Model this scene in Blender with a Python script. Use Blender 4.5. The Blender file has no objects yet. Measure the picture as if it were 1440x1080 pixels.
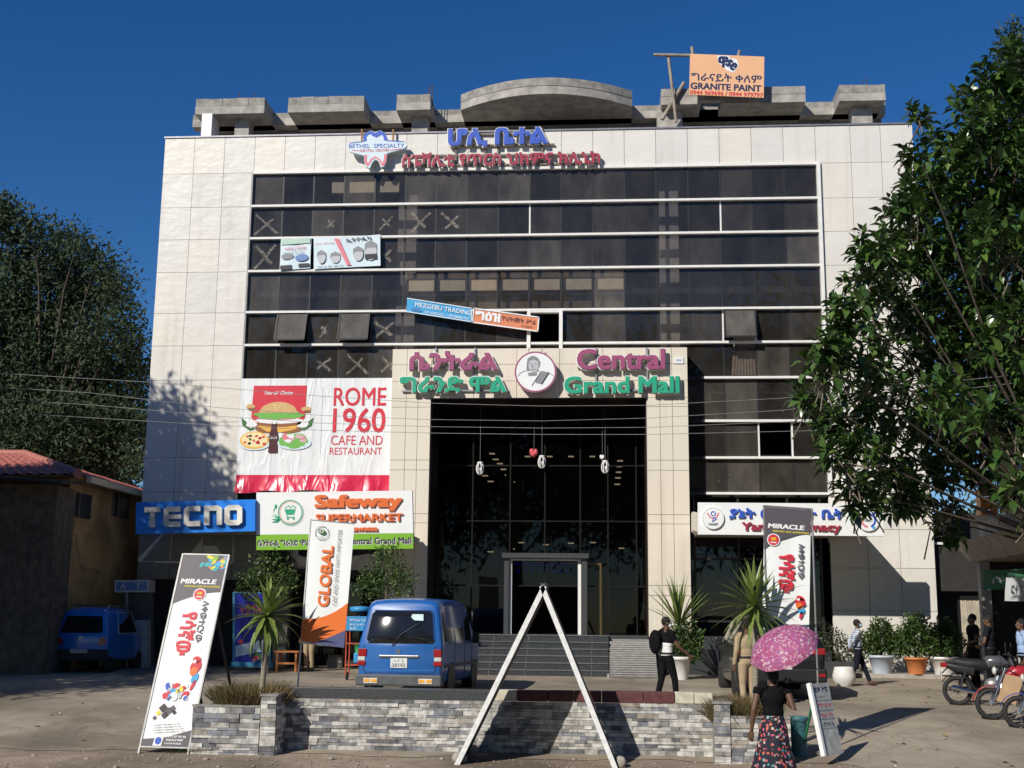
import bpy, bmesh, math, random
import numpy as np
from mathutils import Vector, Matrix
R = math.radians
rnd = random.Random(7)
S = bpy.context.scene
COL = S.collection
# ---------------------------------------------------------------- camera (solved from the facade's lines)
FPX, PITCH, YAW, ROLL, CZ = 1752.2, 0.18742, -0.07635, 0.010204, 2.2
_f = Vector((math.sin(YAW)*math.cos(PITCH), math.cos(YAW)*math.cos(PITCH), math.sin(PITCH)))
_r0 = Vector((math.cos(YAW), -math.sin(YAW), 0)); _u0 = _r0.cross(_f)
_r = math.cos(ROLL)*_r0 + math.sin(ROLL)*_u0
_u = -math.sin(ROLL)*_r0 + math.cos(ROLL)*_u0
cam = bpy.data.cameras.new('camera'); camo = bpy.data.objects.new('camera', cam); COL.objects.link(camo)
cam.sensor_width = 36; cam.lens = FPX/1440*36; cam.clip_end = 3000; cam.clip_start = .1
camo.matrix_world = Matrix(((_r.x, _u.x, -_f.x, 0), (_r.y, _u.y, -_f.y, 0), (_r.z, _u.z, -_f.z, CZ), (0, 0, 0, 1)))
S.camera = camo
# ---------------------------------------------------------------- sky, sun, exposure
KX, KZ = .68, .80                       # sunlight travels (KX, 1, -KZ): from behind and left of the camera
SUN_EL = math.atan2(KZ, math.hypot(KX, 1))
SUN_AZ = math.atan2(-KX, -1)            # direction of the sun from the scene, x = sin, y = cos
w = bpy.data.worlds.new('World'); S.world = w; w.use_nodes = True
nt = w.node_tree; bg = nt.nodes['Background']
sky = nt.nodes.new('ShaderNodeTexSky'); sky.sky_type = 'NISHITA'; sky.sun_disc = False
sky.sun_elevation = SUN_EL; sky.sun_rotation = SUN_AZ; sky.altitude = 1700; sky.air_density = 1.15; sky.dust_density = 0.; sky.ozone_density = 5.
hs = nt.nodes.new('ShaderNodeHueSaturation'); hs.inputs['Saturation'].default_value = 1.26; hs.inputs['Value'].default_value = 1.2; hs.inputs['Hue'].default_value = .508; nt.links.new(sky.outputs[0], hs.inputs['Color']); nt.links.new(hs.outputs[0], bg.inputs[0]); bg.inputs[1].default_value = .07
sl = bpy.data.lights.new('sun', 'SUN'); so = bpy.data.objects.new('sun', sl); COL.objects.link(so)
sl.energy = 4.8; sl.angle = R(.5); sl.color = (1, .94, .84)
so.rotation_euler = Vector((KX, 1, -KZ)).to_track_quat('-Z', 'Y').to_euler(); so.location = (-20, -30, 40)
S.view_settings.view_transform = 'Standard'; S.view_settings.look = 'None'; S.view_settings.exposure = 0; S.view_settings.gamma = 1
S.cycles.max_bounces = 6; S.cycles.transparent_max_bounces = 12; S.cycles.use_denoising = True
# ---------------------------------------------------------------- measuring helpers: pixel of the photograph + distance -> place
def ray(px, py): return (px-720)*_r + (540-py)*_u + FPX*_f
def at(px, py, Y):
    d = ray(px, py); return Vector((0, 0, CZ)) + d*(Y/d.y)
_GY = [-80, 18.6, 20.5, 23, 25, 27, 30, 34, 400]
_GZ = [0, 0, .1, .4, .6, .67, .75, .85, .85]
def G(y): return float(np.interp(y, _GY, _GZ))
def gnd(px, py):
    d = ray(px, py); lo, hi = 5.0, 60.0
    for _ in range(50):
        m = (lo+hi)/2; p = Vector((0, 0, CZ))+d*(m/d.y)
        if p.z > G(m): lo = m
        else: hi = m
    return Vector((p.x, p.y, G(p.y)))
# ---------------------------------------------------------------- materials
MATS = {}
def newmat(name):
    m = bpy.data.materials.new(name); m.use_nodes = True; MATS[name] = m
    return m, m.node_tree, m.node_tree.nodes['Principled BSDF']
def N(t, kind, **kw):
    n = t.nodes.new(kind)
    for k, v in kw.items():
        if k in n.inputs: n.inputs[k].default_value = v
        else: setattr(n, k, v)
    return n
def coords(t, sc=(1, 1, 1), rot=(0, 0, 0)):
    c = N(t, 'ShaderNodeTexCoord'); mp = N(t, 'ShaderNodeMapping'); mp.inputs['Scale'].default_value = sc; mp.inputs['Rotation'].default_value = rot
    t.links.new(c.outputs['Object'], mp.inputs[0]); return mp.outputs[0]
def mix(t, a, b, fac, blend='MIX'):
    n = N(t, 'ShaderNodeMix', data_type='RGBA', blend_type=blend)
    for i, v in ((0, fac), (6, a), (7, b)):
        if hasattr(v, 'is_linked') or hasattr(v, 'links'): t.links.new(v, n.inputs[i])
        else: n.inputs[i].default_value = v if i == 0 else (*v[:3], 1)
    return n.outputs[2]
def ramp(t, src, stops):
    n = N(t, 'ShaderNodeValToRGB'); e = n.color_ramp.elements
    while len(e) < len(stops): e.new(.5)
    for q, (p, c) in zip(e, stops):
        q.position = p; q.color = (*c, 1) if hasattr(c, '__len__') else (c, c, c, 1)
    t.links.new(src, n.inputs[0]); return n.outputs[0]
def mat(name, col=(.5, .5, .5), rough=.6, var=.18, scale=6., bump=0., bscale=40., metal=0., spec=.5, coat=0., sc=(1, 1, 1)):
    if name in MATS: return MATS[name]
    m, t, b = newmat(name); co = coords(t, sc)
    n = N(t, 'ShaderNodeTexNoise', Scale=scale, Detail=6.0); t.links.new(co, n.inputs[0])
    f = ramp(t, n.outputs[0], [(.3, 0.), (.7, 1.)])
    t.links.new(mix(t, [c*(1-var) for c in col], [min(1, c*(1+var)) for c in col], f), b.inputs['Base Color'])
    b.inputs['Roughness'].default_value = rough; b.inputs['Metallic'].default_value = metal; b.inputs['Specular IOR Level'].default_value = spec
    b.inputs['Coat Weight'].default_value = coat
    if bump:
        n2 = N(t, 'ShaderNodeTexNoise', Scale=bscale, Detail=5.0); t.links.new(co, n2.inputs[0])
        bp = N(t, 'ShaderNodeBump', Strength=bump, Distance=.02); t.links.new(n2.outputs[0], bp.inputs['Height']); t.links.new(bp.outputs[0], b.inputs['Normal'])
    return m
def glassmat(name, tint, dust=.03, refl=1.0, rough=.02):
    m, t, b = newmat(name); co = coords(t)
    o = t.nodes['Material Output']
    tr = N(t, 'ShaderNodeBsdfTransparent'); tr.inputs[0].default_value = (*tint, 1)
    gl = N(t, 'ShaderNodeBsdfGlossy', Roughness=rough); gl.inputs[0].default_value = (refl, refl, refl, 1)
    lw = N(t, 'ShaderNodeLayerWeight', Blend=.5); pw_ = N(t, 'ShaderNodeMath', operation='POWER'); t.links.new(lw.outputs['Facing'], pw_.inputs[0]); pw_.inputs[1].default_value = 5.; fr = N(t, 'ShaderNodeMath', operation='MULTIPLY_ADD'); t.links.new(pw_.outputs[0], fr.inputs[0]); fr.inputs[1].default_value = .96; fr.inputs[2].default_value = .04
    ms = N(t, 'ShaderNodeMixShader'); t.links.new(fr.outputs[0], ms.inputs[0]); t.links.new(tr.outputs[0], ms.inputs[1]); t.links.new(gl.outputs[0], ms.inputs[2])
    df = N(t, 'ShaderNodeBsdfDiffuse'); df.inputs[0].default_value = (.42, .38, .33, 1)
    n = N(t, 'ShaderNodeTexNoise', Scale=1.1, Detail=9.0, Roughness=.7); t.links.new(coords(t, (1, 1, .45)), n.inputs[0])
    f = ramp(t, n.outputs[0], [(.3, dust*.35), (.62, dust), (.8, min(1, dust*2.6))])
    m2 = N(t, 'ShaderNodeMixShader'); t.links.new(f, m2.inputs[0]); t.links.new(ms.outputs[0], m2.inputs[1]); t.links.new(df.outputs[0], m2.inputs[2])
    t.links.new(m2.outputs[0], o.inputs[0]); t.nodes.remove(b)
    return m
WHITE = mat('white_paint', (.78, .78, .76), .45, .05)
BLACK = mat('black_paint', (.012, .012, .014), .45, .2)
STEEL = mat('grey_steel', (.32, .32, .32), .45, .15, metal=.7)
CHROME = mat('chrome', (.75, .75, .75), .15, .05, metal=1.)
RUBBER = mat('rubber', (.018, .018, .018), .8, .3)
def flat(name, c, rough=.5, var=.05): return mat(name, c, rough, var, 3.)
# ---------------------------------------------------------------- mesh building
ROOT = {}
def tag(o, label=None, cat=None, group=None, kind=None):
    if label: o['label'] = label
    if cat: o['category'] = cat
    if group: o['group'] = group
    if kind: o['kind'] = kind
    return o
def thing(name, label, cat, loc=(0, 0, 0), rz=0., group=None):
    o = bpy.data.objects.new(name, None); COL.objects.link(o); o.location = loc; o.rotation_euler = (0, 0, rz); o.empty_display_size = .2
    ROOT[o.name] = Matrix.Translation(Vector(loc)) @ Matrix.Rotation(rz, 4, 'Z')
    return tag(o, label, cat, group)
def frame(BL, BR, TL):
    u = BR-BL; W = u.length; u.normalize(); v = TL-BL; H = v.length; v.normalize(); n = v.cross(u)*-1
    n = u.cross(v)*-1; n.normalize()
    return Matrix(((u.x, n.x, v.x, BL.x), (u.y, n.y, v.y, BL.y), (u.z, n.z, v.z, BL.z), (0, 0, 0, 1))), W, H
_TXT = {}
def textmesh(s, bold, ext):
    k = (s, bold, ext)
    if k not in _TXT:
        c = bpy.data.curves.new('t', 'FONT'); c.body = s; c.offset = bold; c.extrude = ext; c.resolution_u = 3
        o = bpy.data.objects.new('t', c); COL.objects.link(o)
        me = bpy.data.meshes.new_from_object(o.evaluated_get(bpy.context.evaluated_depsgraph_get()))
        v = np.array([q.co[:] for q in me.vertices]).reshape(-1, 3); f = [tuple(p.vertices) for p in me.polygons]
        bpy.data.objects.remove(o); bpy.data.curves.remove(c); bpy.data.meshes.remove(me)
        _TXT[k] = (v, f)
    return _TXT[k]
class MB:
    def __init__(s, T=None): s.V = []; s.F = []; s.I = []; s.SM = []; s.T = T or Matrix(); s.mats = []; s.L = Matrix()
    def mi(s, m):
        if m not in s.mats: s.mats.append(m)
        return s.mats.index(m)
    def add(s, vs, fs, m, smooth=False):
        n = len(s.V); i = s.mi(m); L = s.L
        s.V += [tuple(L @ Vector(v)) for v in vs]
        for f in fs: s.F.append(tuple(a+n for a in f)); s.I.append(i); s.SM.append(smooth)
    def box(s, x0, x1, y0, y1, z0, z1, m, bev=0):
        s.add([(x, y, z) for x in (x0, x1) for y in (y0, y1) for z in (z0, z1)],
              [(0, 1, 3, 2), (4, 6, 7, 5), (0, 4, 5, 1), (2, 3, 7, 6), (0, 2, 6, 4), (1, 5, 7, 3)], m)
    def hexa(s, p, m):  # p: bottom 4 (ccw) + top 4
        s.add(p, [(3, 2, 1, 0), (4, 5, 6, 7), (0, 1, 5, 4), (1, 2, 6, 5), (2, 3, 7, 6), (3, 0, 4, 7)], m)
    def bar(s, a, b, w, h, m):
        a = Vector(a); b = Vector(b); d = (b-a).normalized(); up = Vector((0, 0, 1)) if abs(d.z) < .95 else Vector((0, 1, 0))
        x = d.cross(up).normalized()*w/2; y = x.cross(d).normalized()*h/2
        s.hexa([a-x-y, a+x-y, a+x+y, a-x+y, b-x-y, b+x-y, b+x+y, b-x+y], m)
    def tube(s, pts, rad, m, n=8, cap=True):
        pts = [Vector(p) for p in pts]; rs = rad if hasattr(rad, '__len__') else [rad]*len(pts)
        vs = []; fs = []; prev = None
        for i, p in enumerate(pts):
            d = (pts[min(i+1, len(pts)-1)]-pts[max(i-1, 0)]).normalized()
            if prev is None: x = d.orthogonal().normalized()
            else: x = (prev-d*prev.dot(d)).normalized()
            prev = x; y = d.cross(x)
            for k in range(n):
                a = 2*math.pi*k/n; vs.append(p+(x*math.cos(a)+y*math.sin(a))*rs[i])
        for i in range(len(pts)-1):
            for k in range(n): fs.append((i*n+k, i*n+(k+1) % n, (i+1)*n+(k+1) % n, (i+1)*n+k))
        s.add(vs, fs, m, True)
        if cap:
            s.add(vs[:n], [tuple(range(n))[::-1]], m); s.add(vs[-n:], [tuple(range(n))], m)
    def lathe(s, prof, m, n=20, ax='Z', c=(0, 0, 0), smooth=True, cap=True):
        vs = []; fs = []; c = Vector(c)
        for r, h in prof:
            for k in range(n):
                a = 2*math.pi*k/n; x, y = r*math.cos(a), r*math.sin(a)
                vs.append(c+Vector({'Z': (x, y, h), 'X': (h, x, y), 'Y': (x, h, y)}[ax]))
        for i in range(len(prof)-1):
            for k in range(n): fs.append((i*n+k, i*n+(k+1) % n, (i+1)*n+(k+1) % n, (i+1)*n+k))
        s.add(vs, fs, m, smooth)
        for j in (0, len(prof)-1):
            if cap and prof[j][0] > 1e-4: s.add(vs[j*n:(j+1)*n], [tuple(range(n))], m)
    def ell(s, c, r, m, n=12, k=8):
        vs = []; fs = []
        for i in range(k+1):
            t = math.pi*i/k
            for j in range(n):
                a = 2*math.pi*j/n; vs.append((c[0]+r[0]*math.sin(t)*math.cos(a), c[1]+r[1]*math.sin(t)*math.sin(a), c[2]+r[2]*math.cos(t)))
        for i in range(k):
            for j in range(n): fs.append((i*n+j, i*n+(j+1) % n, (i+1)*n+(j+1) % n, (i+1)*n+j))
        s.add(vs, fs, m, True)
    # flat prints on a board: local x right, z up, printed at depth y (negative = towards the viewer)
    def poly(s, pts, y, m, depth=0):
        n = len(pts); A = sum(pts[i][0]*pts[(i+1) % n][1]-pts[(i+1) % n][0]*pts[i][1] for i in range(n))
        if A < 0: pts = pts[::-1]
        f = [tuple(range(n))]; vs = [(p[0], y, p[1]) for p in pts]
        if depth:
            vs += [(p[0], y+depth, p[1]) for p in pts]
            f += [tuple(range(2*n-1, n-1, -1))]+[((i+1) % n, i, n+i, n+(i+1) % n) for i in range(n)]
        s.add(vs, f, m)
    def rect(s, x0, x1, z0, z1, y, m): s.poly([(x0, z0), (x1, z0), (x1, z1), (x0, z1)], y, m)
    def disc(s, cx, cz, rx, rz, y, m, n=28, rot=0, depth=0):
        c, q = math.cos(rot), math.sin(rot)
        s.poly([(cx+rx*math.cos(a)*c-rz*math.sin(a)*q, cz+rx*math.cos(a)*q+rz*math.sin(a)*c) for a in [2*math.pi*i/n for i in range(n)]], y, m, depth)
    def ring(s, cx, cz, r0, r1, y, m, n=32, a0=0, a1=2*math.pi, depth=0):
        vs = []; k = n+1
        for i in range(k):
            a = a0+(a1-a0)*i/n
            for r in (r0, r1): vs.append((cx+r*math.cos(a), y, cz+r*math.sin(a)))
        s.add(vs, [(2*i, 2*i+1, 2*i+3, 2*i+2) for i in range(n)], m)
    def stroke(s, pts, wd, y, m, depth=0, closed=False):
        P = [Vector((p[0], p[1])) for p in pts]; P = [p for i, p in enumerate(P) if i == 0 or (p-P[i-1]).length > 1e-5]; n = len(P)
        if n < 2: return
        Lf = []; Rt = []
        for i in range(n):
            d0 = P[i]-P[i-1] if (i or closed) else P[1]-P[0]; d1 = P[(i+1) % n]-P[i] if (i < n-1 or closed) else P[i]-P[i-1]
            d0 = d0.normalized(); d1 = d1.normalized(); t = (d0+d1); t = t.normalized() if t.length > 1e-4 else d0
            nn = Vector((-t.y, t.x))*(wd/2/max(.5, Vector((-t.y, t.x)).dot(Vector((-d0.y, d0.x))))); Lf.append(P[i]+nn); Rt.append(P[i]-nn)
        vs = [(a.x, y, a.y) for ab in zip(Lf, Rt) for a in ab]; k = 2*n; last = n if closed else n-1
        f = [(2*i, 2*i+1, (2*i+3) % k, (2*i+2) % k) for i in range(last)]
        if depth:
            vs += [(v[0], y+depth, v[2]) for v in vs]
            for i in range(last):
                j = (i+1) % n; f += [(2*i, 2*j, k+2*j, k+2*i), (2*j+1, 2*i+1, k+2*i+1, k+2*j+1)]
            if not closed: f += [(1, 0, k, k+1), (2*n-2, 2*n-1, k+2*n-1, k+2*n-2)]
        s.add(vs, f, m)
    def text(s, st, cx, cz, w, h, m, y=-.004, ext=0., bold=0., rot=0., shear=0., al='c'):
        v, f = textmesh(st, 0., .1 if ext else 0.)
        lo = v.min(0); hi = v.max(0); bb = bold*1.1
        sx = w/(hi[0]-lo[0]+2*bb) if w else None; sz = h/(hi[1]-lo[1]+1.4*bb) if h else None
        sx = sx or sz; sz = sz or sx; c, q = math.cos(R(rot)), math.sin(R(rot))
        offs = [(0, 0)] if bold <= 0 else [(-bb, -.7*bb), (bb, -.7*bb), (bb, .7*bb), (-bb, .7*bb), (0, 0)]
        for k, (ox, oz) in enumerate(offs):
            X = (v[:, 0]+ox-(lo[0]+hi[0])/2)*sx; Z = (v[:, 1]+oz-(lo[1]+hi[1])/2)*sz; X = X+shear*Z
            Y = y-.0005*k-(v[:, 2]-lo[2])*(ext/.2 if ext else 0)
            s.add(np.stack([cx+X*c-Z*q, Y, cz+X*q+Z*c], 1).tolist(), f, m)
    def build(s, name, parent=None, world=False, bevel=0, seg=2, kind=None, sub=0):
        me = bpy.data.meshes.new(name); T = s.T
        top = parent
        while top is not None and top.parent is not None: top = top.parent
        if world and top is not None: T = ROOT[top.name].inverted() @ T
        V = [T @ Vector(v) for v in s.V] if T != Matrix() else s.V
        me.from_pydata([tuple(v) for v in V], [], s.F)
        for m in s.mats: me.materials.append(m)
        me.polygons.foreach_set('material_index', s.I); me.polygons.foreach_set('use_smooth', s.SM); me.update()
        o = bpy.data.objects.new(name, me); COL.objects.link(o)
        if parent: o.parent = parent
        if bevel:
            b = o.modifiers.new('bevel', 'BEVEL'); b.width = bevel; b.segments = seg; b.limit_method = 'ANGLE'; b.angle_limit = R(40)
        if kind: o['kind'] = kind
        return o
def npmesh(name, V, F, mats, idx=None, parent=None, smooth=False):
    """mesh from numpy arrays; F is (n,4) or (n,3)"""
    me = bpy.data.meshes.new(name); k = F.shape[1]
    me.vertices.add(len(V)); me.vertices.foreach_set('co', np.ascontiguousarray(V, dtype=np.float32).ravel())
    me.loops.add(F.size); me.loops.foreach_set('vertex_index', np.ascontiguousarray(F, dtype=np.int32).ravel())
    me.polygons.add(len(F)); me.polygons.foreach_set('loop_start', np.arange(0, F.size, k, dtype=np.int32)); me.polygons.foreach_set('loop_total', np.full(len(F), k, dtype=np.int32))
    for m in mats: me.materials.append(m)
    if idx is not None: me.polygons.foreach_set('material_index', np.asarray(idx, dtype=np.int32))
    if smooth: me.polygons.foreach_set('use_smooth', np.ones(len(F), dtype=bool))
    me.update(calc_edges=True); me.validate()
    o = bpy.data.objects.new(name, me); COL.objects.link(o)
    if parent: o.parent = parent
    return o
def part(parent, name, mb=None, **kw): return mb.build(name, parent, **kw)
def copytree(o, parent=None):
    c = o.copy(); COL.objects.link(c); c.parent = parent
    for ch in list(o.children): copytree(ch, c)
    return c
# ================================================================ GROUND
def groundmat(name, c0, c1, scale, bump, bscale, joints=None, stain=.5):
    m, t, b = newmat(name); co = coords(t)
    n = N(t, 'ShaderNodeTexNoise', Scale=scale, Detail=8.0, Roughness=.65); t.links.new(co, n.inputs[0])
    c = mix(t, c0, c1, ramp(t, n.outputs[0], [(.32, 0.), (.68, 1.)]))
    n3 = N(t, 'ShaderNodeTexNoise', Scale=.35, Detail=5.0); t.links.new(co, n3.inputs[0])
    c = mix(t, c, [x*(1-stain) for x in c0], ramp(t, n3.outputs[0], [(.44, 0.), (.66, .85)]))
    n2 = N(t, 'ShaderNodeTexNoise', Scale=bscale, Detail=6.0); t.links.new(co, n2.inputs[0]); hgt = n2.outputs[0]
    if joints:
        br = N(t, 'ShaderNodeTexBrick'); t.links.new(coords(t, (1, 1, 1), (0, 0, R(joints[2]))), br.inputs[0])
        br.inputs['Scale'].default_value = 1; br.inputs['Brick Width'].default_value = joints[0]; br.inputs['Row Height'].default_value = joints[1]; br.inputs['Mortar Size'].default_value = .009
        br.inputs['Color1'].default_value = (1, 1, 1, 1); br.inputs['Color2'].default_value = (.93, .93, .93, 1); br.inputs['Mortar'].default_value = (.62, .6, .58, 1)
        sx_ = N(t, 'ShaderNodeSeparateXYZ'); t.links.new(coords(t), sx_.inputs[0]); mr = N(t, 'ShaderNodeMapRange'); t.links.new(sx_.outputs[0], mr.inputs[0]); mr.inputs[1].default_value = 1.; mr.inputs[2].default_value = 4.; mr.inputs[3].default_value = .85; mr.inputs[4].default_value = .12
        c = mix(t, c, br.outputs[0], mr.outputs[0], 'MULTIPLY')
    wn_ = N(t, 'ShaderNodeTexNoise', Scale=1.2, Detail=4.); t.links.new(co, wn_.inputs[0]); wp = mix(t, (0, 0, 0), wn_.outputs['Color'], .9); vm = N(t, 'ShaderNodeVectorMath', operation='ADD'); t.links.new(co, vm.inputs[0]); t.links.new(wp, vm.inputs[1])
    vc = N(t, 'ShaderNodeTexVoronoi', feature='DISTANCE_TO_EDGE', Scale=.38); t.links.new(vm.outputs[0], vc.inputs[0]); c = mix(t, [q*.45 for q in c0], c, ramp(t, vc.outputs[0], [(0., .55), (.010, 1.)]))
    os_ = N(t, 'ShaderNodeTexNoise', Scale=.9, Detail=3.); t.links.new(coords(t, (1, .35, 1), (0, 0, R(20))), os_.inputs[0]); c = mix(t, c, [q*.5 for q in c0], ramp(t, os_.outputs[0], [(.62, 0.), (.72, .7)]))
    t.links.new(c, b.inputs['Base Color']); b.inputs['Roughness'].default_value = .9; b.inputs['Specular IOR Level'].default_value = .2
    bp = N(t, 'ShaderNodeBump', Strength=bump, Distance=.03); t.links.new(hgt, bp.inputs['Height']); t.links.new(bp.outputs[0], b.inputs['Normal'])
    return m
DIRT = groundmat('dusty_earth', (.25, .197, .145), (.37, .30, .228), 3.5, .35, 14)
PAVE = groundmat('paving_stone', (.285, .24, .182), (.385, .33, .258), 2.2, .06, 30, (1.25, .85, 14))
def gridsheet(name, xs, ys, zf, m):
    X, Y = np.meshgrid(xs, ys); Z = np.vectorize(zf)(X, Y); nx, ny = len(xs), len(ys)
    V = np.stack([X.ravel(), Y.ravel(), Z.ravel()], 1)
    i = np.arange(nx*ny).reshape(ny, nx); F = np.stack([i[:-1, :-1].ravel(), i[:-1, 1:].ravel(), i[1:, 1:].ravel(), i[1:, :-1].ravel()], 1)
    o = npmesh(name, V, F, [m]); o['kind'] = 'structure'; return o
xs = np.concatenate([[-1500, -300, -90], np.arange(-40, 40.1, 1.0), [90, 300, 1500]])
ys = np.concatenate([[-80], np.arange(-20, 15, 5), np.arange(15, 36, .5), [45, 80, 200, 1800]])
gridsheet('ground', xs, ys, lambda x, y: G(y)+(.03*math.sin(1.7*x+.8*y)*math.sin(1.1*y-.6*x) if y < 19.6 else 0), DIRT)
def pavefront(x): return (20.15 if x < 3.4 else 20.15-.95*min(1, (x-3.4)/1.2))+.12*math.sin(2.3*x)+.06*math.sin(7.1*x+1)
xs = np.arange(-26, 13.01, .25); vv = []
tt = np.linspace(0, 1, 34)
V = np.array([[x, y, G(y)+.008] for t in tt for x in xs for y in [pavefront(x)+(34.9-pavefront(x))*t]])
i = np.arange(len(V)).reshape(len(tt), len(xs)); F = np.stack([i[:-1, :-1].ravel(), i[:-1, 1:].ravel(), i[1:, 1:].ravel(), i[1:, :-1].ravel()], 1)
npmesh('pavement', V, F, [PAVE])['kind'] = 'structure'
# pebbles and litter of the verge
pb = MB(); PEB = mat('pebble', (.30, .26, .22), .9, .4, 30)
for _ in range(1500):
    x, y = rnd.uniform(-9, 6), rnd.uniform(17.8, 20.1); r = rnd.uniform(.005, .02) if rnd.random() > .03 else rnd.uniform(.025, .05)
    pb.ell((x, y, G(y)+r*.3), (r*rnd.uniform(.7, 1.4), r*rnd.uniform(.7, 1.4), r*rnd.uniform(.4, .7)), PEB, 6, 4)
pb.build('gravel', kind='stuff')

# ================================================================ MALL BUILDING
def wallpanel(name, col, rough, bump, vein):
    m, t, b = newmat(name); co = coords(t)
    n = N(t, 'ShaderNodeTexNoise', Scale=.55, Detail=5.0); t.links.new(co, n.inputs[0])
    n2 = N(t, 'ShaderNodeTexNoise', Scale=vein, Detail=8.0, Roughness=.7); t.links.new(co, n2.inputs[0])
    c = mix(t, [x*.93 for x in col], col, ramp(t, n.outputs[0], [(.35, 0.), (.65, 1.)]))
    c = mix(t, c, [x*.8 for x in col], ramp(t, n2.outputs[0], [(.55, 0.), (.8, .55)]))
    st = N(t, 'ShaderNodeTexNoise', Scale=2.2, Detail=6.0); t.links.new(coords(t, (1.6, 1, .12)), st.inputs[0])
    c = mix(t, c, [col[0]*.72, col[1]*.69, col[2]*.64], ramp(t, st.outputs[0], [(.54, 0.), (.85, .75)]))
    t.links.new(c, b.inputs['Base Color']); b.inputs['Roughness'].default_value = rough
    n3 = N(t, 'ShaderNodeTexNoise', Scale=2.3, Detail=3.0); t.links.new(coords(t, (1, 1, 1.7)), n3.inputs[0])
    bp = N(t, 'ShaderNodeBump', Strength=bump, Distance=.05); t.links.new(n3.outputs[0], bp.inputs['Height']); t.links.new(bp.outputs[0], b.inputs['Normal'])
    return m
CLAD = wallpanel('cladding_panel', (.74, .715, .66), .32, .28, 9)
CLADS = [CLAD, wallpanel('cladding_panel_grey', (.70, .68, .635), .3, .3, 8), wallpanel('cladding_panel_warm', (.745, .705, .63), .36, .26, 11)]
CREAM = wallpanel('cream_granite', (.70, .64, .54), .55, .05, 45)
JOINT = mat('joint_grey', (.42, .40, .36), .8)
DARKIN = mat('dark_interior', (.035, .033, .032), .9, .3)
CONC = mat('raw_concrete', (.36, .34, .31), .9, .3, 3, .5, 25)
CONC2 = mat('concrete_block', (.29, .275, .25), .92, .3, 5, .6, 30)
GRANITE = mat('dark_granite', (.055, .058, .06), .3, .35, 30)
MULL = mat('black_mullion', (.02, .02, .022), .4)
ALU = mat('white_aluminium', (.78, .77, .74), .35, .05)
GLASS = glassmat('tinted_glass', (.60, .59, .58), .13)
GLASSES = [GLASS, glassmat('tinted_glass_dusty', (.55, .54, .53), .21), glassmat('tinted_glass_clean', (.5, .5, .52), .075)]
GLASSL = glassmat('lobby_glass', (.13, .12, .11), .002, .55)
BEIGE = mat('lit_plaster', (.72, .60, .42), .8, .1)
def Zr(z): return z+CZ
X0, X1, YF = -13.345, 8.928, 35.0
ZT = Zr(14.343)
WX0, WX1 = -10.546, 6.134
BARS = [Zr(z) for z in (13.165, 12.098, 11.092, 10.08, 8.83, 7.838, 6.812, 5.572, 4.53, 3.53)]
PYF = 34.3                                    # front of the entrance portal
PX0, PX1 = at(552, 500, PYF).x, at(966.5, 500, PYF).x
PZT = at(760, 489.5, PYF).z
OX0, OX1 = at(605, 600, PYF).x, at(909.5, 600, PYF).x
OZT = at(760, 559.5, PYF).z
PZ0 = G(34)
LOB = Zr(-.37)                                # lobby floor
mall = thing('mall_building', 'four storey white clad shopping mall with dark ribbon windows and tall cream entrance portal', 'building', ((X0+X1)/2, YF, PZ0))
# structural shell: side walls, back, slabs (the front is left open behind the glass)
sh = MB()
sh.box(X0+.05, X0+.35, 35.1, 50, PZ0-.5, ZT-.05, CONC); sh.box(X1-.35, X1-.05, 35.1, 50, PZ0-.5, ZT-.05, CONC)
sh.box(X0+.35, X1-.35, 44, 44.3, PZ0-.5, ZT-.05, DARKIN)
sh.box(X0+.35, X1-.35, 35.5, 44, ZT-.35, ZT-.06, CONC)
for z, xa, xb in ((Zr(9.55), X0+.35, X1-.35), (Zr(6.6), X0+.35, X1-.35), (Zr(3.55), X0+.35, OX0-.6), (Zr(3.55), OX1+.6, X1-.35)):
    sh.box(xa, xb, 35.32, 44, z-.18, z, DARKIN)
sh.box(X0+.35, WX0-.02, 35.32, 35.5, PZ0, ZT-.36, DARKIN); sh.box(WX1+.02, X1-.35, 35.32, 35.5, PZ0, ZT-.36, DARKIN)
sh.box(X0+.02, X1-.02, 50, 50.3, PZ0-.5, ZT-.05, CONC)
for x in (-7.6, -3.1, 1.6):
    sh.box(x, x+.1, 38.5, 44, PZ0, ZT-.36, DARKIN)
part(mall, 'wall', sh, world=True)
# cladding panels
cl = MB()
def panels(mb, xs, zs, y, d, m, skip=None, gap=.006, back=None, tilt=.0035):
    for x0, x1 in zip(xs, xs[1:]):
        for z0, z1 in zip(zs, zs[1:]):
            if skip and skip((x0+x1)/2, (z0+z1)/2): continue
            a = [rnd.uniform(0, tilt) for _ in range(4)]; m_0 = m; m = rnd.choices(CLADS, (6, 2, 2))[0] if m in CLADS else m
            g = gap
            mb.hexa([(x0+g, y+a[0], z0+g), (x1-g, y+a[1], z0+g), (x1-g, y+d, z0+g), (x0+g, y+d, z0+g),
                     (x0+g, y+a[2], z1-g), (x1-g, y+a[3], z1-g), (x1-g, y+d, z1-g), (x0+g, y+d, z1-g)], m)
            mb.box(x0, x1, y+d+.001, y+d+.03, z0, z1, back or JOINT)
zs = [PZ0-.2, PZ0+.35, 2.55, 3.7, 4.75]+BARS[::-1]+[ZT-.03]
xl = [X0+(WX0-X0)*i/3 for i in range(4)]; xr = [WX1+(X1-WX1)*f for f in (0, .36, .67, 1)]
panels(cl, xl, [z for z in zs if z > 3.2], YF, .05, CLAD)
panels(cl, xr, zs, YF, .05, CLAD)
xm = [WX0+(WX1-WX0)*i/18 for i in range(19)]
panels(cl, xm, [BARS[0]+.03, ZT-.03], YF, .05, CLAD)
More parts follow.
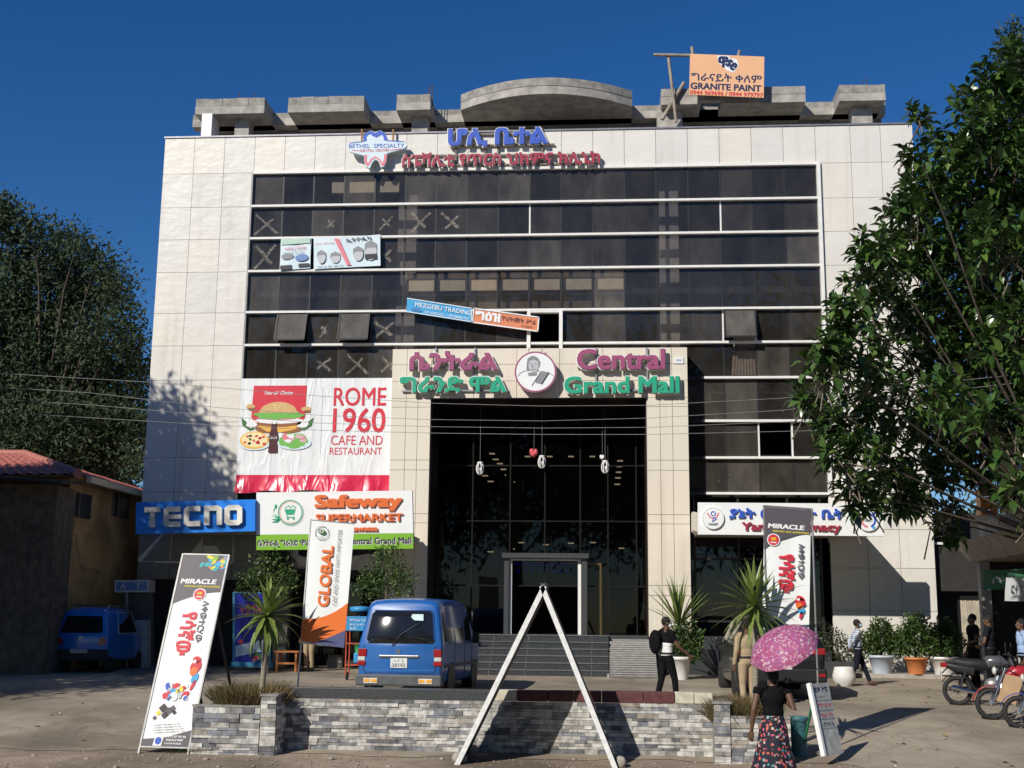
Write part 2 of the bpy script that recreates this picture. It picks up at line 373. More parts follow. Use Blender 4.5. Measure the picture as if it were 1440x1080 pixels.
cl.box(X0-.02, X1+.02, YF-.03, YF+.35, ZT-.03, ZT+.02, mat('grey_coping', (.25, .25, .27), .4, metal=.5))
# side returns
panels_side = MB()
for xx, dx in ((X0, 1), (X1, -1)):
    for z0, z1 in zip(zs, zs[1:]):
        for k in range(6):
            a, b = sorted((xx, xx+dx*.04)); cl.box(a, b, 35.06+k*2.4, 35.05+(k+1)*2.4, z0+.008, z1-.008, CLAD)
part(mall, 'cladding', cl, world=True)
# ribbon windows
PW = (WX1-WX0)/18
def smear(name, col):
    m, t, b = newmat(name); b.inputs['Base Color'].default_value = (*col, 1); b.inputs['Roughness'].default_value = .9
    n = N(t, 'ShaderNodeTexNoise', Scale=16., Detail=6., Roughness=.75); t.links.new(coords(t, (1, 1, 1), (0, R(35), 0)), n.inputs[0]); t.links.new(ramp(t, n.outputs[0], [(.4, 0.), (.64, .55)]), b.inputs['Alpha']); return m
CHALK = smear('whiting_paint', (.50, .45, .38))
def xof(i): return WX0+PW*i
def cross(mb, cx, cz, w, h, y):
    for sg in (1, -1):
        n = 5; pts = [(cx+sg*(-w/2+w*k/n)+rnd.uniform(-.02, .02), cz-h/2+h*k/n+rnd.uniform(-.02, .02)) for k in range(n+1)]
        if rnd.random() < .3: pts = pts[1:]
        if rnd.random() < .3: pts = pts[:-1]
        mb.stroke(pts, rnd.uniform(.05, .09), y, CHALK)
        if rnd.random() < .6: mb.stroke([(p[0]+.05, p[1]+.01) for p in pts[:4]], .03, y-.002, CHALK)
def ribbon(zt, zb, i0, i1, opens=(), holes=(), marks=(), bar_to=None, bar_from=None, topbar=False, whitemull=()):
    fr = MB(); gl = MB(); gls = []
    x0 = xof(i0) if not isinstance(i0, float) else i0
    x1 = xof(i1) if not isinstance(i1, float) else i1
    edges = [x0]+[xof(k) for k in range(0, 19) if x0+.2 < xof(k) < x1-.2]+[x1]
    for q, (a, b) in enumerate(zip(edges, edges[1:])):
        k = round((a-WX0)/PW)
        if k in holes or k in opens:
            if gl.V: gls.append(gl); gl = MB()
            continue
        t = [rnd.uniform(-.006, .006) for _ in range(4)]
        gl.add([(a+.012, 35.06+t[0], zb+.03), (b-.012, 35.06+t[1], zb+.03), (b-.012, 35.06+t[2], zt-.02), (a+.012, 35.06+t[3], zt-.02)], [(0, 1, 2, 3)], rnd.choices(GLASSES, (4, 4 if k < 7 else 1, 2 if k < 7 else 5))[0])
    for e in edges[1:-1]: fr.box(e-.022, e+.022, 35.05, 35.16, zb+.04, zt-.01, ALU if round((e-WX0)/PW) in whitemull else MULL)
    for k in range(len(edges)-1):                    # inner transom shadow line
        fr.box(edges[k]+.03, edges[k+1]-.03, 35.08, 35.12, zb+.045, zb+.09, MULL)
    bf = bar_from if bar_from is not None else x0
    fr.box(bf, x1+.0, 34.93, 35.1, zb-.032, zb+.032, ALU)
    if bf > x0+.1: fr.box(x0, bf, 34.95, 35.1, zb-.03, zb+.03, MULL)  # stretch in the portal's shadow built black: shade put into the colour
    if topbar: fr.box(x0, x1, 34.95, 35.1, zt-.05, zt+.03, ALU)
    o = part(mall, 'ribbon_window', fr, world=True)
    if gl.V: gls.append(gl)
    for g_ in gls: g_.build('glass', o, world=True)
    for k in opens:
        s = MB(); a, b = xof(k)+.03, xof(k+1)-.03; y0, y1 = 34.99, 34.70
        s.hexa([(a, y1, zb+.1), (b, y1, zb+.1), (b, y1+.03, zb+.12), (a, y1+.03, zb+.12), (a, y0, zt-.02), (b, y0, zt-.02), (b, y0+.03, zt), (a, y0+.03, zt)], glassmat('sky_pale_glass', (.3, .3, .3), .34) if 'sky_pale_glass' not in MATS else MATS['sky_pale_glass'])  # pale film in the pane paints in the sky's reflection
        for (xa, xb) in ((a-.02, a+.02), (b-.02, b+.02)):
            s.bar(((xa+xb)/2, y1-.005, zb+.1), ((xa+xb)/2, y0-.005, zt-.02), .04, .04, MULL)
        s.bar((a, y1-.005, zb+.1), (b, y1-.005, zb+.1), .05, .05, MULL)
        s.build('open_sash', o, world=True)
    if marks:
        for (i, fx, w, h) in marks: k = MB(); cross(k, xof(i)+PW*fx, (zt+zb)/2-.05, w, h, 35.045); k.build('paint_mark', o, world=True)
    return o
ribbon(BARS[0], BARS[1], 0, 18, topbar=True)
ribbon(BARS[1], BARS[2], 0, 18, marks=[(0, .5, .7, .6), (2, .6, .3, .35), (4, .4, .4, .4), (5, .5, .55, .6), (6, .5, .6, .6)], whitemull=(9, 15))
ribbon(BARS[2], BARS[3], 0, 18, marks=[(0, .5, .6, .7), (4, .4, .5, .6)])
ribbon(BARS[3], BARS[4], 0, 18)
hk = round((at(781, 463, 35).x-WX0)/PW-.5)
ribbon(BARS[4], BARS[5], 0, 18, opens=(1, 3, 15), holes=(hk,), marks=[(2, .5, .25, .4), (4, .45, .6, .5)], whitemull=(15, 16))
ribbon(BARS[5], BARS[6]-.02, 0, 5, marks=[(2, .5, .5, .4), (3, .6, .6, .6), (4, .6, .4, .4)])
xs_sh = at(990, 531, 35).x  # edge of the portal's shadow; bars are coloured dark up to here
ribbon(BARS[5], BARS[6], PX1+.05, 18, bar_from=xs_sh)
ribbon(BARS[6], BARS[7], PX1+.05, 18, bar_from=xs_sh)
ribbon(BARS[7], BARS[8], PX1+.05, 18, bar_from=xs_sh, holes=(16,), whitemull=(16, 17))
ribbon(BARS[8], BARS[9], PX1+.05, 18, bar_from=xs_sh)
ribbon(BARS[6]-.06, Zr(3.6), 0, 5)
o = MB()                                            # narrow strip of glass over the portal, open casement
o.box(PX0, PX1, 35.05, 35.07, PZT-.6, BARS[5]-.05, GLASS); part(mall, 'strip_glass', o, world=True)
cf = MB(); a, b = xof(hk), xof(hk+1); zb = PZT+.03
for x in (a, b): cf.box(x-.05, x+.05, 34.9, 35.12, zb, BARS[4]-.03, ALU)
cf.box(a-.05, b+.05, 34.91, 35.1, BARS[4]-.09, BARS[4]-.043, ALU); cf.box(a+.06, b-.06, 36.6, 36.62, zb-.3, BARS[4], BLACK) if False else None
part(mall, 'casement_frame', cf, world=True)
tr = MB(); tr.box(WX1, WX1+.1, 34.9, 35.05, Zr(3.5), BARS[0]+.03, ALU); part(mall, 'window_trim', tr, world=True); tr = MB(); tr.box(WX0-.05, WX0, 34.96, 35.05, Zr(3.5), BARS[0]+.03, mat('grey_trim', (.3, .3, .3), .5))
part(mall, 'window_trim', tr, world=True)
# things seen through the glass: beams and columns inside
ib = MB()
def inbeam(i0, i1, py0, py1, Y, m):
    za, zb2 = at(620, py0, Y).z, at(620, py1, Y).z
    ib.box(xof(i0), xof(i1), Y, Y+.1, zb2, za, m)
inbeam(2.55, 2.95, 254, 269, 35.2, BEIGE); inbeam(3.1, 4, 254, 269, 35.2, BEIGE); inbeam(4.1, 4.75, 254, 269, 35.2, BEIGE)
for k in range(5, 12): inbeam(k+.05, k+.95, 393+rnd.uniform(-1, 1), 409, 35.22, BEIGE); inbeam(k+.05, k+.95, 410, 436, 35.5, mat('brown_blind', (.20, .15, .10), .9, .3)); inbeam(k+.05, k+.95, 384, 392, 35.5, mat('brown_blind', (.20, .15, .10), .9))
part(mall, 'ceiling_beam', ib, world=True)
for px in (575, 940):
    c = MB(); x = at(px, 330, 35.9).x; c.box(x-.28, x+.28, 35.6, 36.1, Zr(6.7), ZT-.36, mat('inner_column', (.30, .27, .24), .9)); part(mall, 'column', c, world=True)
cu = MB(); CURT = mat('curtain_cloth', (.42, .34, .27), .9)                 # curtain behind the open sash on the right wing
for k in range(9):
    x = xof(15.45)+k*.055; cu.tube([(x+.12*(k-4)*.3, 35.32, BARS[6]+.05), (x, 35.34+.03*(k % 2), BARS[4]-.2)], .045, CURT, 6)
part(mall, 'curtain', cu, world=True)
# ---- portal
po = MB()
LX = [at(px, 700, PYF).x for px in (552, 567.5, 584.5)]+[OX0]; LX[0] = PX0
RX = [OX1]+[at(px, 650, PYF).x for px in (929, 946.5)]+[PX1]
zrow = [PZ0-.2]; 
for py in (736, 723, 661, 647, 572, 560): zrow.append(at(760, py, PYF).z)
zrow[1:1] = [at(760, 900, PYF).z, at(760, 836, PYF).z, at(760, 822, PYF).z]
zrow[-1] = OZT
panels(po, LX, zrow, PYF, .04, CREAM, gap=.006, tilt=.001); panels(po, RX, zrow, PYF, .04, CREAM, gap=.006, tilt=.001)
hx = LX[:-1]+[OX0+(OX1-OX0)*i/5 for i in range(6)]+RX[1:]
panels(po, hx, [OZT, at(760, 535.5, PYF).z, at(760, 512, PYF).z, PZT], PYF, .04, CREAM, gap=.006, tilt=.001)
po.box(PX0, OX0-.02, PYF+.075, 35.3, PZ0-.2, PZT-.01, CREAM); po.box(OX1+.02, PX1, PYF+.075, 35.3, PZ0-.2, PZT-.01, CREAM)
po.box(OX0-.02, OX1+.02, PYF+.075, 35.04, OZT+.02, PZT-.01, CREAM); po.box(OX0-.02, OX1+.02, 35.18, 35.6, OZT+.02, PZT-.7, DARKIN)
part(mall, 'portal', po, world=True)
JAMB = mat('brown_jamb', (.03, .018, .014), .35, .3)
jb = MB(); jb.box(OX0-.015, OX0+.03, PYF+.05, 35.7, PZ0, OZT+.01, JAMB); jb.box(OX1-.03, OX1+.015, PYF+.05, 35.7, PZ0, OZT+.01, JAMB)
jb.box(OX0+.03, OX1-.03, PYF+.05, 35.7, OZT-.03, OZT+.015, JAMB)
part(mall, 'jamb', jb, world=True)
# lobby glass wall with door
YG = 35.7
lg = MB(); dx0, dx1, dzt = at(717, 850, YG).x, at(816, 850, YG).x, at(765, 787, YG).z
trans = [at(760, py, YG).z for py in (824, 733)]
vx = [OX0+.03]+[at(px, 750, YG).x for px in (664, 717, 766, 816, 855, 895)]+[OX1-.03]
lz = [LOB, trans[0], trans[1], at(760, 655, YG).z, OZT-.03]
for x0, x1 in zip(vx, vx[1:]):
    for z0, z1 in zip(lz, lz[1:]):
        if z0 == LOB and x0 >= dx0-.05 and x1 <= dx1+.05: continue
        t = [rnd.uniform(-.003, .003) for _ in range(4)]
        lg.add([(x0+.02, YG+t[0], z0), (x1-.02, YG+t[1], z0), (x1-.02, YG+t[2], z1), (x0+.02, YG+t[3], z1)], [(0, 1, 2, 3)], GLASSL)
LINE = mat('dull_frame', (.012, .011, .01), .6, spec=.15)
lw = MB()
for x in vx[1:-1]: lw.box(x-.018, x+.018, YG-.03, YG+.03, LOB if not (dx0+.1 < x < dx1-.1) else trans[0], OZT-.03, LINE)
for z in lz[1:-1]: lw.box(OX0+.03, OX1-.03, YG-.035, YG+.035, z-.018, z+.018, LINE)
ent = part(mall, 'lobby_frame', lw, world=True); lg.build('glass', ent, world=True)
dr = MB()
dr.box(dx0-.0, dx0+.07, YG-.3, YG-.05, LOB, dzt, ALU); dr.box(dx1-.06, dx1+.03, YG-.3, YG-.05, LOB, dzt, ALU); dr.box(dx0+.07, dx1-.06, YG-.3, YG-.05, dzt-.04, dzt, ALU)
dr.box(dx0-.2, dx1+.25, YG-.5, YG-.04, dzt+.02, dzt+.16, GRANITE); dr.box(dx0-.14, dx0-.01, YG-.4, YG-.04, LOB, dzt+.02, GRANITE); dr.box(dx1+.05, dx1+.2, YG-.4, YG-.04, LOB, dzt+.02, GRANITE)
part(mall, 'door_frame', dr, world=True)
gd = MB(); GOLD = mat('brass_frame', (.14, .10, .045), .4, metal=.6)
gx0, gx1, gzt = at(822, 800, YG).x, at(846, 800, YG).x, at(835, 792, YG).z
gd.box(gx0, gx1, YG-.06, YG-.037, gzt-.07, gzt, GOLD); gd.box(gx1-.06, gx1, YG-.06, YG-.037, LOB, gzt-.07, GOLD); part(mall, 'side_door', gd, world=True)
LAMP = bpy.data.materials.new('downlight_glow'); LAMP.use_nodes = True; lb = LAMP.node_tree.nodes['Principled BSDF']; lb.inputs['Emission Color'].default_value = (1, .85, .6, 1); lb.inputs['Emission Strength'].default_value = 1.7
lpx = [(692, 638), (697, 646), (703, 652), (708, 660), (714, 668), (720, 678), (742, 642), (773, 642), (803, 642), (833, 642), (872, 648), (871, 656), (870, 664), (869, 672), (868, 681), (682, 669), (690, 677), (733, 763), (768, 766), (803, 764), (834, 763), (874, 771), (690, 776), (720, 772)]
for px, py in lpx:
    d = MB(); p = at(px, py, 40.5); d.box(p.x-.09, p.x+.09, 40.4, 40.6, p.z-.012, p.z+.012, LAMP); part(mall, 'downlight', d, world=True)
ls = MB(); LED = bpy.data.materials.new('led_blue'); LED.use_nodes = True; lb = LED.node_tree.nodes['Principled BSDF']; lb.inputs['Base Color'].default_value = (0, 0, .1, 1); lb.inputs['Emission Color'].default_value = (.01, .015, .5, 1); lb.inputs['Emission Strength'].default_value = .35
for r in range(2):
    for k in range(9): ls.box(-.95+k*.215+.06*(r == 0), -.95+k*.215+.17, 0, .02, r*.2+rnd.uniform(0, .02), r*.2+.12, LED)
p = at(757, 806, 38.5); ls.T = Matrix.Translation(p); part(mall, 'led_board', ls, world=True)
fl = MB(); fl.box(OX0-.5, OX1+.5, 35.75, 43.9, LOB-.1, LOB-.01, GRANITE); fl.box(OX0+.02, OX1-.02, 34.2, 35.72, LOB-.12, LOB, GRANITE)
part(mall, 'lobby_floor', fl, world=True)
# ---- steps and ramp
st = MB(); nst = 6; zb = G(33)-.02; rise = (LOB-zb)/nst
rx0, rx1 = at(857, 930, 33).x, at(923, 930, 33).x
STONE = mat('step_granite', (.042, .046, .05), .32, .35, 25)
NOSE = mat('step_nosing', (.13, .135, .14), .3, .3, 25)
for k in range(nst):
    z0 = zb+rise*k; y0 = 32.45+.3*k
    st.box(at(600, 900, 34).x, rx0-.02, y0, 34.25, z0+.002, z0+rise-.028, STONE); st.box(at(600, 900, 34).x-.01, rx0-.02, y0-.02, 34.25, z0+rise-.026, z0+rise, NOSE)
for x in [at(px, 920, 33).x for px in (690, 740, 832)]:
    for k in range(nst): st.box(x-.008, x+.008, 32.45+.3*k-.004, 32.45+.3*k+.2, zb+rise*k+.01, zb+rise*(k+1)-.03, NOSE)
st.box(rx1+.05, at(1165, 900, 34).x, 33.6, 34.95, zb, LOB-.33, STONE); st.box(rx1+.05, at(1165, 900, 34).x, 33.95, 34.95, LOB-.325, LOB-.16, STONE); st.box(rx1+.03, at(1165, 900, 34).x, 33.58, 34.95, LOB-.33, LOB-.326, NOSE)
st.box(rx1+.06, at(1165, 900, 34).x, 34.28, 34.95, LOB-.155, LOB, STONE)
part(mall, 'steps', st, world=True)
rp = MB(); 
rp.hexa([(rx0, 32.0, zb), (rx1, 32.0, zb), (rx1, 34.2, zb), (rx0, 34.2, zb), (rx0, 32.0, zb+.04), (rx1, 32.0, zb+.04), (rx1, 34.2, LOB-.1), (rx0, 34.2, LOB-.1)], mat('ramp_concrete', (.12, .115, .11), .8))
RIB = mat('ramp_rib', (.34, .33, .31), .7)
for k in range(17):
    t = k/16.5; y = 32.03+2.15*t; z = zb+.04+(LOB-.14-zb)*t; rp.box(rx0+.01, rx1-.01, y, y+.055, z-.02, z+.03, RIB)
rp.box(rx0-.06, rx0-.005, 32.0, 34.2, zb, zb+.1, RIB)
part(mall, 'ramp', rp, world=True)
# ---- shop fronts on the ground floor
DGL = glassmat('shop_glass', (.12, .12, .12), .006, .8)
sx0, sx1 = PX1+.05, at(1158, 800, 35).x
sf = MB()
for px in (978, 1040, 1110, 1156): x = at(px, 800, 35).x; sf.box(x-.03, x+.03, 35.05, 35.11, G(34), Zr(3.4), MULL)
for z in (2.2, 3.9): sf.box(sx0, sx1, 35.04, 35.1, z, z+.06, MULL)
shf = part(mall, 'shopfront_frame', sf, world=True); sf = MB(); sf.box(sx0, sx1, 35.12, 35.14, G(34), Zr(3.4), DGL); sf.build('glass', shf, world=True)
sf = MB(); sf.box(sx0, sx1, 35.5, 35.6, G(34), 1.15, GRANITE); part(mall, 'shopfront_plinth', sf, world=True)
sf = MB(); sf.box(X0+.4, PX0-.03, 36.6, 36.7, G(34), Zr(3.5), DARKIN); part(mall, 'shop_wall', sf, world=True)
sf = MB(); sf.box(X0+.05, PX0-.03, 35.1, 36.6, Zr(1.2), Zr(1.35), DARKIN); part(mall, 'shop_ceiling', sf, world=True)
sf = MB(); panels(sf, [X0, X0+.95, X0+1.85, WX0-.05, WX0+.9], [Zr(1.05), 3.75, Zr(3.25)-.6], YF, .05, mat('grey_panel', (.22, .22, .22), .35, .15), gap=.01); part(mall, 'shop_fascia', sf, world=True)
for x in (-12.0, -9.2, -7.6): sf = MB(); sf.box(x-.2, x+.2, 35.3, 35.7, G(34), Zr(1.2), mat('shop_column', (.25, .23, .2), .6)); part(mall, 'shop_column', sf, world=True)
sf = MB(); sf.box(PX0-2.2, PX0-.05, 35.2, 35.24, 1.2, Zr(1.0), DGL); part(mall, 'shop_window', sf, world=True)
# canopies that carry the three fascia signs
cn = MB(); SGY = 32.55
CANO = mat('canopy_beige', (.62, .56, .46), .6)
cz = at(1100, 752, SGY).z+.08
cn.box(at(984, 730, SGY).x, at(1238, 730, SGY).x, SGY+.16, 34.99, cz, cz+.18, CANO)
cn.hexa([(PX1+.03, 33.6, cz+.1), (at(984, 730, SGY).x, SGY+.3, cz+.0), (at(984, 730, SGY).x, 34.2, cz), (PX1+.03, 34.25, cz+.1), (PX1+.03, 33.6, cz+.6), (at(984, 730, SGY).x, SGY+.3, cz+.5), (at(984, 730, SGY).x, 34.2, cz+.5), (PX1+.03, 34.25, cz+.6)], CREAM)
cz2 = at(280, 748, SGY).z+.08
cn.box(at(194, 730, SGY).x, at(356, 730, SGY).x, SGY+.16, 34.98, cz2, cz2+.18, CANO)
cn.box(at(364, 730, SGY).x, at(578, 730, SGY).x, SGY+.16, 34.2, cz2-.3, cz2-.12, CANO)
part(mall, 'canopy', cn, world=True)
# ---- unfinished concrete crown on the roof
ZC = Zr(15.29)
def sxz(px, py, Y): p = at(px, py, Y); return p.x, p.z
def slab(pxa, pxb, name='roof_slab'):
    m = MB(); a, b = at(pxa, 148, 35.5).x, at(pxb, 146, 35.5).x
    m.box(a, b, 35.5, 37.1, ZC, ZC+.25, CONC)
    x = a
    while x < b-.02:
        x2 = min(b, x+rnd.uniform(.38, .45)); m.box(x+.004, x2-.004, 35.5+rnd.uniform(0, .02), 37.1, ZC+.256+rnd.uniform(0, .006), ZC+.50+rnd.uniform(-.012, .012), CONC2); x = x2
    return part(mall, name, m, world=True)
for a, b in ((275, 372), (405, 512), (557.5, 605), (1181, 1246)): slab(a, b)
m = MB(); a, b = at(930, 140, 35.5).x, at(1133, 140, 35.5).x; h0, h1 = at(984, 140, 35.9).x, at(1012, 140, 35.9).x
for q0, q1, ya in ((a, h0, 35.5), (h1, b, 35.5), (h0, h1, 36.5)): m.box(q0, q1, ya, 37.1, ZC, ZC+.5, CONC)
m.box(h0, h1, 35.5, 35.7, ZC+.1, ZC+.5, CONC)
m.box(a, b, 35.49, 35.6, ZC+.26, ZC+.265, CONC2); part(mall, 'roof_slab', m, world=True)
m = MB(); a, b = at(648, 150, 35.6).x, at(889, 147, 35.6).x; n = 22      # bowed slab
for zlo, zhi, mm, ov in ((ZC, ZC+.25, CONC, 0.), (ZC+.255, ZC+.50, CONC2, .015)):
    P = [(a+(b-a)*i/n, 35.6-1.08*(1-(2*i/n-1)**2)-ov) for i in range(n+1)]+[(b, 37.1), (a, 37.1)]
    k = len(P); m.add([(x, y, zlo) for x, y in P]+[(x, y, zhi) for x, y in P], [tuple(range(k))[::-1], tuple(range(k, 2*k))]+[(i, (i+1) % k, k+(i+1) % k, k+i) for i in range(k)], mm)
part(mall, 'bowed_roof_slab', m, world=True)
m = MB(); m.box(at(275, 160, 37).x+.1, at(1240, 160, 37).x, 36.5, 36.9, ZC, ZC+.24, CONC); m.box(at(275, 160, 37).x+.1, at(1240, 160, 37).x, 36.51, 36.88, ZC+.243, ZC+.42, CONC2); part(mall, 'roof_beam', m, world=True)
m = MB(); m.box(at(300, 160, 37).x, at(1240, 160, 37).x, 37.1, 37.35, ZT-.1, ZC+.4, mat('grey_render', (.22, .2, .19), .9, .2, 3)); part(mall, 'penthouse_wall', m, world=True)
for px, wd, yy in ((340, .45, 35.9), (590, .5, 36.0), (942, .75, 35.9), (1213, .6, 35.9)):
    m = MB(); x = at(px, 178, yy).x; m.box(x-wd/2, x+wd/2, yy, yy+.5, ZT-.1, ZC-.004, CONC); part(mall, 'roof_column', m, world=True)
m = MB(); x = at(291, 180, 35.5).x; m.box(x-.16, x+.16, 35.45, 36.2, ZT-.1, ZC-.004, WHITE); part(mall, 'white_roof_column', m, world=True)
RUST = mat('rusty_rebar', (.10, .055, .035), .8)
for px in (339, 343, 351, 354, 598, 602, 607, 609, 1214, 1217, 1222, 931, 936):
    m = MB(); x = at(px, 120, 36).x+rnd.uniform(-.02, .02); y = 35.9+rnd.uniform(0, .3); m.tube([(x, y, ZC+.3), (x+rnd.uniform(-.04, .04), y, ZC+.5+rnd.uniform(.2, .5))], .014, RUST, 5); part(mall, 'rebar', m, world=True)
# ================================================================ SIGNS AND BANNERS
def vin(name, c, rough=.38): return mat(name, c, rough, .03, 2.)
SW = vin('vinyl_white', (.80, .82, .82)); SRED = vin('print_red', (.62, .03, .055)); SBLUE = vin('print_blue', (.03, .10, .50)); SGREEN = vin('print_green', (.03, .36, .20))
SORG = vin('print_orange', (.75, .17, .03)); SDK = vin('print_dark', (.03, .028, .035)); SGREY = vin('print_grey', (.095, .085, .10)); SYEL = vin('print_yellow', (.75, .62, .05)); SSKY = vin('print_sky', (.05, .36, .68))
SPINK = vin('print_pink', (.7, .2, .25)); SLG = vin('print_lightgrey', (.5, .52, .54)); SNAVY = vin('print_navy', (.015, .03, .10)); SPALE = vin('print_paleblue', (.62, .74, .80)); STEAL = vin('print_teal', (.03, .38, .40))
SBR = vin('print_brown', (.28, .11, .04)); STAN = vin('print_tan', (.62, .40, .17)); SLIME = vin('print_lime', (.20, .44, .03)); SCHEESE = vin('print_cheese', (.80, .45, .08)); SDG = vin('print_darkgreen', (.05, .16, .04)); SMID = vin('print_midgrey', (.25, .26, .28))
MAGL = mat('magenta_letter', (.32, .075, .17), .4, .06); GRNL = mat('green_letter', (.02, .36, .21), .4, .06); BLUL = mat('blue_letter', (.035, .10, .50), .4, .1); REDL = mat('red_letter', (.34, .03, .06), .4, .1)
def board(BLp, BRp, TLp, Yb, Yt=None):
    Yt = Yt or Yb
    return frame(at(*BLp, Yb), at(*BRp, Yb), at(*TLp, Yt))
def wb(T):  # world MB with a board frame
    return MB(T)
def lerp(a, b, t): return a+(b-a)*t
def signroot(name, label, cat, T, group=None): return thing(name, label, cat, T.to_translation(), 0, group)
# --- letters standing on the portal
def lettersign(name, label, lines, Y, ext, bars, frame_m, back=None):
    p0 = at(*lines[0][1:3], Y)
    r = thing(name, label, 'sign', p0)
    for (s, px, py, wpx, hpx, m, bold) in lines:
        c = at(px, py, Y); a = at(px-wpx/2, py, Y); b = at(px+wpx/2, py, Y); t = at(px, py-hpx/2, Y); d = at(px, py+hpx/2, Y)
        mb = MB(); mb.text(s, c.x, c.z, b.x-a.x, t.z-d.z, m, y=Y, ext=ext, bold=bold); mb.F = mb.F
        k = MB(); k.text(s, c.x, c.z, b.x-a.x+.05, t.z-d.z+.05, WHITE, y=Y+.022, ext=ext*.8, bold=bold*1.4)
        mb.V += k.V; n = len(mb.V)-len(k.V); mb.F += [tuple(i+n for i in f) for f in k.F]; mb.I += [mb.mi(WHITE)]*len(k.F); mb.SM += k.SM
        part(r, 'lettering', mb, world=True)
    for (xa, ya, xb, yb) in bars:
        mb = MB(); mb.bar(at(xa, ya, Y+ext+.03), at(xb, yb, Y+ext+.03), .045, .045, frame_m); part(r, 'support_bar', mb, world=True)
    return r
YL = 34.15
BARM = mat('galvanised_bar', (.28, .29, .30), .5, metal=.4)
lettersign('letter_sign', 'raised magenta and green Amharic lettering left of the medallion on the portal', [('ሴንትራል', 638, 507.5, 124, 27, MAGL, .035), ('ግራንድ ሞል', 637, 541, 150, 22, GRNL, .035)], YL, .07,
           [(575, 518, 700, 516), (565, 550, 715, 549), (613, 489, 613, 550), (668, 489, 668, 550)], BARM)
lettersign('letter_sign', 'raised magenta and green English lettering right of the medallion on the portal', [('Central', 873, 505.5, 124, 29, MAGL, .03), ('Grand Mall', 874, 541.5, 162, 24, GRNL, .03)], YL, .07,
           [(812, 517, 935, 517), (797, 549, 952, 549), (838, 489, 838, 550), (910, 489, 910, 550)], BARM)
RB = mat('old_steel_bar', (.20, .16, .12), .6)
YR = 34.85
lettersign('letter_sign', 'row of raised blue Amharic letters at the parapet with red letters under it', [('ሆሊ ቤተል', 700, 193.5, 140, 26, BLUL, .04), ('ስፔሻሊቲ የጥርስ ህክምና ክሊኒክ', 704, 224, 278, 21, REDL, .03)], YR, .06,
           [(632, 205, 780, 203), (565, 233, 842, 230), (640, 189, 760, 188), (568, 219, 842, 217), (641, 180, 641, 233), (700, 180, 700, 232), (762, 180, 762, 231), (682, 205, 682, 232)], RB)
# --- portrait medallion
c = at(753, 523, 34.0); rr = at(782.5, 523, 34.0).x-c.x
T = Matrix.Translation(c); r = thing('medallion', 'round white medallion with an ink portrait of a draped woman, between the two letter signs', 'sign', c)
m = MB(T); PK = mat('pale_pink_rim', (.62, .42, .48), .5); m.lathe([(rr, -.02), (rr, .16)], PK, 48, 'Y'); m.V = m.V; part(r, 'disc', m, world=True)
m = MB(T); m.ring(0, 0, rr*.92, rr*.985, -.026, MAGL, 48); part(r, 'rim', m, world=True)
m = MB(T); P = lambda x, z: ((x-685)/385*rr, (560-z)/385*rr)
m.disc(0, 0, rr*.92, rr*.92, -.024, SW, 40)
m.poly([P(*q) for q in ((525, 400), (540, 310), (600, 268), (660, 262), (730, 300), (780, 390), (770, 450), (735, 520), (770, 560), (520, 545))], -.028, SMID)
m.disc(*P(650, 440), rr*.24, rr*.33, -.032, SLG, 24); m.poly([P(*q) for q in ((545, 590), (580, 575), (720, 570), (705, 630), (560, 640))], -.032, SMID)
m.poly([P(*q) for q in ((800, 545), (935, 575), (800, 790), (690, 770), (700, 680))], -.030, SMID); m.stroke([P(*q) for q in ((790, 560), (620, 820))], .02, -.034, SDK); m.stroke([P(*q) for q in ((935, 575), (800, 795))], .03, -.034, SDK)
for q in (((575, 415), (620, 410)), ((665, 410), (715, 412)), ((640, 420), (620, 470), (660, 475)), ((600, 510), (640, 525), (690, 508)), ((590, 340), (650, 320), (715, 345))): m.stroke([P(*k) for k in q], .012, -.036, SDK)
m.stroke([P(*q) for q in ((360, 650), (400, 590), (470, 550), (520, 540))], .01, -.034, SDK); m.stroke([P(*q) for q in ((935, 580), (1010, 640))], .01, -.034, SDK)
part(r, 'portrait_print', m, world=True)
for px in (744, 762):
    m = MB(); m.bar(at(px, 489, 34.15), at(px, 500, 34.15), .03, .03, STEEL); part(r, 'bracket', m, world=True)
# --- small notice
T, W, H = board((948, 511), (961, 511), (948, 502), 34.27); r = signroot('notice_plate', 'small white notice plate at the right end of the cream portal head', 'notice', T)
m = MB(T); m.box(0, W, 0, .02, 0, H, WHITE); part(r, 'plate', m, world=True); m = MB(T); m.text('0046', W/2, H/2, W*.6, H*.3, SBLUE, -.004); part(r, 'lettering', m, world=True)
# --- tooth shaped dental sign
T, W, H = board((489, 237), (573, 236), (489, 184), 34.7); r = signroot('dental_sign', 'white tooth shaped dental clinic sign with a pointed name bar, left of the rooftop letters', 'sign', T)
def Q(x, y): return ((x-68)/(366-68)*W, (240-y)/(240-50)*H)
out = [(150, 105), (148, 80), (160, 60), (185, 50), (207, 58), (230, 50), (255, 62), (265, 85), (263, 100), (355, 108), (366, 128), (352, 142), (265, 166), (262, 205), (248, 232), (232, 236), (222, 205), (205, 196), (190, 210), (178, 240), (160, 232), (150, 205), (150, 176), (80, 155), (68, 132), (75, 116)]
m = MB(T); m.poly([Q(*p) for p in out], 0, SPALE, .12); part(r, 'panel', m, world=True)
m = MB(T)
m.stroke([Q(*p) for p in ((156, 104), (154, 82), (166, 66), (186, 60), (207, 72), (228, 60), (248, 68), (258, 88), (257, 102))], .10, -.004, SBLUE); m.stroke([Q(*p) for p in ((190, 72), (212, 82), (236, 70))], .05, -.006, SBLUE)
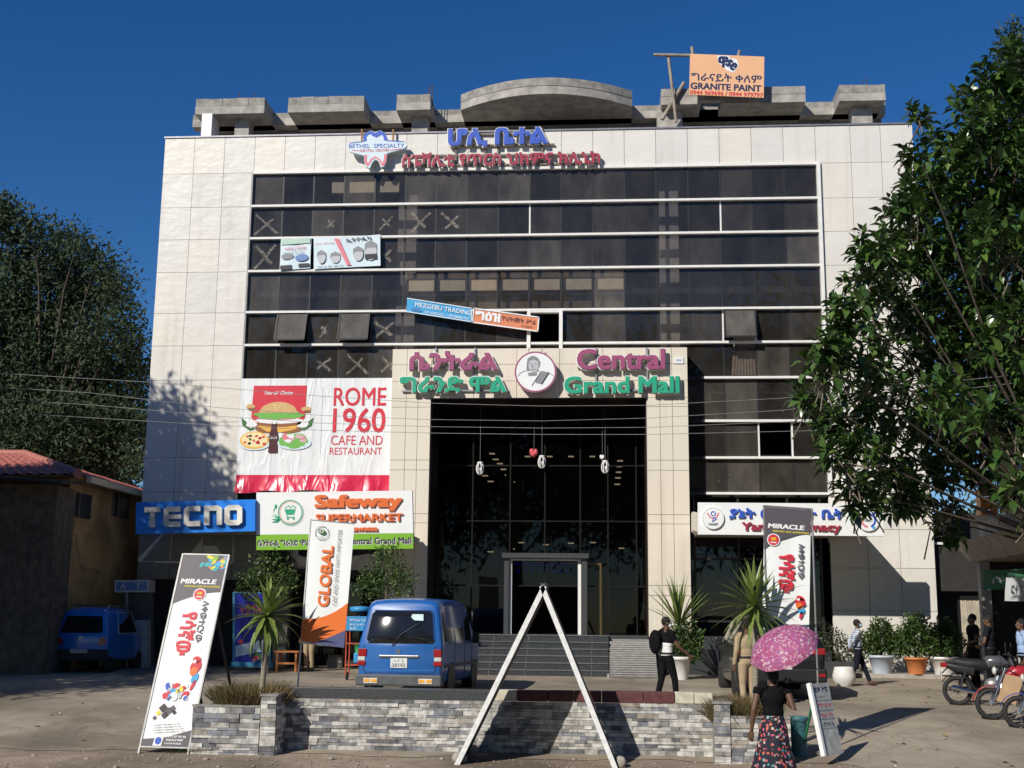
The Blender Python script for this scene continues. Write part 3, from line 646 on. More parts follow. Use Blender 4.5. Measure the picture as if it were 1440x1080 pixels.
m.stroke([Q(*p) for p in ((158, 172), (158, 205), (170, 228))], .08, -.004, SPINK); m.stroke([Q(*p) for p in ((170, 224), (186, 196), (206, 184), (226, 196), (240, 226))], .05, -.006, SPINK); m.stroke([Q(*p) for p in ((258, 170), (254, 205), (240, 226))], .08, -.008, SPINK)
m.stroke([Q(*p) for p in ((78, 113), (150, 105))], .03, -.004, SBLUE); m.stroke([Q(*p) for p in ((263, 102), (352, 110))], .03, -.004, SBLUE)
m.text('BETHEL  SPECIALTY', *Q(213, 128), W*.93, H*.105, SBLUE, -.008); m.text('DENTAL CENTER', *Q(203, 151), W*.5, H*.07, SRED, -.008)
m.stroke([Q(90, 148), Q(124, 152)], .02, -.006, SRED); m.stroke([Q(282, 152), Q(335, 143)], .02, -.006, SRED); part(r, 'lettering', m, world=True)
for px in (509, 553): m = MB(); m.bar(at(px, 182, 34.85), at(px, 200, 34.85), .05, .05, mat('rusty_post', (.3, .16, .06), .7)); part(r, 'post', m, world=True)
# --- rooftop paint banner on poles
T, W, H = board((969, 133), (1074, 137.5), (970.5, 75.5), 35.1); r = signroot('roof_banner', 'peach coloured paint banner tied to crooked poles on the roof', 'banner', T)
PEACH = vin('peach_vinyl', (.78, .44, .24)); m = MB(T); m.box(0, W, 0, .015, 0, H, PEACH); part(r, 'cloth', m, world=True)
m = MB(T)
def F(x, y): return ((x-275)/(705-275)*W, (300-y)/(300-62)*H)
m.poly([F(*p) for p in ((432, 68), (500, 64), (505, 80), (545, 82), (558, 118), (530, 162), (485, 150), (470, 125), (440, 110))], -.003, SW)
m.text('ዋ', *F(468, 102), W*.14, H*.27, SNAVY, -.007, bold=.05); m.text('se', *F(517, 118), W*.15, H*.2, SNAVY, -.007, bold=.04, rot=-38)
m.text('ግራናይት ቀለም', *F(488, 195), W*.95, H*.22, SNAVY, -.005, bold=.012); m.text('GRANITE PAINT', *F(486, 248), W*.95, H*.16, SNAVY, -.005, bold=.03); m.text('0944 969696 / 0944 979797', *F(490, 286), W*.98, H*.1, SRED, -.005, bold=.02)
part(r, 'print', m, world=True)
POLE = mat('weathered_pole', (.30, .26, .21), .9, .3)
for a, b, y in (((919, 77), (973, 78), 35.2), ((940, 80), (951, 172), 35.25), ((962, 116), (931, 168), 35.4), ((973, 66), (975, 84), 35.2), ((1040, 71), (1038, 80), 35.2)):
    m = MB(); m.tube([at(*a, y), at(*b, y)], .05 if y < 35.4 else .065, POLE, 6); part(r, 'pole', m, world=True)
# --- printed sheets tied over the windows
def sheet(mb, W, H, m, sag=.03, nx=10, nz=8, amp=.02):
    vs = []; fs = []
    for j in range(nz+1):
        for i in range(nx+1):
            u, v = i/nx, j/nz; vs.append((u*W, amp*math.sin(9*u+4*v)*math.sin(math.pi*v)+.01, v*H-sag*math.sin(math.pi*u)*(v if v > .5 else -v*.4)))
    for j in range(nz):
        for i in range(nx): a = j*(nx+1)+i; fs.append((a, a+1, a+nx+2, a+nx+1))
    mb.add(vs, fs, m, True)
T, W, H = board((393, 380), (436, 377), (395, 336), 34.88); r = signroot('window_poster', 'narrow crumpled white car poster tied across a window pane', 'poster', T)
m = MB(T); sheet(m, W, H, SPALE, .02, amp=.012); part(r, 'sheet', m, world=True); m = MB(T)
m.rect(.03, W*.97, H*.8, H*.97, -.02, vin('print_mint', (.45, .62, .52))); m.text('የመኪና ሽያጭ', W*.5, H*.66, W*.7, H*.12, SPINK, -.024); m.disc(W*.25, H*.42, W*.2, H*.1, -.022, SMID); m.disc(W*.72, H*.35, W*.22, H*.11, -.022, vin('print_car', (.15, .25, .5))); m.rect(.02, W*.4, .02, H*.14, -.022, SDK); m.rect(W*.62, W*.97, .05, H*.16, -.022, SDK); m.text('ጥራት ያለው', W*.45, H*.53, W*.7, H*.06, SMID, -.022)
part(r, 'print', m, world=True)
T, W, H = board((441, 378.5), (535, 373.5), (441, 334.5), 34.87); r = signroot('window_poster', 'wide pale blue barber banner with four grey heads tied across window panes', 'poster', T)
m = MB(T); sheet(m, W, H, SPALE, .03, amp=.014); part(r, 'sheet', m, world=True); m = MB(T); y = -.024
m.poly([(W*.31, H*.93), (W*.38, H*.93), (W*.56, .06), (W*.5, .06)], y, SPINK)
for cx, cz, sx, sz in ((.12, .36, .065, .2), (.33, .32, .075, .17), (.67, .4, .075, .22), (.86, .48, .09, .3)):
    m.disc(W*cx, H*cz, W*sx, H*sz, y, SLG, 18); m.poly([(W*(cx-sx*1.05), H*cz), (W*(cx-sx*.95), H*(cz+sz*.8)), (W*cx, H*(cz+sz*1.15)), (W*(cx+sx*.95), H*(cz+sz*.75)), (W*(cx+sx*1.02), H*(cz+.03)), (W*(cx+sx*.7), H*(cz+sz*.35)), (W*(cx-sx*.6), H*(cz+sz*.35))], y-.004, SMID)
m.rect(W*.77, W*.95, H*.22, H*.38, y-.005, SDK); m.text('ኢትዮጲካ', W*.68, H*.87, W*.38, H*.13, SDK, y, bold=.02, rot=2); m.text('የፀጉር ማስተካከያ', W*.17, H*.8, W*.28, H*.06, SPINK, y); m.text('0916 82 50 21', W*.25, H*.06, W*.38, H*.05, SNAVY, y)
part(r, 'print', m, world=True)
# --- two piece trading banner hung across the middle windows
T, W, H = board((571.5, 439), (663.5, 453.5), (572.5, 418.5), 34.75); r = signroot('trading_banner', 'slanting blue trading banner with white lettering hung across the middle windows', 'banner', T)
m = MB(T); sheet(m, W, H, SSKY, .0, amp=.01); part(r, 'cloth', m, world=True); m = MB(T)
m.text('MEZGEBU TRADING', W*.56, H*.63, W*.86, H*.3, SW, -.01, bold=.01); m.text('0916825021 / 0938086767', W*.62, H*.22, W*.68, H*.16, SW, -.01); m.disc(W*.15, H*.25, W*.08, H*.12, -.008, vin('print_dimblue', (.05, .2, .45)))
for a, b in (((0, .02), (W, .02)), ((0, H-.02), (W, H-.02)), ((W-.02, 0), (W-.02, H))): m.stroke([a, b], .03, -.008, SPALE)
part(r, 'print', m, world=True)
T, W, H = board((663.5, 454), (757, 467), (665.5, 432.5), 34.76); r = signroot('trading_banner', 'slanting orange printing works banner joined to the right end of the blue one', 'banner', T)
SALM = vin('salmon_vinyl', (.70, .24, .12)); m = MB(T); sheet(m, W, H, SALM, .0, amp=.01); part(r, 'cloth', m, world=True); m = MB(T)
m.text('ግዕዝ', W*.23, H*.55, W*.38, H*.62, SW, -.012, bold=.05); m.text('የህትመት ሥራ', W*.7, H*.6, W*.52, H*.33, SDK, -.012); m.text('ኅትመት', W*.82, H*.25, W*.18, H*.14, SDK, -.012)
for a, b in (((0, .02), (W, .02)), ((0, H-.02), (W, H-.02)), ((W-.02, 0), (W-.02, H)), ((.02, 0), (.02, H))): m.stroke([a, b], .035, -.008, SW)
part(r, 'print', m, world=True)
# --- big restaurant banner
T, W, H = board((331.5, 694), (547.5, 692), (340, 533), 34.62)
T, W, H = frame(at(336, 693, 34.62), at(549.5, 691.5, 34.62), at(336, 532, 34.62))
x0_ = at(331, 693, 34.62).x; T = Matrix.Translation((0, 0, 0)) @ T
T, W, H = frame(Vector((x0_, 34.62, T[2][3])), Vector((at(548.5, 692, 34.62).x, 34.62, T[2][3])), Vector((x0_, 34.62, at(440, 532, 34.62).z)))
r = signroot('restaurant_banner', 'large white and red cafe banner with a burger and big red lettering', 'banner', T)
def vinyl(name, c):
    if name in MATS: return MATS[name]
    m, t, b = newmat(name); b.inputs['Base Color'].default_value = (*c, 1); b.inputs['Roughness'].default_value = .26
    n = N(t, 'ShaderNodeTexNoise', Scale=1.5, Detail=2.0, Distortion=.6); t.links.new(coords(t, (1.6, 1, .5), (0, R(38), 0)), n.inputs[0])
    rr_ = ramp(t, n.outputs[0], [(.3, 0.), (.5, .6), (.56, 1.), (.7, .4)])
    bp = N(t, 'ShaderNodeBump', Strength=.5, Distance=.05); t.links.new(rr_, bp.inputs['Height']); t.links.new(bp.outputs[0], b.inputs['Normal']); return m
VW = vinyl('banner_white', (.78, .80, .81)); VR = vinyl('banner_red', (.62, .025, .075))
m = MB(T); hz = H*.155; nx = 40
vs = []; fs = []; zsn = [0, .03, .06, .1, .155, .156, .25, .5, 1]
for j, v in enumerate(zsn):
    for i in range(nx+1):
        u = i/nx; k = max(0, 1-v/.15); vs.append((u*W, -.05*k*math.sin(u*17+3*math.sin(u*7))-.07*k, v*H+(.05*math.sin(math.pi*u)-.03*math.sin(u*23))*k))
for j in range(len(zsn)-1):
    for i in range(nx): a = j*(nx+1)+i; fs.append((a, a+1, a+nx+2, a+nx+1))
m.add(vs, fs, VW, True); m.I = [m.mi(VR) if q < 4*nx else 0 for q in range(len(fs))]; part(r, 'cloth', m, world=True)
def Bn(x, y): return ((x-40)/(945-40)*W, (702-y)/(702-12)*H)
def bw(px): return px/905*W
m = MB(T); y = -.008
m.text('ROME', *Bn(752, 125), bw(310), bw(110), SRED, y, bold=-.012 if False else .012); m.text('1960', *Bn(752, 268), bw(310), bw(145), SRED, y, bold=.012)
m.text('CAFE AND', *Bn(742, 388), bw(302), bw(56), SRED, y); m.text('RESTAURANT', *Bn(738, 453), bw(306), bw(42), SRED, y); m.stroke([Bn(530, 70), Bn(530, 470)], .01, y, SLG)
part(r, 'lettering', m, world=True)
m = MB(T)
m.poly([Bn(*p) for p in ((118, 56), (436, 56), (432, 250), (395, 300), (150, 300), (112, 250))], y, SRED); m.text('Your #1 Choice', *Bn(268, 101), bw(172), bw(24), SW, y-.004, shear=.3, bold=.02)
def blob(cx, cy, rx, ry, mm, yy, jag=.0, n=26):
    c0 = Bn(cx, cy); pts = []
    for k in range(n):
        a = 2*math.pi*k/n; q = 1+rnd.uniform(-jag, jag); pts.append((c0[0]+bw(rx)*q*math.cos(a), c0[1]+bw(ry)*q*math.sin(a)))
    m.poly(pts, yy, mm)
blob(225, 315, 88, 30, SBR, y-.004); blob(335, 315, 88, 30, SBR, y-.004)
m.poly([Bn(*p) for p in ((150, 300), (400, 300), (370, 325), (290, 340), (210, 335))], y-.006, SCHEESE); blob(278, 285, 130, 22, SBR, y-.008, .08); blob(278, 268, 140, 20, SW, y-.01, .05); blob(278, 250, 128, 15, SPINK, y-.012, .06)
blob(272, 235, 142, 26, vin('print_lettuce', (.16, .45, .08)), y-.014, .14, 34)
m.poly([Bn(272+112*math.cos(a), 222-66*math.sin(a)) for a in [math.pi*k/20 for k in range(21)]], y-.016, STAN)
for _ in range(26):
    a = rnd.uniform(.2, 2.9); q = rnd.uniform(.2, .9); m.disc(*Bn(272+112*q*math.cos(a), 222-62*q*math.sin(a)), .02, .012, y-.019, vin('print_sesame', (.85, .68, .4)), 6)
for cx, cy in ((105, 185), (437, 200)): blob(cx, cy, 28, 16, STAN, y-.01, .1); blob(cx+6, cy+14, 22, 8, SBR, y-.012, .1)
for sx in (-1, 1):
    m.poly([Bn(268+sx*a, b) for a, b in ((130, 320), (215, 250), (205, 300), (160, 330))], y-.006, SDG); blob(268+sx*150, 290, 34, 22, SW, y-.008, .1)
blob(140, 400, 100, 48, SPALE, y-.018); blob(138, 388, 86, 52, SCHEESE, y-.021); blob(138, 386, 76, 43, vin('print_pizza', (.82, .72, .40)), y-.024, .04)
for _ in range(16): blob(138+rnd.uniform(-60, 60), 386+rnd.uniform(-30, 30), 9, 7, SRED if rnd.random() < .6 else SDG, y-.027, .3, 8)
blob(375, 405, 100, 40, SPALE, y-.018); blob(368, 390, 88, 44, vin('print_lettuce', (.16, .45, .08)), y-.021, .12)
for _ in range(14): blob(372+rnd.uniform(-55, 55), 380+rnd.uniform(-24, 18), 18, 12, rnd.choice([vin('print_ham', (.66, .42, .44)), SW, SPINK, vin('print_ham', (.66, .42, .44))]), y-.024-rnd.uniform(0, .004), .25, 10)
COLA = vin('print_cola', (.07, .015, .02)); m.poly([Bn(*p) for p in ((222, 462), (276, 462), (274, 410), (278, 370), (268, 325), (264, 275), (240, 275), (234, 325), (222, 370), (228, 410))], y-.031, COLA); m.rect(*[Bn(242, 290)[0], Bn(264, 290)[0]], Bn(0, 290)[1], Bn(0, 274)[1], y-.034, SW); m.text('Coca-Cola', *Bn(251, 372), bw(46), bw(18), SW, y-.035, shear=.3)
part(r, 'food_print', m, world=True)
# --- fascia signs on the canopies
T, W, H = frame(at(190.5, 751, 32.35), at(358.5, 747, 32.35), at(191.5, 706.5, 32.35)); r = signroot('fascia_sign', 'long bright blue fascia sign with silver block letters at the left corner', 'sign', T)
TB = mat('fascia_blue', (.004, .21, .80), .4, .05); m = MB(T); m.box(0, W, 0, .14, 0, H, TB); part(r, 'panel', m, world=True)
SILV = mat('silver_letter', (.66, .65, .60), .45, .25, 3)
def bt(mb, chs, x, z, w, h, st, gap, mm, y, d):        # squared block letters
    def S2(pts, **k): mb.stroke([(x+st/2+(w-st)*p, z+st/2*.9+(h-st*.9)*q) for p, q in pts], st, y, mm, d, **k)
    for ch in chs:
        e, g = .16, .10
        if ch == 'T': S2([(-.12, 1), (1.12, 1)]); mb.stroke([(x+w/2, z), (x+w/2, z+h-st)], st, y, mm, d)
        elif ch in 'EC':
            S2([(1.1, 1), (e, 1), (0, 1-g), (0, g), (e, 0), (1.1, 0)])
            if ch == 'E': mb.stroke([(x+st, z+h*.5), (x+w, z+h*.5)], st*.8, y, mm, d)
        elif ch == 'n': S2([(0, -.12), (0, 1), (1-e, 1), (1, 1-g), (1, -.12)])
        elif ch == 'O': S2([(0, g), (e, 0), (1-e, 0), (1, g), (1, 1-g), (1-e, 1), (e, 1), (0, 1-g)], closed=True)
        x += w+gap
m = MB(T); bt(m, 'TECnO', W*.075, H*.2, W*.148, H*.62, W*.043, W*.022, SILV, -.11, .1); part(r, 'lettering', m, world=True)
T, W, H = frame(at(360.5, 773.5, 32.5), at(581.5, 771.5, 32.5), at(360.5, 692.5, 32.5)); r = signroot('fascia_sign', 'white and green supermarket fascia sign with orange lettering and cart logo', 'sign', T)
m = MB(T); m.box(0, W, 0, .14, H*.265, H, SW); part(r, 'panel', m, world=True); m = MB(T); m.box(0, W, -.002, .142, 0, H*.263, SLIME); part(r, 'green_strip', m, world=True)
def Sf(x, y): return ((x-130)/(1088-130)*W, (1052-y)/(1052-705)*H)
m = MB(T); OL = mat('orange_letter', (.72, .15, .035), .4, .05)
m.text('Safeway', *Sf(760, 776), W*.56, H*.29, OL, -.03, ext=.026, bold=.045); m.text('SUPERMARKET', *Sf(764, 865), W*.555, H*.135, OL, -.03, ext=.026, bold=.03); m.text('Hawassa', *Sf(785, 930), W*.19, H*.09, OL, -.03, ext=.026, bold=.04)
part(r, 'lettering', m, world=True); m = MB(T)
m.text('ሴንትራል ግራንድ ሞል', *Sf(300, 1008), W*.34, H*.115, SDK, -.012, bold=.03); m.text('Central Grand Mall', *Sf(880, 1003), W*.41, H*.115, SDK, -.012, bold=.03); m.text('ሴንትራል ግራንድ ሞል', *Sf(303, 1011), W*.34, H*.115, SW, -.008, bold=.05); m.text('Central Grand Mall', *Sf(883, 1006), W*.41, H*.115, SW, -.008, bold=.05)
part(r, 'strip_lettering', m, world=True); m = MB(T)
cx, cz = Sf(340, 828); rr = W*.078
m.disc(cx+.02, cz-.02, rr*1.08, rr*1.08, -.004, SLG); m.disc(cx, cz, rr*1.05, rr*1.05, -.008, SW); m.ring(cx, cz, rr*.93, rr*1.02, -.012, SGREEN); m.ring(cx, cz, rr*.84, rr*.88, -.012, SORG, 24, .8, 5.2)
m.poly([(cx-rr*.5, cz+rr*.25), (cx+rr*.45, cz+rr*.25), (cx+rr*.3, cz-rr*.2), (cx-rr*.3, cz-rr*.2)], -.014, SGREEN); m.stroke([(cx-rr*.3, cz-rr*.2), (cx-rr*.25, cz-rr*.4), (cx+rr*.35, cz-rr*.4)], rr*.07, -.014, SGREEN); m.disc(cx-rr*.2, cz-rr*.52, rr*.09, rr*.09, -.014, SGREEN); m.disc(cx+rr*.28, cz-rr*.52, rr*.09, rr*.09, -.014, SGREEN)
for k in range(5): m.disc(cx-rr*.35+rr*.19*k, cz+rr*(.4+.12*(k % 2)), rr*.08, rr*.07, -.014, SGREEN)
for a in (.5, .2, -.2, -.5): m.poly([(cx-rr*.75, cz-rr*.5), (cx-rr*(1.3+.3*math.cos(a)), cz-rr*(.35-a*.9)), (cx-rr*1.05, cz-rr*(.6-a*.4))], -.016, SGREEN)
m.stroke([(cx-rr*1.4, cz+rr*.1), (cx-rr*1.15, cz+rr*.6)], rr*.05, -.012, SGREEN); m.disc(cx-rr*1.2, cz+rr*.5, rr*.1, rr*.18, -.014, SGREEN); part(r, 'logo', m, world=True)
T, W, H = frame(at(981.5, 751.5, 32.5), at(1242.5, 754, 32.5), at(981.5, 706.5, 32.5)); r = signroot('fascia_sign', 'long white pharmacy fascia sign with two round logos, right of the portal', 'sign', T)
m = MB(T); m.box(0, W, 0, .14, 0, H, SW); part(r, 'panel', m, world=True)
def Pf(x, y): return ((x-58)/(1355-58)*W, (258-y)/(258-32)*H)
m = MB(T); m.text('ያኔት መድኃኒት ቤት', *Pf(680, 108), W*.62, H*.34, BLUL, -.03, ext=.026, bold=.03); m.text('Yanet Pharmacy', *Pf(712, 207), W*.535, H*.33, REDL, -.03, ext=.026, bold=.03); part(r, 'lettering', m, world=True)
for cx0, cy0, wd in ((165, 145, 'YANET'), (1250, 150, 'LINC')):
    cx, cz = Pf(cx0, cy0); rr = H*.34; m = MB(T); m.lathe([(rr, -.05), (rr, 0)], SW, 36, 'Y', (cx, 0, cz)); m.ring(cx, cz, rr*.94, rr, -.053, SLG, 36)
    if wd == 'YANET':
        m.ring(cx, cz+rr*.42, rr*.15, rr*.24, -.056, SBLUE, 20); m.stroke([(cx-rr*.55, cz+rr*.5), (cx-rr*.3, cz+rr*.1), (cx, cz), (cx+rr*.3, cz+rr*.1), (cx+rr*.5, cz+rr*.5)], rr*.09, -.056, SRED); m.stroke([(cx, cz), (cx-rr*.08, cz-rr*.3), (cx+rr*.28, cz-rr*.1), (cx, cz+rr*.1)], rr*.08, -.058, SBLUE); m.text(wd, cx, cz-rr*.55, rr*.95, rr*.22, SNAVY, -.056, bold=.03)
    else:
        m.ring(cx, cz, rr*.5, rr*.68, -.056, SBLUE, 24, -1.2, 2.4); m.ring(cx, cz, rr*.5, rr*.68, -.056, SPINK, 24, 2.6, 4.6); m.text(wd, cx, cz, rr*.7, rr*.22, SNAVY, -.056, bold=.03); m.disc(cx+rr*.45, cz-rr*.65, rr*.14, rr*.14, -.058, SSKY, 12); m.disc(cx-rr*.75, cz-rr*.05, rr*.13, rr*.13, -.058, SRED, 12); m.disc(cx+rr*.5, cz+rr*.62, rr*.12, rr*.12, -.058, SBLUE, 12)
    part(r, 'logo', m, world=True)
# --- printing shop boards (the same design twice)
def splash(m, W, H):
    for _ in range(26): m.disc(W*rnd.uniform(.45, .98), H*rnd.uniform(.93, .99), W*rnd.uniform(.02, .1), W*rnd.uniform(.02, .07), -.006-rnd.uniform(0, .004), rnd.choice([STEAL, SSKY, SYEL, SORG, STEAL, SLIME]), 7, rnd.uniform(0, 3))
def miracle(m, W, H, y=-.004, full=True, gtop=.80, gside=.73):
    pts = [(0, H), (W, H), (W, H*gtop)]+[(W*(1-k/10), H*(gtop-(gtop-gside)*(k/10)**1.8)) for k in range(1, 11)]
    m.poly(pts, y, SGREY); m.text('MIRACLE', W*.47, H*.855, W*.78, H*.030*(.9 if full else 1.25), SW, y-.003, bold=.04, shear=.12); m.text('PRINTING AND ADVERTISING', W*.57, H*(.828 if full else .815), W*.78, H*.010*(1 if full else 1.4), SYEL, y-.003, bold=.03, shear=.1)
    cx, cz = W*.55 if full else W*.2, H*.785 if full else H*.745; q = W*.125
    m.poly([(cx+q*1.12*math.cos(a)*(1.05 if math.sin(a) > .5 else 1), cz+q*1.1*math.sin(a)) for a in [k*.35 for k in range(18)]], y-.006, SW); m.disc(cx, cz, q*.95, q*.95, y-.009, SRED, 20); m.rect(cx-q*.5, cx+q*.5, cz-q*.15, cz+q*.45, y-.012, SORG); m.text('ተኛ', cx, cz+q*.15, q*.9, q*.5, SYEL, y-.015, bold=.04); m.stroke([(cx-q*.5, cz-q*.45), (cx+q*.5, cz-q*.45)], q*.18, y-.012, SW)
    m.text('የሳኛው', W*.45 if full else W*.5, H*.575 if full else H*.49, H*.23 if full else H*.30, W*.36, SRED, y-.004, bold=.035, rot=-90); m.text('ለቀወተርሃው', W*.72 if full else W*.8, H*.64 if full else H*.59, H*.22 if full else H*.27, W*.15, SGREY, y-.004, bold=.02, rot=-90)
    bx, bz = W*.80, H*.385 if full else H*.25                 # red parrot print
    for dx, dz, a, b, mm, k in ((0, .055, .09, .018, SRED, 0), (-.04, .045, .03, .01, SW, 1), (.0, .02, .115, .036, SRED, 0), (-.02, -.005, .08, .024, SORG, 1), (.03, -.04, .07, .028, SSKY, 0), (.02, -.075, .035, .03, SRED, 0)): m.disc(bx+W*dx, bz+H*dz, W*a, H*b, y-.008-.003*k, mm, 14, -.3)
def parrot_rest(m, W, H, y):
    for _ in range(34): m.disc(W*rnd.uniform(.28, .72), H*rnd.uniform(.235, .31), W*rnd.uniform(.03, .09), W*rnd.uniform(.03, .07), y-rnd.uniform(.004, .012), rnd.choice([SRED, SRED, SSKY, SLG, SW, SDK, SYEL, SBLUE, SLG]), 6, rnd.uniform(0, 3))
    for (a, b, s) in ((.3, .19, .1), (.42, .175, .09), (.36, .155, .08), (.5, .19, .07), (.22, .165, .06), (.55, .17, .05), (.16, .14, .05)): m.poly([(W*(a+s), H*b), (W*a, H*b+W*s), (W*(a-s), H*b), (W*a, H*b-W*s)], y-.004, rnd.choice([SDK, SGREY, SYEL, SGREY]))
    for k in range(4): m.text('የህትመትና ማስታወቂያ ሥራ ባነር', W*(.45+.03*k), H*(.108-.012*k), W*(.55+.08*(k > 1)), H*.008, SGREY, y, rot=5)
    m.poly([(0, 0), (W, 0), (W, H*.085), (W*.45, H*.045), (0, H*.035)], y, SGREY); m.poly([(W*.24, .01), (W*.42, .01), (W*.44, H*.05), (W*.26, H*.055)], y-.003, SW); m.disc(W*.34, H*.028, W*.07, W*.08, y-.006, SBLUE, 10)
    m.text('0912 07 93 96', W*.7, H*.05, W*.42, H*.011, SW, y-.004, bold=.03); m.text('0964227009', W*.68, H*.033, W*.36, H*.010, SW, y-.004, bold=.03); m.text('HAWASSA', W*.66, H*.016, W*.36, H*.009, SW, y-.004, bold=.02)
pA = gnd(198, 1050); pB = gnd(264, 1050)
T, W, H = frame(at(198, 1049, 20.0), at(265, 1051, 20.05), at(258, 780, 20.75)); r = signroot('standing_board', 'tall leaning white and grey printing shop board standing on the pavement', 'sign board', T)
m = MB(T); m.box(0, W, 0, .03, 0, H, SW); part(r, 'panel', m, world=True)
m = MB(T); miracle(m, W, H); splash(m, W, H); parrot_rest(m, W, H, -.005); part(r, 'print', m, world=True)
m = MB(T)
for x in (-.012, W+.012): m.box(x-.014, x+.014, -.012, .05, -.12, H+.02, STEEL)
m.box(0, W, -.012, .05, H, H+.022, STEEL); m.box(0, W, -.012, .05, -.022, 0, STEEL); part(r, 'metal_frame', m, world=True)
for dx in (.15, W-.05):
    a = T @ Vector((dx, .06, H*.72)); b = Vector((a.x+.35, 21.3, G(21.3))); m = MB(); m.bar(a, b, .035, .035, BLACK); part(r, 'prop_leg', m, world=True)
a = T @ Vector((.15, .06, H*.72)); m = MB(); m.bar(a.lerp(Vector((a.x+.35, 21.3, G(21.3))), .78), (T @ Vector((W-.05, .06, H*.72))).lerp(Vector(((T @ Vector((W-.05, .06, 0))).x+.62, 21.3, G(21.3))), .78), .03, .03, BLACK); part(r, 'cross_bar', m, world=True)
T, W, H = frame(at(1071.5, 893, 20.95), at(1136.5, 898, 20.95), at(1075.5, 713, 20.95)); W = at(1136.5, 800, 20.95).x-at(1071, 800, 20.95).x
r = signroot('feather_banner', 'white and grey printing shop cloth banner upright behind the right spiky plant', 'banner', T)
def clothpanel(W, H, m0): 
    m = MB(T); sheet(m, W, H, m0, 0, 8, 14, .012); return m
part(r, 'cloth', clothpanel(W, H, SW), world=True); m = MB(T); miracle(m, W, H, -.012, False, .81, .67); m.poly([(W*.12, .03), (W*.7, .03), (W*.75, H*.07), (W*.3, H*.13), (W*.1, H*.1)], -.016, SNAVY); part(r, 'print', m, world=True)
for x in (-.015, W+.015): m = MB(); a = T @ Vector((x, .02, H+.03)); m.tube([a, Vector((a.x, a.y, G(20.95)))], .018, STEEL, 8); part(r, 'pole', m, world=True)
m = MB(); m.tube([T @ Vector((-.015, .02, H+.02)), T @ Vector((W+.015, .02, H+.02))], .015, STEEL, 8); part(r, 'cross_pole', m, world=True)
# --- slanting importer flag
T, W, H = frame(at(422.5, 905, 20.95), at(484, 911, 20.95), at(438, 732, 21.0)); r = signroot('feather_banner', 'white and orange car importer flag on a thin leaning pole', 'banner', T)
part(r, 'cloth', clothpanel(W, H, SW), world=True); m = MB(T); y = -.012
m.poly([(0, H*.02), (W, 0), (W, H*.36)]+[(W*(1-k/8), H*(.2+.16*(1-k/8)**2.2)) for k in range(1, 9)], y, SORG); m.poly([(W*.3, H*.012), (W, 0), (W, H*.14), (W*.75, H*.09)], y-.003, vin('print_slate', (.08, .09, .2)))
m.text('GLOBAL', W*.44, H*.56, H*.5, W*.26, SORG, y, bold=.03, rot=90); m.text('CAR AND SPARE PARTS IMPORTER', W*.69, H*.64, H*.62, W*.095, SMID, y, rot=90)
m.ring(W*.27, H*.905, W*.145, W*.16, y, SMID); m.disc(W*.27, H*.915, W*.09, W*.065, y-.003, SDG, 14, -.3); m.disc(W*.26, H*.92, W*.05, W*.04, y-.006, SW, 12); m.disc(W*.26, H*.92, W*.025, W*.025, y-.009, SDK, 10); m.text('GLOBAL', W*.27, H*.873, W*.14, W*.03, SMID, y-.003); part(r, 'print', m, world=True)
m = MB(); a = at(437, 730, 21.02); b = at(418.5, 968, 20.95); m.tube([a, b+(b-a)*.1], .014, mat('white_pole', (.6, .6, .58), .5), 8); part(r, 'pole', m, world=True); m = MB(); m.tube([T @ Vector((0, .02, H+.01)), T @ Vector((W, .02, H+.01))], .01, STEEL, 6); part(r, 'cross_pole', m, world=True)
# --- blue holiday poster stand
T, W, H = frame(at(329, 936, 33.2), at(379, 937, 33.2), at(329, 834, 33.2)); r = signroot('poster_stand', 'blue holiday greeting poster in a light blue stand behind the left spiky plant', 'sign board', T)
CB = vin('poster_blue', (.015, .02, .38)); m = MB(T); m.box(.03, W-.03, 0, .04, .06, H, CB); part(r, 'panel', m, world=True); m = MB(T)
m.text('መልካም', W*.6, H*.82, W*.5, H*.06, SORG, -.004, bold=.03); m.text('የገና በዓል', W*.55, H*.755, W*.72, H*.07, SORG, -.004, bold=.03); m.text('Happy Holiday', W*.5, H*.705, W*.5, H*.03, SPINK, -.004); m.poly([(.04, H*.12), (W-.05, H*.22), (W-.05, H*.38), (.04, H*.27)], -.004, SPALE)
for k in range(3): m.text('እንኳን ለ በዓሉ አደረሳችሁ', W*.5, H*(.27-.03*k), W*.6, H*.015, SMID, -.008, rot=8)
for _ in range(16): m.disc(W*rnd.uniform(.55, .9), H*rnd.uniform(.07, .17), W*.07, W*.06, -.008-rnd.uniform(0, .004), rnd.choice([SRED, SRED, SPINK, SDG]), 8)
m.disc(W*.45, H*.55, W*.07, W*.12, -.006, SPALE, 12); m.disc(W*.2, H*.33, W*.08, W*.06, -.006, SRED, 10); part(r, 'print', m, world=True)
LB = mat('light_blue_paint', (.06, .30, .48), .5); m = MB(T)
for x in (0, W): m.box(x-.03, x+.03, -.02, .06, .0, H+.03, LB)
m.box(.03, W-.03, -.02, .06, H-.0, H+.03, LB); m.box(-.05, W+.05, -.12, .2, -.03, .1, LB); part(r, 'stand_frame', m, world=True)
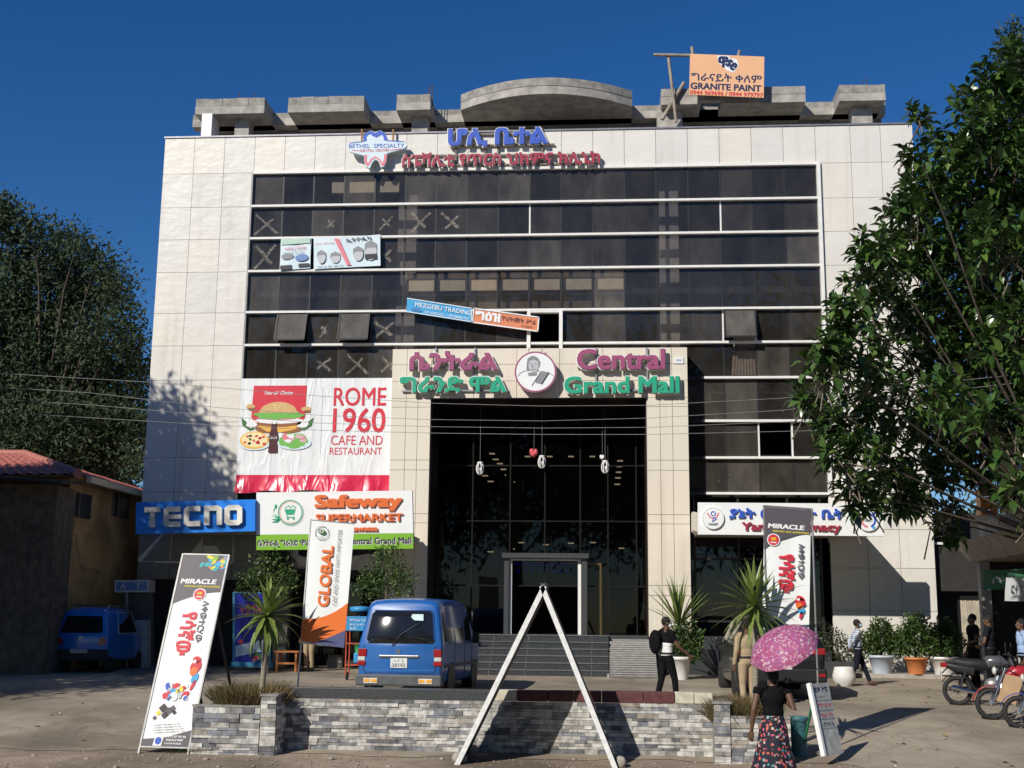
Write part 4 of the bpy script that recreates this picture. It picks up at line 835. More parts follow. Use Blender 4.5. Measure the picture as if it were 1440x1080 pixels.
# --- cash machine booth sign
T, W, H = frame(at(161, 833, 33.6), at(209, 832.5, 33.6), at(161, 816, 33.6)); r = signroot('cash_booth', 'cash machine booth with a pale blue lettered sign box behind the small blue car', 'booth', T)
m = MB(T); m.box(0, W, 0, .5, 0, H, SLG); m.rect(.05, W-.05, .05, H-.05, -.004, vin('booth_blue', (.08, .22, .50))); part(r, 'sign_box', m, world=True)
m = MB(T); m.text('A', W*.27, H*.5, W*.19, H*.48, SLG, -.02, ext=.02, bold=.04); m.text('T', W*.71, H*.5, W*.2, H*.48, SLG, -.02, ext=.02, bold=.04); part(r, 'lettering', m, world=True)
zg = G(33.6)-T[2][3]; m = MB(T); m.box(W*.05, W*.95, .4, .55, zg, 0, mat('booth_grey', (.08, .08, .08), .5)); m.box(W*.32, W*.38, .02, .08, zg, -.005, STEEL); m.box(W*.55, W*.9, .1, .4, zg, zg+1.25, mat('machine_silver', (.5, .5, .48), .4, metal=.3)); part(r, 'machine', m, world=True)
# ================================================================ STONE PLANTER WALLS
STN = [mat('ledge_stone_%s' % n, c, .88, .42, 9, .6, 45) for n, c in (('white', (.50, .49, .46)), ('pale', (.40, .385, .36)), ('grey', (.24, .235, .23)), ('slate', (.13, .13, .14)), ('tan', (.31, .275, .23)), ('bluegrey', (.20, .21, .235)))]
def veneer(mb, x0, x1, z0, z1, y, nrm=-1, axis='x'):
    """stacked ledge stone facing: rows of thin blocks of uneven length, tone and projection"""
    z = z0
    while z < z1-.01:
        hh = min(rnd.choice([.04, .05, .06, .08]), z1-z)
        if z1-z-hh < .03: hh = z1-z
        x = x0
        while x < x1-.01:
            l = min(rnd.uniform(.1, .36), x1-x)
            if x1-x-l < .08: l = x1-x
            d = rnd.uniform(.005, .03); m = rnd.choices(STN, (7, 5, 4, 2.4, 1.2, 1.6))[0]
            if axis == 'x': mb.box(x+.002, x+l-.002, y-d, y+.03, z+.002, z+hh-.002, m)
            else: a, b = sorted((y+d, y-.03)); mb.box(a, b, x+.002, x+l-.002, z+.002, z+hh-.002, m)
            x += l
        z += hh
SOIL = mat('planter_soil', (.10, .075, .055), .95, .4, 20, .8, 40)
CEM = mat('cement_render', (.25, .24, .22), .9, .25, 8, .3, 40)
def zat(px, py, Y): return at(px, py, Y).z
YW = 20.6
wall = thing('planter_wall', 'low stacked stone wall with maroon and cream kerb stones on top', 'garden wall', (-.9, YW, G(YW)))
wx0, wx1 = at(389, 1000, YW).x, at(1003, 1000, YW).x
zt0 = zat(690, 986, YW)
m = MB(); m.box(wx0, wx1, YW+.03, YW+.28, G(YW)-.2, zt0-.02, CEM); veneer(m, wx0, wx1, G(YW)-.1, zt0, YW+.005); part(wall, 'stone_face', m, world=True)
KERB = [('coping', 405, 692, GRANITE), ('kerbstone', 692, 727, mat('cream_kerb', (.52, .48, .38), .85, .2, 8)), ('kerbstone', 727, 770, 0), ('kerbstone', 770, 806, 0), ('kerbstone', 806, 846, 0), ('kerbstone', 846, 905, 0), ('kerbstone', 905, 949, 0), ('kerbstone', 949, 976, MATS['cream_kerb']), ('kerbstone', 976, 1003, MATS['cream_kerb'])]
MARO = mat('maroon_kerb', (.10, .03, .03), .7, .3, 10)
for nm, a, b, mm in KERB:
    m = MB(); xa, xb = at(a, 975, YW).x, at(b, 975, YW).x; yo = 0 if nm == 'coping' else rnd.uniform(-.01, .02)
    m.box(xa+.004, xb-.004, YW+.0+yo, YW+.3, zt0+.004, zt0+.175+rnd.uniform(-.006, .006), mm or MARO); part(wall, nm, m, world=True, bevel=.012)
for (pxa, pxb, pxc, side) in ((366, 389, 388, 1), (1003, 1027, 1004, -1)):      # end piers that step forward
    m = MB(); xa, xb = at(pxa, 1000, 20.0).x, at(pxb, 1000, 20.0).x; zt = zat(pxa, 979 if side > 0 else 990, 20.0)
    m.box(xa+.03, xb-.03, 20.03, 20.95, G(20)-.2, zt-.01, CEM); veneer(m, xa+.01, xb-.005, G(20)-.1, zt, 20.0)
    veneer(m, 20.01, 20.9, G(20)-.1, zt, xb-.01, axis='y') if side > 0 else None
    m.box(xa-.01, xb+.02, 19.97, 20.98, zt+.002, zt+.035, CEM); part(wall, 'pier', m, world=True)
for nm, pxa, pxb, pyt, lab in (('planter_box', 270, 365.5, 994, 'low stone planter with dry grass beside the leaning printing shop board'), ('planter_box', 1027.5, 1112, 1010, 'low stone planter with dry grass behind the woman with the umbrella')):
    xa, xb = at(pxa, 1020, 20.02).x, at(pxb, 1020, 20.02).x; zt = zat(pxa+40, pyt, 20.02)
    r = thing(nm, lab, 'planter', ((xa+xb)/2, 20.4, G(20.4)))
    m = MB(); m.box(xa+.03, xb-.004, 20.05, 20.18, G(20)-.2, zt-.01, CEM); veneer(m, xa, xb-.004, G(20)-.1, zt-.004, 20.02); m.box(xa+.03, xa+.16, 20.185, 21.4, G(20)-.2, zt-.01, CEM); m.box(xb-.13, xb-.004, 20.185, 21.4, G(20)-.2, zt-.01, CEM); part(r, 'stone_face', m, world=True)
    m = MB(); m.box(xa-.015, xb-.004, 20.0, 20.2, zt, zt+.03, CEM); part(r, 'coping', m, world=True)
    m = MB(); m.box(xa+.165, xb-.14, 20.19, 21.35, G(20)-.1, zt-.06, SOIL); part(r, 'soil', m, world=True)
# big A-frame hoarding seen edge-on
ap = at(764, 823, 19.5); zl = at(640, 1074, 19.5); zr = at(868, 1079, 19.5)
r = thing('a_frame_board', 'tall white edged A-frame hoarding seen edge on in front of the stone wall', 'sign board', (ap.x, 19.5, G(19.5)))
EDGE = mat('worn_white_edge', (.74, .74, .73), .5, .15, 12); DP = mat('dark_board_back', (.035, .035, .04), .6, .3)
for f, sgn in ((zl, 1), (zr, -1)):
    a = Vector((f.x, 19.42, G(19.4))); b = Vector((ap.x-sgn*.005, 19.42, ap.z)); d = (b-a).normalized(); nn = Vector((d.z, 0, -d.x))*.058*sgn; dep = Vector((0, 1.0, 0))
    m = MB(); q = [a-nn*.0, a+nn, a+nn+dep, a+dep]; e = (b-a); m.hexa([q[0], q[1], q[2], q[3]]+[k+e for k in q], DP); part(r, 'panel', m, world=True)
    m = MB(); up = Vector((0, -.012, 0)); w2 = nn*1.15
    m.hexa([a-nn*.15+up, a+w2+up, a+w2, a-nn*.15, b-nn*.15+up, b+w2+up, b+w2, b-nn*.15], EDGE); part(r, 'edge_strip', m, world=True)
m = MB(); m.box(ap.x-.05, ap.x+.05, 19.5, 20.4, ap.z-.02, ap.z+.035, DP); part(r, 'hinge', m, world=True)
for k, (px, py) in enumerate(((646, 1072), (663, 1060), (872, 1078))):
    p = gnd(px, py); m = MB(); m.ell((0, 0, .06), (.13, .1, .1), mat('loose_rock', (.34, .3, .26), .9, .3, 12, .8, 20), 7, 5)
    o = m.build('loose_rock'); o.location = (p.x, p.y, p.z); o.rotation_euler = (0, 0, k); tag(o, ('rough grey stone at the very foot of the A-frame\'s left leg', 'rough grey stone just right of the A-frame\'s left leg', 'rough grey stone by the A-frame\'s right leg')[k], 'stone', 'stones at the A-frame feet')
# hand-lettered sandwich board
T, W, H = frame(at(1160.5, 1063, 20.0), at(1185.5, 1059.5, 20.35), at(1139.5, 961.5, 20.25)); r = signroot('sandwich_board', 'worn grey hand lettered sandwich board leaning near the woman with the umbrella', 'sign board', T)
OLDB = mat('old_white_board', (.40, .40, .385), .7, .25, 9); m = MB(T); m.box(0, W, 0, .03, 0, H, OLDB); part(r, 'panel', m, world=True)
m = MB(T); m.box(-.055, -.002, -.03, .04, 0, H+.01, WHITE); part(r, 'edge_strip', m, world=True); m = MB(T); y = -.004
m.text('ፎቶ ኮፒ', W*.5, H*.91, W*.75, H*.075, SNAVY, y, bold=.02); m.text('ላሚኔሽን', W*.5, H*.81, W*.45, H*.035, SMID, y); m.text('ጥረዛ', W*.52, H*.68, W*.68, H*.065, SRED, y); m.text('ፕሪንት', W*.55, H*.55, W*.75, H*.06, SRED, y); m.text('ስካን', W*.55, H*.42, W*.6, H*.07, SDK, y)
for k in (.75, .61, .49, .36): m.rect(.01, W-.01, H*k, H*k+.012, y, SMID)
part(r, 'lettering', m, world=True); m = MB(); GP = mat('green_pole', (.03, .20, .10), .5); m.tube([T @ Vector((.03, .05, H*.75)), Vector((at(1131, 1020, 20.6).x, 20.9, G(20.9)))], .022, GP, 8); part(r, 'prop_leg', m, world=True)
# teal bin
p = gnd(1127, 1066); r = thing('litter_bin', 'narrow weathered teal bin standing behind the woman\'s skirt', 'bin', (p.x, p.y+.2, p.z))
m = MB(); TL = mat('weathered_teal', (.05, .18, .22), .6, .3, 6); m.lathe([(.11, 0), (.12, .02), (.135, .58), (.145, .6), (.145, .62), (.12, .61), (.11, .1), (.0, .1)], TL, 18); part(r, 'body', m); m = MB(); m.lathe([(.15, .55), (.155, .56), (.155, .6), (.15, .61)], mat('teal_rim', (.04, .12, .15), .6), 18); part(r, 'rim', m)

# ================================================================ PLANTS
def leafmat(name, c0, c1, rough=.45, trans=.12):
    m, t, b = newmat(name)
    g = N(t, 'ShaderNodeObjectInfo'); n = N(t, 'ShaderNodeTexNoise', Scale=1.3, Detail=4.0); t.links.new(coords(t), n.inputs[0])
    n2 = N(t, 'ShaderNodeTexNoise', Scale=23., Detail=2.0); t.links.new(coords(t), n2.inputs[0])
    c = mix(t, c0, c1, ramp(t, n.outputs[0], [(.35, 0.), (.65, 1.)])); c = mix(t, c, [min(1, q*1.7) for q in c1], ramp(t, n2.outputs[0], [(.55, 0.), (.75, .7)]))
    t.links.new(c, b.inputs['Base Color']); b.inputs['Roughness'].default_value = rough
    tl = N(t, 'ShaderNodeBsdfTranslucent'); t.links.new(c, tl.inputs[0]); ms = N(t, 'ShaderNodeMixShader'); ms.inputs[0].default_value = trans
    t.links.new(b.outputs[0], ms.inputs[1]); t.links.new(tl.outputs[0], ms.inputs[2]); t.links.new(ms.outputs[0], t.nodes['Material Output'].inputs[0]); return m
FICUS = leafmat('rubber_leaf', (.026, .062, .014), (.05, .10, .022), .26, .1)
FICUSM = leafmat('rubber_leaf_mid', (.05, .10, .022), (.085, .15, .035), .3, .12)
FICUSY = leafmat('rubber_leaf_young', (.07, .13, .03), (.12, .19, .04), .3, .15)
FINE = leafmat('fine_leaf', (.016, .033, .012), (.032, .056, .018), .75, .06)
FINEY = leafmat('fine_leaf_pale', (.045, .065, .022), (.075, .09, .032), .75, .08)
SHRUB = leafmat('shrub_leaf', (.03, .065, .015), (.06, .11, .025), .45, .15)
SWORD = leafmat('sword_leaf', (.11, .165, .035), (.19, .25, .06), .38, .12)
DRYG = leafmat('dry_grass', (.12, .08, .035), (.21, .145, .065), .8, .15)
BARK = mat('grey_bark', (.16, .13, .10), .9, .3, 12, .8, 30, sc=(1, 1, .3)); PALMB = mat('palm_trunk', (.26, .23, .18), .85, .25, 14, .6, 40, sc=(.5, .5, 3))
RNG = np.random.default_rng(5)
LEAF_V = np.array([(0, 0, 0), (.30, .5, .10), (0, .5, 0), (-.30, .5, .10), (0, 1.0, -.12), (.2, .82, .0), (-.2, .82, .0), (.2, .18, .04), (-.2, .18, .04)])   # across, along, up: folded blade
LEAF_F = np.array([(0, 7, 2, 8), (7, 1, 2, 7), (8, 2, 3, 8), (1, 5, 4, 2), (2, 4, 6, 3)])
def leaves(pos, dirs, ups, length, width, rounded=False):
    """one folded blade per row; returns vertices and quads"""
    d = dirs/np.linalg.norm(dirs, axis=1, keepdims=True); x = np.cross(d, ups); x /= np.linalg.norm(x, axis=1, keepdims=True)+1e-9; u = np.cross(x, d)
    if rounded:
        base = np.array([(0, 0, 0), (.36, .22, .07), (.47, .55, .09), (0, 1., -.16), (-.47, .55, .09), (-.36, .22, .07), (0, .5, 0)]); f = np.array([(0, 1, 2, 6), (6, 2, 3, 4), (0, 6, 4, 5)])
        V = pos[:, None, :]+(base[None, :, 0, None]*x[:, None, :]*width[:, None, None]+base[None, :, 1, None]*d[:, None, :]*length[:, None, None]+base[None, :, 2, None]*u[:, None, :]*length[:, None, None])
        return V.reshape(-1, 3), (f[None]+7*np.arange(len(pos))[:, None, None]).reshape(-1, 4)
    base = np.array([(0, 0, 0), (.5, .45, .12), (0, .5, 0), (-.5, .45, .12), (0, 1., -.15)])
    V = pos[:, None, :]+(base[None, :, 0, None]*x[:, None, :]*width[:, None, None]+base[None, :, 1, None]*d[:, None, :]*length[:, None, None]+base[None, :, 2, None]*u[:, None, :]*length[:, None, None])
    f = np.array([(0, 1, 4, 2), (0, 2, 4, 3)]); F = (f[None]+5*np.arange(len(pos))[:, None, None]).reshape(-1, 4)
    return V.reshape(-1, 3), F
def norm(a): return a/(np.linalg.norm(a, axis=-1, keepdims=True)+1e-9)
def lobes_pts(lobes, n, shell=.55):
    """n points spread through ellipsoid lobes, denser towards their skins; returns points and outward directions"""
    vol = np.array([l[3]**2 for l in lobes]); cnt = np.maximum(7, (n*vol/vol.sum()).astype(int)); P = []; D = []
    for l, k in zip(lobes, cnt):
        v = norm(RNG.normal(size=(k, 3))); q = RNG.uniform(shell**3, 1, k)**(1/3); sc = np.array([1, 1, .85])
        P.append(np.array(l[:3])+v*q[:, None]*l[3]*sc); D.append(v)
    return np.concatenate(P), np.concatenate(D)
def limbs(mb, base, tips, r0, m, rise=.45):
    b = Vector(base)
    for t in tips:
        t = Vector(t); k = b.lerp(t, .5)+Vector((rnd.uniform(-.3, .3), rnd.uniform(-.3, .3), (t-b).length*.02)); mb.tube([b, b.lerp(k, .5)+Vector((0, 0, .1)), k, k.lerp(t, .6)+Vector((rnd.uniform(-.15, .15), 0, .1)), t], [r0, r0*.8, r0*.55, r0*.32, r0*.1], m, 6)
def pxlobes(lst, Y, jit=1.):
    out = []
    for (px, py, r) in lst:
        y = Y+rnd.uniform(-jit, jit); p = at(px, py, y); out.append((p.x, p.y, p.z, r/FPX*y))
    return out
# big-leaved tree at the right edge
FL = [(1378, 240, 95), (1300, 325, 72), (1236, 352, 38), (1222, 400, 36), (1300, 440, 95), (1205, 500, 52), (1152, 512, 42), (1138, 562, 32), (1255, 590, 105), (1188, 640, 42), (1205, 700, 34), (1250, 690, 45),
      (1380, 400, 130), (1410, 520, 120), (1420, 170, 70), (1360, 610, 80), (1312, 690, 50), (1287, 205, 24), (1290, 160, 14), (1296, 262, 34), (1345, 215, 30), (1372, 140, 32), (1430, 110, 55), (1500, 280, 150), (1510, 480, 160), (1480, 620, 80), (1190, 440, 26), (1180, 350+95, 24), (1270, 290, 22), (1395, 640, 55), (1330, 740, 24), (1410, 690, 26)]
lob = []
for (px, py, rr_) in FL:
    yy = (24.6 if px < 1215 else 26.6 if px < 1290 else 29.0)+rnd.uniform(-1.2, 1.2); q = at(px, py, yy); lob.append((q.x, q.y, q.z, rr_/FPX*yy))
for (px, py, rr_, yy) in ((1405, 610, 50, 22), (1440, 480, 60, 22.5), (1400, 330, 55, 23.5), (1462, 690, 45, 20.5), (1335, 560, 40, 24)): q = at(px, py, yy); lob.append((q.x, q.y, q.z, rr_/FPX*yy))
fb = (10.6, 29.3, G(29.3))
r = thing('rubber_tree', 'large glossy broad leaved rubber tree filling the right edge of the photo', 'tree', fb)
P, D = lobes_pts(lob, 2500, .42)
nl = 9; k = len(P); ang = np.tile(np.arange(nl)*2.4, (k, 1))+RNG.uniform(0, 6.28, (k, 1)); ax = norm(D*.7+np.array([-.1, -.35, .55])+RNG.normal(size=(k, 3))*.3)
e1 = norm(np.cross(ax, RNG.normal(size=(k, 3)))); e2 = np.cross(ax, e1); up = np.linspace(-.25, 1.1, nl)
dr = (np.cos(ang)[..., None]*e1[:, None, :]+np.sin(ang)[..., None]*e2[:, None, :])+ax[:, None, :]*up[None, :, None]+np.array([0, 0, -.14])
ps = P[:, None, :]+ax[:, None, :]*(np.linspace(-.16, .1, nl)[None, :, None]); dr = dr.reshape(-1, 3)+RNG.normal(size=(k*nl, 3))*.18; ps = ps.reshape(-1, 3)
L = RNG.uniform(.21, .37, k*nl)*np.repeat(RNG.uniform(.75, 1.25, k), nl); V, F = leaves(ps, dr, np.tile(np.array([0., 0, 1.]), (k*nl, 1))+RNG.normal(size=(k*nl, 3))*.25, L, L*.48, True)
idx = RNG.choice(3, k*nl, p=[.66, .10, .24]).repeat(3)
npmesh('crown', V-np.array(fb), F, [FICUS, FICUSY, FICUSM], idx, r, True)
DBARK = mat('dark_bark', (.07, .055, .042), .9, .3, 12)
mb = MB(); limbs(mb, (10.6, 28.6, 3.6), [l[:3] for l in lob], .055, DBARK); b2 = (10.6, 29.3, fb[2])
part(r, 'limb', mb, world=True)
mb = MB(); mb.tube([(10.75, 29.4, fb[2]-.1), (10.65, 29.3, 2.2), (10.6, 29.3, 3.7), (10.4, 29.2, 7), (10.1, 29.2, 10)], [.42, .3, .27, .2, .08], BARK, 12); part(r, 'trunk', mb, world=True)
mb = MB()
for i in range(0, len(P), 3):
    a = Vector(P[i]); d = Vector(ax[i]); mb.tube([a-d*.9+Vector((.1, 0, -.15)), a-d*.3, a+d*.02], [.02, .014, .006], BARK, 4, False)
part(r, 'twig', mb, world=True)
# fine-leaved trees
def finetree(name, label, lob, base, nclump, per, ll, spread, trunk=.3, pale=.25, group=None, mats=None):
    r = thing(name, label, 'tree', base, 0, group)
    P, D = lobes_pts(lob, nclump, .3); k = len(P)
    ps = (P[:, None, :]+RNG.normal(size=(k, per, 3))*spread).reshape(-1, 3); dr = norm(np.repeat(D, per, 0)*.5+RNG.normal(size=(k*per, 3))+np.array([0, 0, .1]))
    L = RNG.uniform(ll*.7, ll*1.3, k*per); V, F = leaves(ps, dr, RNG.normal(size=(k*per, 3)), L, L*.38)
    tone = np.repeat(RNG.random(k) < pale, per); npmesh('crown', V-np.array(base), F, mats or [FINE, FINEY], tone.astype(int).repeat(2), r)
    mb = MB(); top = max(l[2] for l in lob); cx = np.mean([l[0] for l in lob]); cy = np.mean([l[1] for l in lob])
    mb.tube([base, (base[0]*.7+cx*.3, base[1]*.7+cy*.3, base[2]+(top-base[2])*.3), (cx, cy, base[2]+(top-base[2])*.6), (cx, cy, base[2]+(top-base[2])*.75)], [trunk, trunk*.75, trunk*.45, trunk*.1], BARK, 9)
    part(r, 'trunk', mb, world=True)
    mb = MB(); limbs(mb, (base[0]*.7+cx*.3, base[1]*.7+cy*.3, base[2]+(top-base[2])*.3), [l[:3] for l in lob], trunk*.25, mat('dark_bark', (.07, .055, .042), .9, .3, 12)); part(r, 'limb', mb, world=True)
    return r
TL = [(60, 400, 72), (128, 402, 46), (28, 345, 42), (100, 352, 40), (150, 470, 52), (60, 500, 100), (182, 590, 30), (120, 600, 85), (-30, 430, 90), (170, 530, 36), (192, 640, 28), (20, 590, 90), (160, 385, 22), (178, 430, 20), (196, 500, 16), (150, 660, 50), (-60, 560, 110), (110, 690, 60), (40, 680, 70)]
lob = pxlobes([(a, b+12, c*.98) for a, b, c in TL]+[(12, 312, 26), (45, 322, 22), (86, 330, 18), (110, 338, 16), (135, 368, 18), (160, 372, 12), (172, 402, 14), (150, 420, 20), (186, 470, 14), (200, 520, 12), (176, 500, 18), (206, 560, 10), (190, 610, 16), (205, 640, 12), (0, 300, 30), (70, 560, 110), (60, 640, 110), (150, 600, 60)], 43, 1.8)
finetree('leafy_tree', 'tall dark feathery tree behind the red tiled roof', lob, (-20.5, 43, .85), 6200, 14, .22, .27, .4, .07)
TL = [(1432, 70, 30), (1440, 110, 40), (1425, 45, 14), (1450, 160, 50), (1470, 90, 45)]
lob = pxlobes(TL, 52, 1.); finetree('pine_tree', 'thin grey green pine top behind the rubber tree', lob, (22.5, 52, .85), 420, 14, .26, .25, .3, .5)
lob = pxlobes([(1340, 800, 60), (1400, 800, 60), (1360, 730, 40), (1450, 760, 80)], 60, 1.); finetree('leafy_tree', 'dark leafy tree in the gap between the mall and the right hand shop', lob, (20, 60, .85), 500, 12, .3, .4, .3, .1)
# trees along the near side of the street: they shade the left forecourt and stand in the window reflections
shl = [(-18.4, 26, 12.3, 1.8), (-18.8, 26, 14.5, 1.1), (-18.2, 26.5, 9.3, 2.0), (-18, 27, 6.6, 2.2), (-17.2, 26.5, 4.8, 1.6), (-20.5, 26, 6, 2.8), (-19.5, 24, 4.2, 2.8), (-20.5, 26, 9, 2.2)]
finetree('leafy_tree', 'tall feathery tree beyond the left edge that shades the forecourt', shl, (-21.5, 26, .6), 4200, 13, .26, .33, .45, .25)
sh2 = [(-18.5, 19, 7.5, 2.6), (-20, 18, 10, 3), (-22, 19, 6, 3.5), (-17.5, 20, 5.2, 1.6), (-19, 20, 11.5, 1.8), (-20.2, 19.5, 15.6, 1.1), (-21.6, 19.3, 15, 1.3), (-19.9, 19.5, 13, 1.3)]  # extra tree added out of view to darken the left side
finetree('leafy_tree', 'broad feathery tree added unseen beyond the left edge to deepen the shade', sh2, (-20.5, 19, .0), 1500, 13, .26, .33, .4, .25)
opp = [(0, 0, 6.5, 3.2), (2.2, .5, 5, 2.2), (-2.3, 0, 5.2, 2.4), (.5, 0, 9, 2.2), (-.8, 1, 8, 2)]
proto = None
for x, y, s in ((-16, -14, 2.1), (-6, -16, 2.3), (3.5, -15, 2.1), (13, -16, 2.3), (24, -14, 2.0), (-27, -15, 2.2)):
    if proto is None: proto = o = finetree('street_tree', 'leafy street tree across the road behind the photographer', opp, (0, 0, 0), 700, 12, .34, .4, .3, .2, 'trees across the road behind the photographer')
    else: o = copytree(proto)
    o.location = (x, y, 0); o.scale = (s, s, s); o.rotation_euler = (0, 0, x)
# spiky plants
def blades(n, L, wid, tilt0, tilt1, droop, seg=6, seed=0, lenvar=.15):
    g = np.random.default_rng(seed); V = []; F = []
    for i in range(n):
        a = i*2.39996+g.uniform(-.3, .3); t = tilt0+(tilt1-tilt0)*(i/n)+g.uniform(-.12, .12); l = L*(1+g.uniform(-lenvar, lenvar)); p = np.zeros(3); el = t; base = len(V); side = np.array([-math.sin(a), math.cos(a), 0])
        for s in range(seg+1):
            q = s/seg; w = wid*(.55+.9*q if q < .45 else (1-q)*1.73+.003)*.9
            up = np.array([-math.cos(a)*math.sin(el), -math.sin(a)*math.sin(el), math.cos(el)])
            V += [p-side*w/2+up*w*.22, p, p+side*w/2+up*w*.22]
            st = l/seg; p = p+np.array([math.cos(a)*math.cos(el), math.sin(a)*math.cos(el), math.sin(el)])*st; el -= droop*(1-.5*math.sin(t))*q/seg*2.2
        for s in range(seg):
            b = base+3*s; F += [(b, b+1, b+4, b+3), (b+1, b+2, b+5, b+4)]
    return np.array(V), np.array(F)
def spiky(name, label, cat, base, heads, n, L, wid, tr, seed, tilt=(-1.25, 1.45), droop=.9, group=None):
    r = thing(name, label, cat, base, 0, group); b = Vector(base)
    for k, h in enumerate(heads):
        V, F = blades(n, L, wid, tilt[0], tilt[1], droop, seed=seed+k); npmesh('leaf_head', V+np.array(Vector(h)-b), F, [SWORD], None, r, True)
        if tr: m = MB(); m.tube([b, b.lerp(Vector(h), .4)+Vector((.03, 0, 0)), Vector(h)], [tr, tr*.8, tr*.7], PALMB, 10); part(r, 'trunk', m, world=True)
    return r
h = at(376, 866, 20.35); spiky('spiky_palm', 'spiky dracaena with drooping sword leaves in the left stone planter', 'plant', (at(363, 985, 20.35).x, 20.35, .55), [h], 58, .66, .12, .055, 1, droop=.7, group='spiky plants in the stone planters')
h = at(1061, 853, 20.45); spiky('spiky_palm', 'spiky yucca with radiating sword leaves in the right stone planter', 'plant', (at(1058, 1000, 20.45).x, 20.45, .5), [h], 60, .80, .10, .06, 9, tilt=(-1.2, 1.5), droop=.5, group='spiky plants in the stone planters')
# dry ornamental grass
def tuft(name, label, base, n, h, rad, mats, cat='plant', wid=.012, lean=.5, group=None):
    g = RNG; a = g.uniform(0, 6.28, n); q = g.uniform(0, 1, n)**.5*rad; p0 = np.stack([np.cos(a)*q, np.sin(a)*q, np.zeros(n)], 1); d = norm(np.stack([np.cos(a)*lean*(.2+q/rad), np.sin(a)*lean*(.2+q/rad), np.ones(n)], 1)+g.normal(size=(n, 3))*.18)
    L = h*g.uniform(.6, 1.1, n); s = norm(np.cross(d, g.normal(size=(n, 3))))*wid/2
    V = np.stack([p0-s, p0+s, p0+d*L[:, None]*.6+s, p0+d*L[:, None]*.6-s, p0+d*L[:, None]*1.+np.array([0, 0, -.04])*1.+s*.2, p0+d*L[:, None]-np.array([0, 0, .04])-s*.2], 1).reshape(-1, 3)
    f = np.array([(0, 1, 2, 3), (3, 2, 4, 5)]); F = (f[None]+6*np.arange(n)[:, None, None]).reshape(-1, 4)
    o = npmesh(name, V, F, mats, g.integers(0, len(mats), n).repeat(2)); o.location = base; return tag(o, label, cat, group)
tuft('dry_shrub', 'dry brown grassy shrub at the foot of the left spiky dracaena', (at(352, 990, 20.5).x, 20.62, .70), 4200, .5, .5, [DRYG, DRYG, leafmat('dry_green', (.10, .10, .04), (.15, .14, .06), .7)], group='dry shrubs in the planters')
tuft('dry_shrub', 'dry brown grassy shrub at the foot of the right spiky yucca', (at(1043, 1000, 20.5).x, 20.55, .60), 3600, .52, .42, [DRYG, DRYG, MATS['dry_green']], group='dry shrubs in the planters')
for k, (px, py, n, hh, rd) in enumerate(((270, 1058, 160, .14, .14), (300, 1055, 60, .1, .1), (330, 1053, 50, .09, .08), (362, 1052, 130, .2, .12), (243, 1058, 60, .1, .1))):
    p = gnd(px, py); tuft('grass_tuft', None, (p.x, p.y, p.z), n, hh, rd, [SHRUB, SHRUB, DRYG], wid=.008, lean=.9)['kind'] = 'stuff'
# leafy shrubs and potted plants
def bushmesh(parent, name, c, rx, rz, n, ll, m, base):
    v = norm(RNG.normal(size=(n, 3))); q = RNG.uniform(.2, 1, n)**.5; lump = 1+.22*np.sin(5*v[:, 0]+3*v[:, 2]+c[0])+.15*np.sin(9*v[:, 1]+4*v[:, 0]); P = np.array(c)-np.array(base)+v*q[:, None]*lump[:, None]*np.array([rx, rx*.9, rz]); d = norm(v*.6+RNG.normal(size=(n, 3))*.8+np.array([0, 0, .1]))
    L = RNG.uniform(ll*.7, ll*1.3, n); V, F = leaves(P, d, RNG.normal(size=(n, 3)), L, L*.5); return npmesh(name, V, F, m, (RNG.random(n) < .2).astype(int).repeat(2) if len(m) > 1 else None, parent)
SHRUBY = leafmat('shrub_leaf_pale', (.09, .14, .03), (.14, .2, .05), .45, .2)
for pxs, pyb, Y, lab in (((335, 420), 935, 32.6, 'small leafy street tree below the left end of the supermarket sign'), ((498, 588), 935, 31.6, 'small leafy street tree right of the orange importer flag')):
    cx = at(sum(pxs)/2, 800, Y); base = (cx.x+.1, Y, G(Y)); r = thing('street_tree', lab, 'tree', base, 0, 'small trees below the supermarket sign')
    for dx, dz, s in ((0, 0, 1), (-.45, -.35, .7), (.4, -.25, .7), (.05, .45, .55)): bushmesh(r, 'crown', (cx.x+dx, Y+rnd.uniform(-.2, .2), cx.z+dz-.1), .62*s, .6*s, int(900*s*s), .085, [SHRUB, SHRUBY], base)
    m = MB(); m.tube([base, (base[0]-.05, Y, base[2]+.9), (cx.x, Y, cx.z)], [.05, .04, .02], BARK, 8); part(r, 'trunk', m, world=True)
